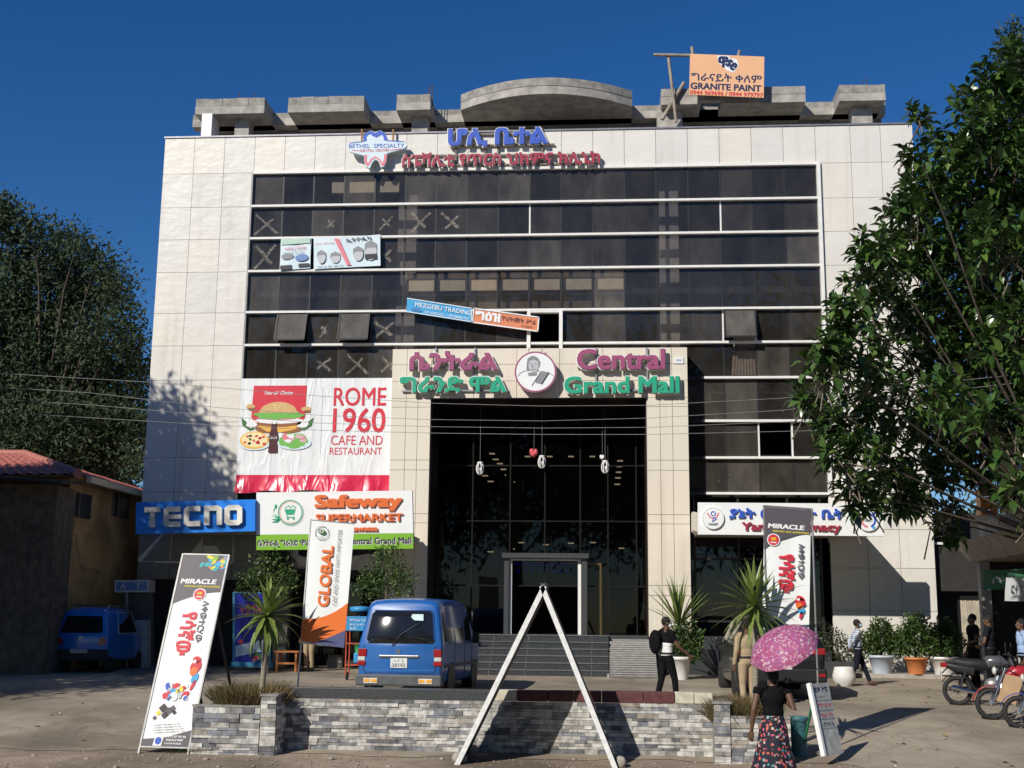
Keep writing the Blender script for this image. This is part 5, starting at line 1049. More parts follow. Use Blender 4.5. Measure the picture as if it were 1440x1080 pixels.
def pot(label, px, py, Y, rad, hh, m, shape='pot', zoff=0., bush=None, lm=None, ll=.09, n=1300, group='potted plants along the right wall', lip=True):
    p = at(px, py, Y); p.z = G(34)+.1 if Y > 33.3 else G(Y); base = (p.x, Y, p.z); r = thing('potted_plant', label, 'potted plant', base, 0, group); mb = MB()
    if shape == 'jar': mb.lathe([(rad*.6, 0), (rad*.95, hh*.3), (rad, hh*.55), (rad*.85, hh*.9), (rad*.8, hh), (rad*.7, hh), (rad*.7, hh*.8), (0, hh*.8)], m, 24)
    else: mb.lathe([(rad*.68, 0), (rad*.92, hh*.85), (rad*1.05, hh*.86), (rad*1.07, hh), (rad*.93, hh), (rad*.9, hh*.85), (0, hh*.85)], m, 24)
    part(r, 'pot', mb)
    if shape != 'jar' or bush: mb = MB(); mb.lathe([(0, hh*.86), (rad*.89, hh*.87)], SOIL, 16); part(r, 'soil', mb)
    if bush:
        mb = MB()
        for dx in (-.1, 0, .09): mb.tube([(0, 0, hh*.85), (dx, 0, hh+bush[1]*.8), (dx*2.5, .05, hh+bush[1]*1.6)], [.02, .016, .008], BARK, 5)
        part(r, 'stem', mb)
        for dx, dz, s in bush[2]: bushmesh(r, 'foliage', (p.x+dx, Y, p.z+hh+bush[1]+dz), bush[0]*s, bush[1]*s, int(n*s*s), ll, lm or [SHRUB, SHRUBY], base)
    return r
PWH = mat('white_plastic_pot', (.70, .69, .66), .4, .06); PBL = mat('pale_blue_pot', (.46, .52, .60), .4, .08); POR = mat('terracotta_pot', (.55, .19, .06), .6, .15)
CLUMP = [(0, 0, 1), (-.3, -.15, .75), (.3, -.1, .7), (.05, .3, .6)]
kz = mat('yard_kerb', (.36, .33, .29), .85, .2)
m = MB(); xk0 = at(1165, 937, 33.6).x
m.box(xk0, X1+2.5, 33.35, 34.94, G(33.4)-.1, G(34)+.1, kz); o = m.build('kerb', kind='structure')
pot('white bulbous jar planter with a bush behind, nearest the dark parked car', 1187, 949, 30.5, .27, .44, PWH, 'jar')
pot('pale blue banded pot with a spreading green bush by the wall', 1240, 936, 33.6, .34, .46, PBL, bush=(.44, .40, CLUMP))
pot('orange terracotta pot with a tall green bush by the wall', 1289, 938, 33.5, .30, .42, POR, bush=(.40, .52, CLUMP), n=1500)
pot('white tub with a dark bush at the far right corner of the wall', 1328, 939, 33.5, .34, .44, PWH, bush=(.34, .42, CLUMP), lm=[SHRUB], n=1300)
base = (at(1178, 940, 33.9).x, 33.9, G(34)+.1); r = thing('garden_bush', 'dark green bush against the wall behind the walking man', 'bush', base)
for dx, dz, s in ((0, .55, 1), (-.5, .45, .9), (.35, .5, .8), (-.2, .9, .6)): bushmesh(r, 'foliage', (base[0]+dx, 33.9, base[2]+dz), .6*s, .55*s, int(700*s*s), .075, [leafmat('dark_bush', (.03, .04, .018), (.05, .06, .025))], base)
m = MB(); m.tube([(0, 0, 0), (0, 0, .8)], .04, BARK, 6); part(r, 'stem', m)
m = MB(); m.box(at(1155, 940, 33.3).x, at(1200, 940, 33.3).x, 33.0, 33.3, G(33), G(33)+.42, GRANITE); tag(m.build('garden_edging', bevel=.01), 'dark granite edging block in front of the dark bush', 'edging')
YY = 31.9; r = pot('white ribbed pot with tall spiky and leafy plants, right of the portal', 957, 954, YY, .27, .56, PWH, bush=(.36, .42, [(0, -.05, 1), (.26, -.25, .8), (.1, .25, .7), (.36, .0, .6)]), n=700, ll=.1, group=None)
V, F = blades(36, 1.25, .085, .45, 1.5, .35, seed=31); hd = at(955, 880, YY)-r.location; npmesh('spiky_leaves', V+np.array(hd), F, [SWORD], None, r, True)
V, F = blades(16, .9, .04, .3, 1.4, .3, seed=33); p = at(582, 850, 32.2); base = (p.x, 32.2, G(32.2)); r = thing('potted_plant', 'thin spiky plant in a dark pot beside the cream portal leg, left', 'potted plant', base); npmesh('spiky_leaves', V+np.array((0, 0, .6)), F, [SWORD], None, r, True); m = MB(); m.lathe([(.17, 0), (.23, .42), (.25, .44), (.25, .5), (.21, .5), (.2, .4), (0, .4)], GRANITE, 18); part(r, 'pot', m); m = MB(); m.tube([(0, 0, .4), (0, 0, .65)], .03, BARK, 6); part(r, 'stem', m)
# ================================================================ VEHICLES
def rbox(x0, x1, z0, z1, r, n=4):
    p = []
    for cx, cz, a0 in ((x1-r, z1-r, 0), (x0+r, z1-r, 90), (x0+r, z0+r, 180), (x1-r, z0+r, 270)):
        for k in range(n+1): a = R(a0+90*k/n); p.append((cx+r*math.cos(a), cz+r*math.sin(a)))
    return p
def carbody(mb, secs, m, n=9):
    """loft of rings along y; a section = (y, z_bottom, z_belt, z_roof, half width low, half width belt, half width roof, lean)"""
    rings = []
    for (y, zb, zm, zt, hl, hb, ht, lean) in secs:
        half = [(0, zb), (hl*.92, zb), (hl, zb+.06), (hl+(hb-hl)*.6, zb+(zm-zb)*.45), (hb, zm-.05), (hb-.006, zm+.02), (ht+.02, zt-.16), (ht-.02, zt-.07), (ht-.10, zt-.02), (ht*.5, zt+.005), (0, zt+.012)]
        rings.append([(x, y+lean*max(0, z-zm)/max(.01, zt-zm), z) for x, z in half])
    k = len(rings[0]); V = []; F = []
    for rg in rings: V += rg+[(-x, y, z) for x, y, z in rg]
    for i in range(len(rings)-1):
        for j in range(k-1):
            a = i*2*k+j; b = a+2*k; F.append((a, a+1, b+1, b)); F.append((b+k, b+k+1, a+k+1, a+k))
    for i, flip in ((0, False), (len(rings)-1, True)):
        for j in range(k-1):
            a = i*2*k+j; q = (a+k, a+k+1, a+1, a); F.append(q if not flip else q[::-1])
    mb.add(V, F, m, True)
def wheel(root, x, y, r, wd, side, rimm):
    m = MB(); s = side; m.lathe([(r*.62, -wd/2), (r*.93, -wd/2), (r, -wd/2+.03), (r, wd/2-.03), (r*.93, wd/2), (r*.62, wd/2)], RUBBER, 24, 'X', (x, y, r)); w = part(root, 'wheel', m)
    m = MB(); m.lathe([(r*.61, s*(wd/2-.01)), (r*.55, s*(wd/2-.05)), (r*.25, s*(wd/2-.03)), (r*.12, s*(wd/2-.01)), (.001, s*(wd/2-.008))], rimm, 20, 'X', (x, y, r)); m.lathe([(r*.61, -s*(wd/2-.02)), (.001, -s*(wd/2-.03))], rimm, 16, 'X', (x, y, r)); m.build('rim', w)
def quadpatch(mb, pts, m): mb.add(pts, [(0, 1, 2, 3)], m)
def paint(name, c, dust=.05):
    m, t, b = newmat(name); n = N(t, 'ShaderNodeTexNoise', Scale=2.5, Detail=7.0); t.links.new(coords(t), n.inputs[0])
    t.links.new(mix(t, c, [q*(1-dust)+.25*dust for q in c], ramp(t, n.outputs[0], [(.4, 0.), (.75, 1.)])), b.inputs['Base Color']); b.inputs['Roughness'].default_value = .35; b.inputs['Coat Weight'].default_value = .6; b.inputs['Coat Roughness'].default_value = .08; return m
CARGL = mat('car_glass', (.012, .013, .015), .06, .1, spec=.6); TAIL = mat('tail_red', (.30, .012, .015), .2, .1); CLR = mat('lamp_clear', (.55, .55, .52), .2); PLAST = mat('grey_bumper', (.075, .08, .085), .6, .2); AMBR = mat('amber_reflector', (.75, .36, .03), .4)
VB = paint('van_blue', (.012, .105, .36)); RIM = mat('steel_rim', (.25, .25, .26), .4, metal=.6)
# --- blue van seen from behind
YV = 25.3; p = at(561, 960, YV); vx = p.x
van = thing('parked_van', 'blue delivery van parked with its rear to the road behind the stone wall', 'van', (vx+.17, YV+2.2, G(26.2)), R(-4.5)); VL = 2.2
m = MB(); SEC = [(-VL, .38, 1.05, 1.86, .80, .82, .66, .24), (-VL+.03, .34, 1.05, 1.91, .84, .855, .69, .24), (-VL+.14, .30, 1.05, 1.95, .855, .865, .73, .22), (-VL+1.0, .28, 1.05, 1.985, .86, .868, .75, 0), (0, .28, 1.05, 1.99, .86, .868, .75, 0), (VL-1.3, .28, 1.05, 1.96, .86, .868, .74, -.05), (VL-.55, .28, 1.03, 1.75, .86, .86, .68, -.35), (VL-.12, .30, 1.0, 1.12, .83, .83, .74, -.05), (VL, .36, .8, .95, .76, .76, .66, 0)]
carbody(m, SEC, VB); part(van, 'body', m)
def rearY(z, zb=1.05, zt=1.88, ln=.24): return -VL+ln*max(0, z-zb)/(zt-zb)
def rearpoly(mb, pts, off, mm): mb.add([(x, rearY(z)-off, z) for x, z in pts], [tuple(range(len(pts)))], mm)
win = [(-.64, 1.10), (.64, 1.10), (.69, 1.16), (.625, 1.66), (.57, 1.72), (-.57, 1.72), (-.625, 1.66), (-.69, 1.16)]
m = MB(); vs = []; fs = []; nx, nz = 20, 10                     # slightly bowed pane
for j_ in range(nz+1):
    z = 1.10+.62*j_/nz; hw = float(np.interp(z, [1.10, 1.16, 1.66, 1.72], [.64, .69, .625, .57]))
    for i_ in range(nx+1): x = -hw+2*hw*i_/nx; vs.append((x, rearY(z)-.008-.065*(1-(x/hw)**2)*min(1, 6*(1-abs(2*j_/nz-1)))-.012*(1-((z-1.41)/.31)**2), z))
for j_ in range(nz):
    for i_ in range(nx): q = j_*(nx+1)+i_; fs.append((q, q+1, q+nx+2, q+nx+1))
m.add(vs, fs, CARGL, True); wn = part(van, 'rear_window', m)
m = MB(); big = [(x*1.045+.0, 1.41+(z-1.41)*1.07) for x, z in win]
m.add([(x, rearY(z)-.018, z) for x, z in win]+[(x, rearY(z)-.010, z) for x, z in big], [(i, (i+1) % 8, 8+(i+1) % 8, 8+i) for i in range(8)][::1], CHROME); m.build('window_trim', wn)
m = MB(); m.tube([(-.16, rearY(1.10)-.04, 1.04), (.02, rearY(1.25)-.1, 1.25), (.36, rearY(1.48)-.085, 1.47)], .012, BLACK, 6); part(van, 'wiper', m)
m = MB(); m.add([(x, rearY(z)-.085, z) for x, z in ((.22, 1.66), (.20, 1.60), (.27, 1.54), (.46, 1.53), (.45, 1.66))], [(0, 1, 2, 3, 4)], mat('window_sticker', (.42, .58, .58), .5)); m.build('sticker', wn)
for s in (-1, 1):
    m = MB(); m.box(min(s*.855, s*.70), max(s*.855, s*.68), -VL-.022, -VL+.12, .82, .97, TAIL); m.box(min(s*.862, s*.70), max(s*.862, s*.70), -VL-.024, -VL+.1, .645, .73, TAIL); m.box(min(s*.857, s*.71), max(s*.857, s*.71), -VL-.02, -VL+.1, .735, .815, CLR); part(van, 'tail_light', m, bevel=.01)
    m = MB(); m.box(min(s*.42, s*.70), max(s*.42, s*.70), -VL-.105, -VL-.09, .30, .40, mat('white_reflector', (.62, .60, .55), .4)); k = MB(); part(van, 'reflector', m)
    m = MB(); [m.box(s*.56+q-.055, s*.56+q+.055, -VL-.112, -VL-.106, .325, .38, AMBR) for q in (-.075, .075)]; part(van, 'amber_mark', m)
    m = MB(); x = s*.86
    for (ya, yb) in ((-1.95, -.95), (-.85, .15), (.25, .98)):
        m.add([(s*.868, ya+.06, 1.12), (s*.868, yb, 1.12), (s*.772, yb-(.0), 1.70), (s*.772, ya+.1, 1.70)], [(0, 1, 2, 3) if s > 0 else (3, 2, 1, 0)], CARGL)
    part(van, 'side_window', m)
    m = MB(); m.box(min(s*.87, s*1.02), max(s*.87, s*1.02), 1.05, 1.15, 1.05, 1.28, BLACK); part(van, 'mirror', m, bevel=.02)
    m = MB(); m.box(min(s*.866, s*.878), max(s*.866, s*.878), -1.9, 1.8, .60, .66, PLAST); part(van, 'side_moulding', m)
    m = MB()
    for y in (-.9, .2, 1.02): m.box(min(s*.864, s*.872), max(s*.864, s*.872), y, y+.014, .38, 1.1, BLACK)
    m.box(min(s*.866, s*.874), max(s*.866, s*.874), -.88, .19, 1.06, 1.072, BLACK); part(van, 'door_seam', m)
    for y in (-1.25, 1.35):
        m = MB(); m.lathe([(.36, s*.855), (.37, s*.872), (.30, s*.874)], BLACK, 22, 'X', (0, y, .33)); part(van, 'wheel_arch', m)
        wheel(van, s*.74, y, .32, .22, s, RIM)
m = MB(); m.box(-.88, .88, -VL-.09, -VL+.18, .25, .47, PLAST); part(van, 'bumper', m, bevel=.03)
m = MB(); m.box(-.42, .40, -VL-.035, -VL+.0, .80, .85, mat('dull_chrome', (.4, .4, .4), .3, metal=.8)); part(van, 'handle_bar', m, bevel=.012)
m = MB(); m.box(-.18, .16, -VL-.018, -VL-.006, .60, .79, mat('plate_white', (.66, .67, .66), .4)); pl = part(van, 'number_plate', m)
m = MB(Matrix.Translation((0, -VL-.018, 0))); m.text('ኢት 3', -.01, .745, .2, .06, SMID, -.004); m.text('38142', -.01, .655, .28, .075, SMID, -.004, bold=.02); m.build('lettering', pl)
m = MB(); m.ring(-.03, .92, .03, .045, -VL-.012, CHROME, 18); m.stroke([(-.06, .925), (.0, .925)], .012, -VL-.014, CHROME); part(van, 'badge', m)
m = MB(); m.stroke([(-.70, .565), (-.3, .555), (.0, .54), (.3, .555), (.70, .57)], .012, -VL-.004, mat('crease_highlight', (.05, .2, .5), .3)); m.stroke([(-.735, 1.04), (-.735, .56), (-.70, .50), (.70, .50), (.735, .56), (.735, 1.04)], .012, -VL-.005, BLACK); part(van, 'door_seam', m)
# --- small blue four wheeler
YC = 31.2; p = at(105, 945, YC); car = thing('parked_car', 'small blue city car with roof rails in the shade of the yellow house', 'car', (p.x+.10, YC+1.35, G(YC)), R(0)); CL = 1.35
CBL = paint('car_blue', (.015, .15, .52)); m = MB()
SECc = [(-CL, .52, .95, 1.52, .60, .62, .50, .18), (-CL+.05, .44, .95, 1.58, .645, .655, .54, .18), (-CL+.2, .35, .95, 1.62, .655, .66, .56, .12), (-.3, .30, .95, 1.65, .655, .66, .57, 0), (.35, .30, .95, 1.62, .655, .66, .56, -.1), (.85, .30, .93, 1.12, .65, .65, .54, -.2), (1.22, .34, .8, .90, .60, .60, .5, 0), (CL, .42, .66, .72, .5, .5, .42, 0)]
carbody(m, SECc, CBL); part(car, 'body', m)
def cy(z): return -CL+.18*max(0, z-.95)/.57
m = MB(); m.add([(x, cy(z)-.012, z) for x, z in ((-.52, 1.0), (.52, 1.0), (.55, 1.05), (.46, 1.42), (-.46, 1.42), (-.55, 1.05))], [tuple(range(6))], CARGL); part(car, 'rear_window', m)
m = MB(); m.box(-.66, .66, -CL-.03, -CL+.22, .30, .60, mat('black_plastic', (.02, .02, .022), .7)); part(car, 'bumper', m, bevel=.04)
m = MB(); m.box(-.24, .2, -CL-.045, -CL-.032, .50, .60, mat('plate_red', (.45, .38, .38), .4)); pl = part(car, 'number_plate', m); m = MB(Matrix.Translation((0, -CL-.045, 0))); m.text('01523', -.02, .55, .34, .06, SMID, -.004, bold=.02); m.build('lettering', pl)
for s in (-1, 1):
    m = MB(); m.add([(s*.64, -CL-.012, .72), (s*.44, -CL-.012, .72), (s*.50, -CL-.012, .86), (s*.62, -CL-.012, .90), (s*.64, -CL+.08, .72), (s*.44, -CL+.08, .72), (s*.5, -CL+.08, .86), (s*.62, -CL+.08, .9)], [(0, 1, 2, 3), (1, 0, 4, 5), (2, 1, 5, 6), (3, 2, 6, 7), (0, 3, 7, 4)], TAIL); part(car, 'tail_light', m)
    m = MB(); m.add([(s*.664, -.55, 1.0), (s*.664, .72, 1.0), (s*.572, .42, 1.5), (s*.572, -.50, 1.5)], [(0, 1, 2, 3) if s > 0 else (3, 2, 1, 0)], CARGL); sw = part(car, 'side_window', m)
    m = MB(); pts = [(s*.668, -.56, .985), (s*.668, .74, .985), (s*.575, .43, 1.515), (s*.575, -.52, 1.515), (s*.668, -.56, .985)]; m.tube(pts, .013, CLR, 5); m.build('window_trim', sw)
    m = MB(); m.tube([(s*.48, -.9, 1.68), (s*.48, .3, 1.68)], .018, STEEL, 6); [m.bar((s*.48, y, 1.6), (s*.48, y, 1.68), .03, .03, STEEL) for y in (-.9, -.3, .3)]; part(car, 'roof_rail', m)
    for y in (-.92, .98): wheel(car, s*.585, y, .26, .14, s, RIM)
m = MB(); [m.bar((-.48, y, 1.70), (.48, y, 1.70), .03, .02, BLACK) for y in (-.8, -.45, -.1, .2)]; part(car, 'roof_rack', m)
m = MB(); m.ring(-.01, .88, .02, .05, -CL-.006, CLR, 14); part(car, 'badge', m)
# --- black car behind the umbrella
YS = 26.2; p = at(1098, 985, YS); suv = thing('parked_car', 'black four wheel drive parked behind the right planter, half hidden by the umbrella', 'car', (p.x, YS+2.1, G(YS)+.0), R(1)); SL_ = 2.1
SB = paint('car_black', (.008, .008, .009), .03); m = MB()
carbody(m, [(-SL_, .55, 1.05, 1.62, .80, .83, .62, .35), (-SL_+.05, .42, 1.05, 1.68, .86, .88, .66, .35), (-SL_+.25, .34, 1.05, 1.72, .88, .89, .68, .3), (-.6, .30, 1.05, 1.76, .88, .89, .70, 0), (.3, .30, 1.05, 1.72, .88, .89, .68, -.1), (1.0, .30, 1.03, 1.2, .88, .88, .66, -.3), (1.8, .36, .9, 1.0, .82, .82, .6, 0), (SL_, .45, .7, .8, .7, .7, .55, 0)], SB); part(suv, 'body', m)
m = MB(); m.add([(x, -SL_+.35*max(0, z-1.05)/.57-.012, z) for x, z in ((-.70, 1.10), (.70, 1.10), (.58, 1.52), (-.58, 1.52))], [(0, 1, 2, 3)], CARGL); part(suv, 'rear_window', m)
m = MB(); m.box(-.90, .90, -SL_-.06, -SL_+.25, .38, .66, mat('black_bumper', (.012, .012, .013), .5)); part(suv, 'bumper', m, bevel=.04)
m = MB(); m.box(-.2, .2, -SL_-.075, -SL_-.062, .70-.06, .74, CLR); part(suv, 'number_plate', m)
for s in (-1, 1):
    m = MB(); m.box(min(s*.88, s*.62), max(s*.88, s*.62), -SL_-.02, -SL_+.12, .93, 1.06, TAIL); part(suv, 'tail_light', m, bevel=.015)
    m = MB(); m.box(min(s*.86, s*.70), max(s*.86, s*.70), -SL_-.07, -SL_-.05, .5, .56, TAIL); part(suv, 'reflector', m)
    m = MB(); m.add([(s*.892, -1.6, 1.1), (s*.892, .75, 1.1), (s*.70, .30, 1.6), (s*.70, -1.45, 1.6)], [(0, 1, 2, 3) if s > 0 else (3, 2, 1, 0)], CARGL); part(suv, 'side_window', m)
    m = MB(); m.box(min(s*.9, s*1.05), max(s*.9, s*1.05), .6, .7, 1.05, 1.22, SB); part(suv, 'mirror', m, bevel=.02)
    for y in (-1.3, 1.3): wheel(suv, s*.78, y, .35, .23, s, RIM)
# --- motorbikes
def motorbike(label, loc, rz, col, tank):
    r = thing('motorbike', label, 'motorbike', loc, rz, 'motorbikes parked before the right hand shop')
    C1 = mat(col[0], col[1], .3, .08, coat=.5); C2 = mat(tank[0], tank[1], .3, .08, coat=.5)
    for x in (-.62, .64):
        m = MB(); rr = .29; n = 26; vs = []; fs = []
        for i in range(n):
            a = 2*math.pi*i/n
            for k in range(8): b = 2*math.pi*k/8; q = rr-.045+.045*math.cos(b); vs.append((x+q*math.cos(a), .05*math.sin(b), rr+q*math.sin(a)))
        for i in range(n):
            for k in range(8): fs.append((i*8+k, i*8+(k+1) % 8, ((i+1) % n)*8+(k+1) % 8, ((i+1) % n)*8+k))
        m.add(vs, fs, RUBBER, True); w = part(r, 'wheel', m)
        m = MB(); m.lathe([(rr-.075, -.03), (rr-.06, -.03), (rr-.06, .03), (rr-.075, .03), (rr-.075, -.03)], STEEL, 26, 'Y', (x, 0, rr), cap=False); m.lathe([(.045, -.06), (.045, .06)], STEEL, 12, 'Y', (x, 0, rr))
        for k in range(10): a = 2*math.pi*k/10; m.tube([(x+.04*math.cos(a), .03*(-1)**k, rr+.04*math.sin(a)), (x+.22*math.cos(a+.2), 0, rr+.22*math.sin(a+.2))], .004, STEEL, 4, False)
        m.build('rim', w)
    m = MB()
    for s in (-.1, .1): m.tube([(.64, s, .29), (.44, s*.9, .78), (.38, s*.8, .93)], [.025, .022, .02], CHROME, 8)
    part(r, 'fork', m)
    m = MB(); m.tube([(.33, .36, .99), (.40, .2, 1.0), (.41, 0, .95), (.40, -.2, 1.0), (.33, -.36, .99)], .013, BLACK, 6); part(r, 'handlebar', m)
    for s in (-1, 1): m = MB(); m.tube([(.36, .22*s, 1.0), (.37, .3*s, 1.16)], .006, BLACK, 5); m.ell((.37, .32*s, 1.19), (.015, .06, .04), BLACK, 10, 6); part(r, 'mirror', m)
    m = MB(); m.ell((.50, 0, .88), (.08, .09, .09), BLACK, 12, 8); part(r, 'headlight_shell', m); m = MB(); m.ell((.55, 0, .88), (.045, .075, .075), CLR, 12, 8); part(r, 'headlight', m)
    m = MB(); m.tube([(.36, 0, .80), (.2, 0, .86), (.0, 0, .85), (-.12, 0, .76)], [.05, .13, .13, .06], C2, 12); part(r, 'tank', m)
    m = MB(); m.tube([(.02, 0, .82), (-.1, 0, .79), (-.4, 0, .80), (-.66, 0, .85)], [.07, .12, .12, .09], mat('black_vinyl_seat', (.015, .015, .016), .5), 12); o = part(r, 'seat', m)
    m = MB(); m.tube([(-.3, 0, .68), (-.6, 0, .73), (-.84, 0, .80)], [.12, .11, .05], C1, 10); part(r, 'side_cowl', m)
    m = MB(); m.box(-.92, -.80, -.07, .07, .74, .83, TAIL); part(r, 'tail_light', m, bevel=.015); m = MB(); m.box(-.93, -.915, -.09, .09, .52, .66, CLR); m.bar((-.92, 0, .6), (-.78, 0, .74), .05, .02, BLACK); part(r, 'number_plate', m)
    for x, a0, a1 in ((.64, .2, 2.2), (-.62, .7, 2.6)):
        m = MB(); P = [(x+.335*math.cos(a0+(a1-a0)*k/8), 0, .29+.335*math.sin(a0+(a1-a0)*k/8)) for k in range(9)]
        vs = []; fs = []
        for q in P: vs += [(q[0], -.06, q[2]-.02), (q[0], 0, q[2]), (q[0], .06, q[2]-.02)]
        for k in range(8): fs += [(3*k, 3*k+1, 3*k+4, 3*k+3), (3*k+1, 3*k+2, 3*k+5, 3*k+4)]
        m.add(vs, fs, C1 if x > 0 else BLACK, True); part(r, 'fender', m)
    m = MB(); m.tube([(.36, 0, .78), (.15, 0, .45), (-.05, 0, .30), (-.3, 0, .33), (-.45, 0, .62)], .025, BLACK, 8); m.tube([(.3, 0, .74), (-.1, 0, .7), (-.5, 0, .7)], .022, BLACK, 8); part(r, 'frame', m)
    m = MB(); m.ell((.05, 0, .42), (.17, .12, .13), STEEL, 12, 8); m.tube([(.12, 0, .44), (.2, 0, .62)], [.09, .075], STEEL, 10); part(r, 'engine', m)
    m = MB(); m.tube([(.2, -.1, .45), (.15, -.14, .25), (-.2, -.15, .24), (-.75, -.17, .36)], [.02, .022, .035, .045], CHROME, 8); part(r, 'exhaust', m)
    for s in (-.1, .1): m = MB(); m.tube([(-.62, s, .29), (-.45, s, .68)], .025, C1, 8); part(r, 'shock_absorber', m)
    return r
def bikeat(px, py, Y, rz, label, col, tank): p = at(px, py, Y); return motorbike(label, (p.x, Y, G(Y)), R(rz), col, tank)
bikeat(1394, 985, 25.9, -8, 'grey and black motorbike, farthest of the row, tail light towards the mall', ('bike_black', (.02, .02, .022)), ('bike_grey', (.07, .075, .085)))
b2 = bikeat(1446, 1000, 24.0, 178, 'red motorbike with a cardboard sheet hung on its front, middle of the row', ('bike_red', (.36, .02, .03)), ('bike_red', (.36, .02, .03)))
bikeat(1490, 1015, 23.1, 168, 'blue motorbike cut by the right edge of the photo, nearest of the row', ('bike_blue', (.03, .07, .35)), ('bike_blue', (.03, .07, .35)))
T, W, H = frame(at(1402, 986, 23.55), at(1428, 991, 23.55), at(1414, 948, 23.6)); m = MB(T); m.box(0, W, 0, .012, 0, H, mat('cardboard', (.42, .28, .16), .85, .1)); tag(m.build('cardboard_sheet'), 'plain brown cardboard sheet hanging on the front of the red motorbike', 'cardboard')

# ================================================================ NEIGHBOURS: yellow house, annex, right hand shop
YW_ = mat('ochre_plaster', (.38, .24, .10), .9, .45, 1.2, .3, 25); ROOF = mat('red_roof_tile', (.33, .10, .08), .7, .2, 6)
hs_ = thing('yellow_house', 'low ochre plastered house with a red tiled hip roof, left of the mall', 'house', (-17, 34, G(34)))
HX, HY0, HY1 = -14.0, 31.6, 41.0; HE = at(95, 668, 31.5).z
m = MB(); m.box(HX-9, HX, HY0, HY1, G(34)-.4, HE, YW_); part(hs_, 'wall', m, world=True)
rz_ = at(52, 631, 35.2).z; ex = .35
c0, c1, c2, c3 = (HX-9.4, HY0-ex, HE), (HX+ex, HY0-ex, HE), (HX+ex, HY1+ex, HE), (HX-9.4, HY1+ex, HE); r0, r1 = (HX-9.4, 36.3, rz_), (HX-3.6, 36.3, rz_)
m = MB()
def rooftile(a, b, c, d, nu, nv):
    A, B, Cc, D = map(Vector, (a, b, c, d)); vs = []; fs = []; nrm = (B-A).cross(D-A).normalized()
    for j in range(nv+1):
        for i in range(nu+1):
            u, v = i/nu, j/nv; p = (A.lerp(B, u)).lerp(D.lerp(Cc, u), v); vs.append(p+nrm*(.025*math.cos(math.pi*i)+(.03 if j % 2 else 0)))
    for j in range(nv):
        for i in range(nu): k = j*(nu+1)+i; fs.append((k, k+1, k+nu+2, k+nu+1))
    m.add(vs, fs, ROOF)
rooftile(c1, c2, (HX-3.6, 36.35, rz_), r1, 60, 16); rooftile(c0, c1, r1, r0, 60, 16); m.add([c2, c3, r0, r1], [(0, 1, 2, 3)], ROOF); m.box(HX-9.3, HX+.3, HY0-.3, HY1+.3, HE-.06, HE-.03, YW_); rf = part(hs_, 'roof', m, world=True)
m = MB(); m.tube([c1, r1], .13, mat('ridge_cap', (.38, .14, .11), .7), 8); m.tube([r0, r1], .12, MATS['ridge_cap'], 8); m.build('ridge_tile', rf, world=True)
m = MB(); GUT = mat('cream_gutter', (.55, .48, .33), .5, .2, 3); m.box(HX+ex-.0, HX+ex+.14, HY0+.2, HY1, HE-.17, HE+.0, GUT); m.build('gutter', rf, world=True)
for px, w_ in ((117, .55), (172, .6)):
    ang = math.atan((px-720)/FPX)+YAW; y = HX/math.tan(ang); z1_, z0_ = at(px, 694, y).z, at(px, 728, y).z
    m = MB(); m.box(HX-.04, HX+.012, y-w_, y+w_, z0_, z1_, BLACK); w3 = part(hs_, 'window', m, world=True); m = MB()
    for q in (-w_, -w_/2.5, w_): m.box(HX+.015, HX+.05, y+q-.03, y+q+.03, z0_, z1_, mat('window_frame_grey', (.16, .14, .12), .7))
    m.build('window_frame', w3, world=True)
m = MB(); CR = mat('bare_plaster', (.50, .42, .30), .9)
cr = [(112, 752), (114, 768), (118, 780), (122, 794), (128, 800), (136, 797), (143, 802), (150, 806)]
def onw(px, py): ang = math.atan((px-720)/FPX)+YAW; y = HX/math.tan(ang); return Vector((HX+.012, y, at(px, py, y).z))
for a, b in zip(cr, cr[1:]): m.bar(onw(*a), onw(*b), .05+rnd.uniform(0, .06), .01, CR)
part(hs_, 'plaster_crack', m, world=True)
an = thing('annex_shed', 'dark lean-to shed of boards in front of the ochre house', 'shed', (-17, 30, G(30)))
SHD = mat('shaded_boards', (.10, .08, .06), .9, .4, 5); m = MB(); ax1 = at(88, 700, 30.8).x; az = at(60, 676, 30.8).z  # boards coloured dark to stand in for the shade over the shed
for k in range(26): x = ax1-.3*(k+1); m.box(x+.003, x+.297, 30.5+.004*(k % 2), 30.6, G(30)-.2, az-.12, SHD)
m.box(ax1-.06, ax1, 30.62, 31.55, G(30)-.2, az-.15, SHD); part(an, 'wall', m, world=True)
m = MB(); zl_ = at(0, 652, 30.3).z
m.hexa([(-23, 30.1, zl_+.15), (ax1+.25, 30.1, az-.15), (ax1+.25, 31.5, az-.02), (-23, 31.5, zl_+.3), (-23, 30.1, zl_+.22), (ax1+.25, 30.1, az-.08), (ax1+.25, 31.5, az+.05), (-23, 31.5, zl_+.37)], mat('shaded_roof', (.03, .028, .026), .9)); part(an, 'roof', m, world=True)  # roof colour darkened for the same shade
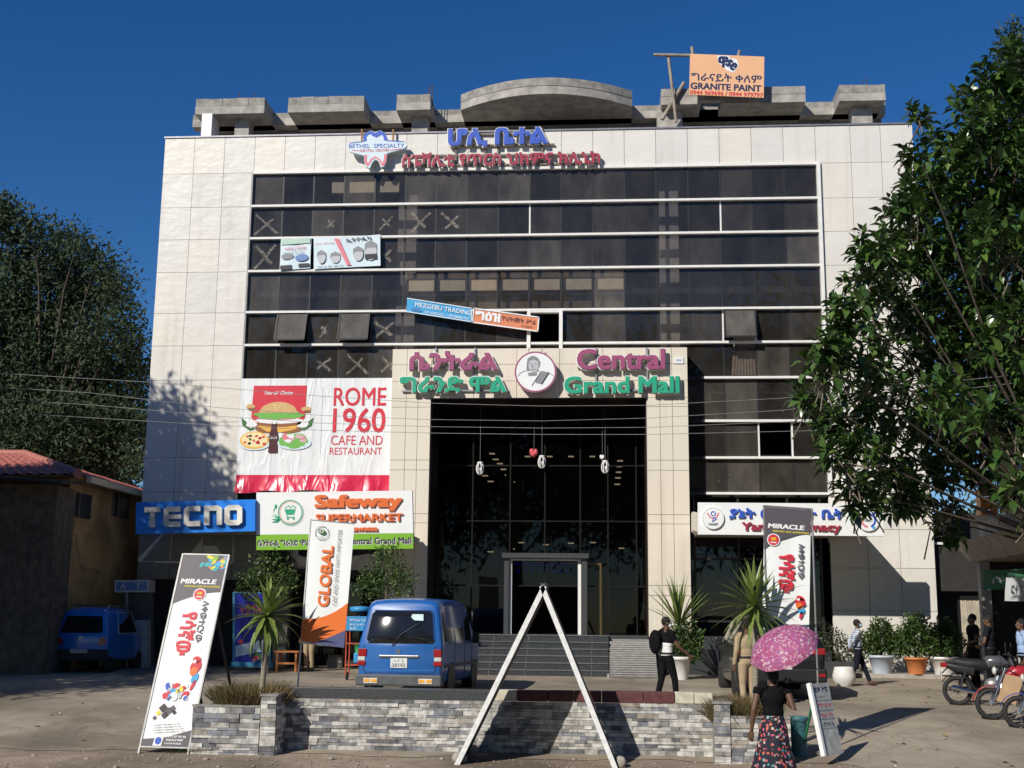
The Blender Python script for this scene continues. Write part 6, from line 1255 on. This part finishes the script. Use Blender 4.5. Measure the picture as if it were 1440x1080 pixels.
# right hand shop runs along the yard, its open front faces left
sp = thing('corner_shop', 'low concrete shop with a heavy eave and hanging banners at the right edge', 'shop', (11, 30, G(30)))
EXx = 9.35; ez = at(1372, 790, 33).z; m = MB(); BRN = mat('brown_concrete', (.30, .25, .20), .85, .25, 4)
m.hexa([(EXx, 24, ez), (EXx+4, 24, ez), (EXx+4, 33.2, ez), (EXx, 33.2, ez), (EXx-.35, 23.9, ez+.5), (EXx+4, 23.9, ez+.5), (EXx+4, 33.4, ez+.5), (EXx-.35, 33.4, ez+.5)], BRN); part(sp, 'eave', m, world=True)
m = MB(); m.box(EXx+2.2, EXx+2.4, 24, 33.1, G(30)-.1, ez, mat('shop_dark', (.03, .028, .026), .9)); m.box(EXx+.2, EXx+2.2, 33.0, 33.2, G(30), ez, MATS['shop_dark']); part(sp, 'wall', m, world=True)
for y in (24.3, 29.2, 32.9): m = MB(); m.box(EXx+.15, EXx+.4, y, y+.25, G(30), ez-.002, CONC); part(sp, 'post', m, world=True)
m = MB(); tx = at(1428, 680, 31).x; m.box(tx-.17, tx+.45, 31, 31.5, ez+.51, at(1428, 600, 31).z, CONC); part(sp, 'concrete_pillar', m, world=True)
m = MB(); m.box(EXx+.2, EXx+3.5, 27, 33, ez+.52, ez+1.0, CONC2); part(sp, 'parapet', m, world=True)
oc = at(1422, 735, 31.2); m = MB(); OC = mat('orange_plastic', (.62, .22, .04), .5, .1); x = oc.x-.62
for k in range(4): m.box(x-.2, x+.2, 30.8, 31.2, ez+1.02+k*.16, ez+1.13+k*.16, OC); m.box(x-.18, x-.12, 30.81, 31.19, ez+1.13+k*.16, ez+1.18+k*.16, OC); m.box(x+.12, x+.18, 30.81, 31.19, ez+1.13+k*.16, ez+1.18+k*.16, OC)
tag(m.build('plastic_crate'), 'orange slatted crate beside the concrete pillar on the shop roof', 'crate')
for nm, lab, a, b, c_, Y, cm, tx_ in (('shop_banner', 'dim green banner hung under the shop eave', (1383, 830), (1443, 828), (1383, 801), 29.5, vin('banner_dkgreen', (.05, .17, .10)), 'ሱቅ'), ('shop_banner', 'small grey white banner hung below the green one at the right edge', (1413, 845), (1450, 846), (1415, 812), 28.9, SLG, 'ፎቶ ኮፒ')):
    T, W, H = frame(at(*a, Y), at(*b, Y), at(*c_, Y)); r = signroot(nm, lab, 'banner', T); m = MB(T); sheet(m, W, H, cm, .02, amp=.02); part(r, 'cloth', m, world=True); m = MB(T); m.text(tx_, W*.5, H*.5, W*.6, H*.4, SLG if cm is not SLG else SDK, -.028); part(r, 'lettering', m, world=True)
# passage between mall and shop: roof sheet, gate
gt = thing('yard_gate', 'pale ribbed metal gate in the dark passage beside the mall', 'gate', (9.5, 36, G(34)))
gx0_, gx1_ = at(1352, 880, 35.6).x, at(1378, 880, 35.6).x; zt_ = at(1360, 838, 35.6).z; GM = mat('cream_gate', (.45, .40, .31), .6, .2, 4); m = MB(); k = 0; x = gx0_
while x < gx1_: m.box(x, x+.055, 35.6+.015*(k % 2), 35.63+.015*(k % 2), G(34)+.05, zt_, GM); x += .06; k += 1
part(gt, 'gate_leaf', m, world=True); m = MB()
for x in (gx0_-.07, gx1_+.02): m.box(x, x+.06, 35.58, 35.66, G(34), zt_+.05, BLACK)
m.box(gx0_-.01, gx1_+.02, 35.58, 35.66, zt_+.0, zt_+.05, BLACK); part(gt, 'gate_frame', m, world=True)
pw = thing('passage_shed', 'dark roofed passage with a white eave strip between the mall and the shop', 'shed', (9.9, 38, G(34))); m = MB(); pz = at(1360, 764, 35.3).z
m.box(X1+.05, X1+4, 37.5, 37.7, G(34), pz+1.0, MATS['shop_dark']); part(pw, 'wall', m, world=True); m = MB(); m.box(X1+.03, X1+3, 35.4, 37.45, pz-.05, pz+.05, MATS['shaded_roof']); m.box(X1+.03, X1+2.5, 35.3, 35.39, pz-1.3, pz-.06, MATS['shop_dark']); part(pw, 'roof', m, world=True)
m = MB(); m.box(X1+.04, at(1404, 764, 35.25).x, 35.22, 35.28, pz-.04, pz+.02, WHITE); part(pw, 'eave_strip', m, world=True)
# vendor trolley beside the van, chair behind the flag
p = at(497, 955, 30.2); vt = thing('vendor_cart', 'red framed vendor trolley with a blue lettered box, half hidden by the van', 'cart', (p.x+.12, 30.2, G(30.2)))
REDF = mat('red_frame', (.42, .07, .03), .6, .2); BLB = mat('cart_blue', (.03, .25, .52), .5, .1)
m = MB()
for x in (-.28, .28):
    for y in (-.2, .2): m.tube([(x, y, .12), (x, y, 1.15)], .02, REDF, 6)
for z in (.35, .85): m.box(-.3, .3, -.22, .22, z, z+.025, REDF)
part(vt, 'frame', m); m = MB(); m.box(-.3, .3, -.26, .22, 1.16, 1.5, BLB); bx = part(vt, 'box', m, bevel=.01); m = MB(Matrix.Translation((0, -.26, 0))); m.text('የሞባይል ካርድ', 0, 1.41, .42, .06, SW, -.004); m.text('0913 22 05 17', 0, 1.31, .42, .04, SW, -.004); m.text('አለ', -.12, 1.22, .16, .06, SW, -.004); m.build('lettering', bx)
m = MB(); m.lathe([(.24, 1.62), (.26, 1.64), (.26, 1.72), (.1, 1.74), (0, 1.745)], BLB, 16); m.tube([(0, 0, 1.5), (0, 0, 1.64)], .1, BLACK, 8); part(vt, 'lid', m); m = MB(); m.lathe([(.12, .62), (.16, .85), (.17, .85)], mat('green_tub', (.05, .4, .15), .5), 14, c=(.05, -.1, 0)); part(vt, 'tub', m); m = MB(); m.box(-.1, .2, -.2, .1, .4, .65, BLB); part(vt, 'jerrycan', m, bevel=.03)
for x in (-.28, .28): m = MB(); m.lathe([(.1, -.02), (.1, .02)], RUBBER, 14, 'X', (x, 0, .1)); part(vt, 'wheel', m)
p = at(405, 935, 32.8); ch = thing('wooden_stool', 'orange wooden stool in the shade between the poster stand and the importer flag', 'stool', (p.x, 32.8, G(32.8))); WD = mat('orange_wood', (.38, .13, .03), .6, .25, 8)
for x in (-.25, .25):
    for y in (-.18, .18): m = MB(); m.box(x-.025, x+.025, y-.025, y+.025, 0, .5, WD); part(ch, 'leg', m)
m = MB(); m.box(-.32, .32, -.24, .24, .5, .54, WD); part(ch, 'seat', m); m = MB(); m.box(-.22, .22, -.2, -.17, .2, .25, WD); part(ch, 'stretcher', m)

# ================================================================ CABLES, LOBBY ORNAMENTS
CAB = mat('cable_grey', (.26, .26, .27), .6)
for lab, pts in (('highest thin overhead cable, sagging in front of the left facade', [(-80, 520), (100, 531), (205, 537), (330, 547), (450, 557), (606, 567), (760, 571), (910, 570), (1100, 560), (1500, 520)]),
                 ('pale overhead cable crossing the top of the dark portal opening', [(-80, 540), (122, 552), (305, 573), (450, 584), (606, 590), (760, 592), (910, 588), (1100, 577), (1500, 530)]),
                 ('middle pale overhead cable crossing the dark portal opening', [(-80, 556), (135, 570), (305, 585), (450, 595), (606, 600), (760, 602), (910, 601), (1130, 592), (1500, 560)]),
                 ('lowest overhead cable crossing the dark portal opening', [(-80, 575), (135, 588), (305, 598), (450, 605), (606, 609), (760, 611), (910, 611), (1130, 606), (1500, 590)])):
    m = MB(); m.tube([at(px, py, 27.5) for px, py in pts], .0055, CAB, 5); tag(m.build('overhead_cable'), lab, 'cable', 'overhead cables')
def lantern(px, py, pyt, tone, lab):
    YO = 35.15; p = at(px, py, YO); r = thing('hanging_lantern', lab, 'lantern', p, 0, 'lanterns hung in the portal'); m = MB()
    for k in range(3):
        pts = [(.10*math.cos(a)*math.cos(k*1.05), .10*math.cos(a)*math.sin(k*1.05), .17*math.sin(a)) for a in [2*math.pi*i/18 for i in range(19)]]; m.tube(pts, .017, tone, 5, False)
    part(r, 'cage', m); m = MB(); m.ell((0, 0, -.03), (.055, .055, .07), tone, 10, 8); part(r, 'globe', m); m = MB(); m.tube([(0, 0, .17), (0, 0, OZT-p.z)], .005, CAB, 4); part(r, 'cord', m)
    m = MB(); m.ell((0, 0, .17), (.09, .05, .03), tone, 10, 6); part(r, 'bow', m)
lantern(675, 659, 0, WHITE, 'white loop lantern hanging at the left of the portal opening')
lantern(762, 650, 0, WHITE, 'white loop lantern hanging in the middle of the portal opening')
lantern(851, 657, 0, WHITE, 'white loop lantern hanging at the right of the portal opening')
for px, py, sz, lab in ((751, 637, .14, 'pink paper rose hanging left of the middle lantern'), (847, 643, .08, 'small white paper rose hanging beside the right lantern')):
    p = at(px, py, 35.2); r = thing('paper_flower', lab, 'ornament', p, 0, 'paper flowers hung in the portal'); m = MB(); mm = mat('pink_paper', (.62, .10, .12), .7, .3, 20) if sz > .1 else WHITE
    for k in range(7): a = k*.9; m.ell((.5*sz*math.cos(a)*(k > 0), .4*sz*math.sin(a)*(k > 0), .35*sz*math.sin(k*2.1)), (sz*.5, sz*.5, sz*.6), mm, 8, 6)
    part(r, 'petals', m); m = MB(); m.tube([(0, 0, sz*.5), (0, 0, OZT-p.z)], .004, CAB, 4); part(r, 'cord', m)
# ================================================================ PEOPLE
def remesh(o, vox, it=4):
    md = o.modifiers.new('r', 'REMESH'); md.mode = 'VOXEL'; md.voxel_size = vox; md.use_smooth_shade = True
    sm = o.modifiers.new('s', 'SMOOTH'); sm.iterations = it; sm.factor = .5
    bpy.context.view_layer.update(); me = bpy.data.meshes.new_from_object(o.evaluated_get(bpy.context.evaluated_depsgraph_get()))
    old = o.data; me.name = o.name; o.modifiers.clear(); m = old.materials[0]; o.data = me; me.materials.clear(); me.materials.append(m)
    me.polygons.foreach_set('material_index', [0]*len(me.polygons)); me.polygons.foreach_set('use_smooth', [True]*len(me.polygons)); return o
SKIN = mat('dark_skin', (.115, .058, .034), .5, .12, 12); HAIR = mat('black_hair', (.008, .007, .007), .8, .3, 40, .5, 90)
def hand(mb, wr, d, palm_n, curl=.5, s=1.):
    """palm and five separate bent fingers; d = direction from wrist, palm_n = normal out of the palm"""
    d = Vector(d).normalized(); n = Vector(palm_n); n = (n-d*n.dot(d)).normalized(); a = d.cross(n); wr = Vector(wr)
    for k in range(4):
        q = (k-1.5)*.021*s; mb.tube([wr, wr+d*.05*s+a*q*.8, wr+d*.092*s+a*q], [.02*s, .016*s, .013*s], SKIN, 8)
        l = (.066, .078, .072, .056)[k]*s; p0 = wr+d*.09*s+a*q*1.05; p1 = p0+(d+n*curl*.6)*l*.45; p2 = p1+(d*.7+n*curl*1.3)*l*.33; p3 = p2+(d*.45+n*curl*1.6)*l*.25; mb.tube([p0, p1, p2, p3], [.0105*s, .0095*s, .0085*s, .006*s], SKIN, 8)
    t0 = wr+d*.03*s-a*.024*s; mb.tube([t0, t0-a*.028*s+d*.025*s+n*.008, t0-a*.034*s+d*.058*s+n*.02*s], [.014*s, .012*s, .008*s], SKIN, 8)
def human(label, loc, rz, J, top, bottom, sleeve=.55, h=1.72, group=None, mask=None, head_yaw=0, head_pitch=0, shoes=BLACK, long_sleeve=False, skirt=None, hair='short', lower_top=None):
    r = thing('person', label, 'person', loc, rz, group); k = h/1.72; V3 = lambda p: Vector(p)*k
    j = dict(pel=(0, 0, .93), chest=(0, 0, 1.27), neck=(0, 0, 1.45), head=(0, .01, 1.60), shL=(-.185, 0, 1.41), shR=(.185, 0, 1.41), elL=(-.24, -.02, 1.12), elR=(.24, -.02, 1.12), wrL=(-.25, .06, .86), wrR=(.25, .06, .86), hipL=(-.095, 0, .9), hipR=(.095, 0, .9), knL=(-.1, .02, .50), knR=(.1, .02, .50), anL=(-.1, -.02, .09), anR=(.1, -.02, .09), toeL=(-.12, .16, .03), toeR=(.12, .16, .03)); j.update(J)
    j = {a: V3(b) for a, b in j.items()}
    def E(mb, c, rad, m, rot=None):
        mb.L = Matrix.Translation(c) @ (rot or Matrix()); mb.ell((0, 0, 0), [q*k for q in rad], m, 16, 12); mb.L = Matrix()
    HR = Matrix.Rotation(head_yaw, 4, 'Z') @ Matrix.Rotation(head_pitch, 4, 'X'); hd = j['head']
    def hp(x, y, z): return hd+(HR @ Vector((x, y, z)))*k
    m = MB()                                                    # the body: one continuous surface
    E(m, j['pel'], (.15, .105, .12), SKIN); E(m, j['pel'].lerp(j['chest'], .45), (.125, .09, .15), SKIN); E(m, j['chest'], (.155, .105, .17), SKIN)
    m.tube([j['chest']+Vector((0, 0, .1*k)), j['neck'], hp(0, -.01, -.05)], [.08*k, .053*k, .052*k], SKIN, 12)
    for s in 'LR':
        m.tube([j['chest'].lerp(j['sh'+s], .5)+Vector((0, 0, .08*k)), j['sh'+s]], [.07*k, .055*k], SKIN, 10)
        m.tube([j['sh'+s], j['sh'+s].lerp(j['el'+s], .45), j['el'+s], j['el'+s].lerp(j['wr'+s], .3), j['wr'+s]], [.052*k, .047*k, .037*k, .036*k, .025*k], SKIN, 10)
        d = j['wr'+s]-j['el'+s]; hand(m, j['wr'+s], d, Vector((1 if s == 'L' else -1, .6, 0)), .55, k)
        m.tube([j['hip'+s], j['hip'+s].lerp(j['kn'+s], .4), j['kn'+s], j['kn'+s].lerp(j['an'+s], .3), j['an'+s]], [.085*k, .078*k, .054*k, .056*k, .036*k], SKIN, 12)
        m.tube([j['an'+s], j['an'+s].lerp(j['toe'+s], .5), j['toe'+s]], [.04*k, .04*k, .028*k], SKIN, 10)
    E(m, hp(0, -.005, .02), (.074, .092, .10), SKIN, HR); E(m, hp(0, .035, -.055), (.055, .055, .062), SKIN, HR)
    m.tube([hp(0, .088, .02), hp(0, .105, -.018), hp(0, .09, -.03)], [.011*k, .017*k, .012*k], SKIN, 8)
    for s in (-1, 1): E(m, hp(s*.077, -.005, -.005), (.012, .02, .032), SKIN, HR); E(m, hp(s*.032, .082, .005), (.014, .01, .007), SKIN, HR)
    E(m, hp(0, .088, -.062), (.026, .012, .011), SKIN, HR)
    remesh(part(r, 'body', m), .0075*k, 3)
    m = MB()
    for s in (-1, 1): m.ell(tuple(hp(s*.031, .083, .016)), (.011*k, .006*k, .006*k), mat('eye_white', (.5, .48, .45), .3), 8, 6)
    part(r, 'eyes', m)
    m = MB(); E(m, hp(0, -.018, .038), (.082, .095, .098), HAIR, HR)
    if hair == 'long': E(m, hp(0, -.07, -.03), (.075, .06, .11), HAIR, HR)
    for q in m.V: pass
    o = part(r, 'hair', m)
    if mask:
        m = MB(); E(m, hp(0, .052, -.045), (.062, .062, .055), mask, HR); part(r, 'face_mask', m); m = MB()
        for s in (-1, 1): m.tube([hp(s*.055, .06, -.03), hp(s*.083, .0, .01)], .003*k, mask, 4)
        part(r, 'mask_strap', m)
    m = MB(); g = 1.13                                           # clothes follow the body
    E(m, j['pel']+Vector((0, 0, .05*k)), (.158, .115, .12), top); E(m, j['pel'].lerp(j['chest'], .5), (.145, .108, .17), top); E(m, j['chest'], (.168, .118, .175), top); m.tube([j['chest']+Vector((0, 0, .1*k)), j['neck']-Vector((0, 0, .015*k))], [.09*k, .064*k], top, 12)
    for s in 'LR':
        m.tube([j['chest'].lerp(j['sh'+s], .5)+Vector((0, 0, .08*k)), j['sh'+s]], [.08*k, .064*k], top, 10)
        if long_sleeve: m.tube([j['sh'+s], j['el'+s], j['wr'+s]], [.066*k, .052*k, .036*k], top, 12)
        elif sleeve: m.tube([j['sh'+s], j['sh'+s].lerp(j['el'+s], sleeve)], [.068*k, .064*k], top, 12)
    remesh(part(r, 'shirt', m), .011*k, 5)
    if lower_top:
        m = MB(); E(m, j['pel']+Vector((0, 0, .07*k)), (.163, .121, .12), lower_top); E(m, j['pel'].lerp(j['chest'], .45), (.151, .115, .16), lower_top); E(m, j['pel'].lerp(j['chest'], .72), (.160, .117, .12), lower_top); remesh(part(r, 'shirt_panel', m), .011*k, 5)
    m = MB()
    if skirt:
        n = 40; vs = []; fs = []; prof = [(1.06, .135, .1), (1.0, .155, .125), (.9, .185, .15), (.7, .21, .18), (.4, .29, .26), (.12, .40, .34)]
        for zz, ax, ay in prof:
            for q in range(n): a = 2*math.pi*q/n; f = 1+.07*math.sin(a*7)*(1.06-zz); vs.append((ax*f*math.cos(a)*k, ay*f*math.sin(a)*k, zz*k))
        for i in range(len(prof)-1):
            for q in range(n): fs.append((i*n+q, i*n+(q+1) % n, (i+1)*n+(q+1) % n, (i+1)*n+q))
        m.add(vs, fs, skirt, True); part(r, 'skirt', m)
    else:
        E(m, j['pel'], (.16, .118, .12), bottom)
        for s in 'LR': m.tube([j['hip'+s], j['hip'+s].lerp(j['kn'+s], .4), j['kn'+s], j['an'+s]+Vector((0, 0, .02*k))], [.098*k, .09*k, .068*k, .056*k], bottom, 14)
        remesh(part(r, 'trousers', m), .011*k, 5)
        m = MB(); c_ = j['pel']+Vector((0, 0, .075*k)); m.L = Matrix.Translation(c_) @ Matrix.Diagonal((1.36, 1, 1, 1)); m.lathe([(.122*k, -.02*k), (.125*k, 0), (.122*k, .02*k)], BLACK, 24, cap=False); m.L = Matrix(); part(r, 'belt', m)
    for s in 'LR':
        m = MB(); a = j['an'+s]; t = j['toe'+s]; d = (t-a); d.z = 0; d.normalize(); zb = min(a.z-.05*k, t.z)
        m.tube([a-d*.05*k+Vector((0, 0, -.035*k)), a+d*.03*k+Vector((0, 0, -.025*k)), t+Vector((0, 0, .01*k)), t+d*.05*k], [.042*k, .05*k, .043*k, .02*k], shoes, 12); part(r, 'shoe', m)
    return r, j, k
def gp(px, py): return gnd(px, py)
BTX = mat('black_cloth', (.008, .008, .009), .9, .25, 15, spec=.08); WTX = mat('white_cotton', (.66, .66, .66), .85, .06, 10, .15, 20); KHK = mat('khaki_cloth', (.36, .27, .165), .85, .12, 10, .15, 20); NVT = mat('navy_cloth', (.012, .014, .022), .9, .2, spec=.1)
Y = 25.3; p = at(938, 972, Y); p.z = G(Y)
mn, j, k = human('man in a black and white shirt with a backpack and white face mask, facing right', p, R(-62), dict(chest=(0, .01, 1.27), elR=(.27, .12, 1.14), wrR=(.30, .33, .98), elL=(-.25, -.02, 1.13), wrL=(-.2, .16, 1.05), knL=(-.11, -.06, .5), anL=(-.13, -.16, .09), toeL=(-.16, .0, .03), knR=(.11, .12, .5), anR=(.13, .14, .09), toeR=(.15, .32, .03)), BTX, BTX, h=1.68, mask=WTX, head_yaw=R(-18), shoes=mat('white_shoe', (.6, .6, .6), .6), lower_top=WTX)
m = MB(); m.ell((-.08, -.21, 1.2), (.16, .11, .24), BTX, 14, 10); o = part(mn, 'backpack', m); remesh(o, .015, 3)
m = MB(); m.tube([(-.13, -.14, 1.38), (-.15, .02, 1.47), (-.14, .12, 1.32), (-.15, .06, 1.1)], .02, BTX, 8); part(mn, 'strap', m)
# walking man in a checked shirt
m_, t, b = newmat('checked_cloth'); ck = N(t, 'ShaderNodeTexWave', Scale=7.); t.links.new(coords(t), ck.inputs[0]); c2 = N(t, 'ShaderNodeTexWave', Scale=7., bands_direction='Z'); t.links.new(coords(t), c2.inputs[0])
t.links.new(mix(t, mix(t, (.62, .66, .72), (.12, .15, .22), ramp(t, ck.outputs[0], [(.5, 0.), (.75, .7)])), (.10, .13, .2), ramp(t, c2.outputs[0], [(.55, 0.), (.8, .65)])), b.inputs['Base Color']); b.inputs['Roughness'].default_value = .85
p = gp(1208, 965); hgt = (at(1208, 871, p.y)-p).z
human('man in a pale checked shirt and dark trousers walking right, hands behind his back', p, R(-90), dict(elL=(-.25, -.16, 1.16), wrL=(-.06, -.19, .98), elR=(.25, -.16, 1.16), wrR=(.05, -.21, .96), knL=(-.1, .16, .52), anL=(-.1, .30, .12), toeL=(-.11, .46, .07), knR=(.1, -.06, .52), anR=(.1, -.36, .14), toeR=(.11, -.24, .03), head=(0, .03, 1.60)), MATS['checked_cloth'], NVT, h=hgt, mask=mat('blue_mask', (.35, .5, .65), .8), head_pitch=R(14), long_sleeve=True, shoes=SKIN)
# woman with the umbrella
m_, t, b = newmat('floral_skirt'); vo = N(t, 'ShaderNodeTexVoronoi', Scale=21.); t.links.new(coords(t), vo.inputs[0]); nz = N(t, 'ShaderNodeTexNoise', Scale=34., Detail=2.); t.links.new(coords(t), nz.inputs[0]); hs2 = N(t, 'ShaderNodeSeparateColor'); t.links.new(vo.outputs['Color'], hs2.inputs[0])
cc = ramp(t, hs2.outputs[0], [(0., (.55, .05, .06)), (.35, (.6, .16, .06)), (.55, (.45, .08, .2)), (.75, (.6, .45, .4)), (.9, (.08, .25, .26))]); ad = N(t, 'ShaderNodeMath', operation='MULTIPLY_ADD'); t.links.new(nz.outputs[0], ad.inputs[0]); ad.inputs[1].default_value = .9; t.links.new(vo.outputs['Distance'], ad.inputs[2])
t.links.new(mix(t, cc, (.008, .009, .02), ramp(t, ad.outputs[0], [(.79, 0.), (.85, 1.)])), b.inputs['Base Color']); b.inputs['Roughness'].default_value = .8
Y = 16.7; p = at(1090, 1108, Y); p.z = G(Y); 
wm, j, k = human('woman in a black top and long dark floral skirt holding a pink umbrella', p, R(12), dict(elL=(-.27, -.03, 1.12), wrL=(-.29, .02, .86), elR=(.25, -.10, 1.13), wrR=(.15, .12, 1.30)), BTX, BTX, sleeve=.3, h=1.69, skirt=MATS['floral_skirt'], hair='long')
m_, t, b = newmat('pink_umbrella_cloth'); vo = N(t, 'ShaderNodeTexVoronoi', Scale=38.); t.links.new(coords(t), vo.inputs[0]); s2 = N(t, 'ShaderNodeSeparateColor'); t.links.new(vo.outputs['Color'], s2.inputs[0])
t.links.new(ramp(t, s2.outputs[0], [(0., (.26, .045, .12)), (.4, (.38, .09, .2)), (.65, (.26, .07, .24)), (.82, (.45, .2, .25)), (.94, (.5, .38, .42))]), b.inputs['Base Color']); b.inputs['Roughness'].default_value = .7
hw = ROOT[wm.name] @ (Vector((.15, .14, 1.32))*k)
axu = Vector((-.40, -.46, .80)).normalized(); apx = at(1094, 893, 16.6)
u = thing('umbrella', 'pink patterned umbrella held over the woman\'s head', 'umbrella', hw); m = MB(); A = axu.orthogonal().normalized(); B_ = axu.cross(A); n = 48; RU = .47; hgt = .22
vs = []; fs = []; rows = 9
for i in range(rows):
    q = i/(rows-1); ang = q*1.25
    for s_ in range(n):
        a = 2*math.pi*s_/n; sc = 1-.045*abs(math.sin(4*a))*q*q; rr = RU*math.sin(ang)/math.sin(1.25)*sc; vs.append(apx-axu*(hgt*(1-math.cos(ang))/(1-math.cos(1.25)))+(A*math.cos(a)+B_*math.sin(a))*rr)
for i in range(rows-1):
    for s_ in range(n): fs.append((i*n+s_, (i+1)*n+s_, (i+1)*n+(s_+1) % n, i*n+(s_+1) % n))
m.add(vs, fs, MATS['pink_umbrella_cloth'], True); part(u, 'canopy', m, world=True)
m = MB(); low = apx-axu*.62; m.tube([apx+axu*.04, apx-axu*.55, hw+(hw-(apx-axu*.55)).normalized()*.08], [.006, .006, .012], STEEL, 8); part(u, 'shaft', m, world=True)
m = MB()
for q in range(8): a = math.pi*q/4; m.tube([apx-axu*.02, apx-axu*(hgt*.98)+(A*math.cos(a)+B_*math.sin(a))*RU*.98], .004, STEEL, 4)
part(u, 'rib', m, world=True)
# guard behind the yucca, people in the shade
Y = 24.7; p = at(1052, 980, Y); p.z = G(Y); human('guard in khaki uniform standing behind the right spiky yucca, beside the black car', p, R(20), {}, KHK, KHK, h=1.68, long_sleeve=True)
Y = 33.0; p = at(434, 936, Y); p.z = G(Y); human('man standing behind the importer flag, only his khaki legs showing', p, R(150), {}, WTX, KHK, h=1.7)
for px, Y, rz_, top, lab in ((1371, 29.8, 100, BTX, 'person in dark clothes standing in the shade left of the shop posts'), (1394, 28.6, 60, NVT, 'person in a navy top standing in the shade behind the grey motorbike')):
    p = at(px, 940, Y); p.z = G(Y); human(lab, p, R(rz_), dict(elL=(-.25, .06, 1.12), wrL=(-.12, .2, 1.05)), top, BTX, h=1.7)
Y = 27.0; p = at(1440, 940, Y); p.z = G(Y); human('person in a pale blue shirt at the very edge of the photo beside the bikes', p, R(90), {}, mat('pale_blue_shirt', (.30, .42, .65), .85), BTX, h=1.66)

# fallen leaves and scraps on the yard
FLV = [leafmat('fallen_leaf', (.30, .20, .05), (.42, .28, .06), .7, .1), mat('paper_scrap', (.55, .53, .5), .8), leafmat('fallen_leaf_brown', (.14, .08, .04), (.2, .12, .05), .8, .1)]
n = 170; P = np.stack([RNG.uniform(3.2, 10.5, n), RNG.uniform(19.4, 31, n), np.zeros(n)], 1); P[:40, 0] = RNG.uniform(-11, -5, 40); P[:40, 1] = RNG.uniform(20.5, 30, 40); P[:, 2] = [G(y)+.022 for y in P[:, 1]]
L = RNG.uniform(.05, .15, n); V, F = leaves(P, np.stack([np.cos(np.arange(n)*1.7), np.sin(np.arange(n)*1.7), RNG.uniform(0, .15, n)], 1), np.tile([0., 0, 1.], (n, 1)), L, L*.5)
npmesh('leaf_litter', V, F, FLV, RNG.choice(3, n, p=[.45, .15, .4]).repeat(2))['kind'] = 'stuff'
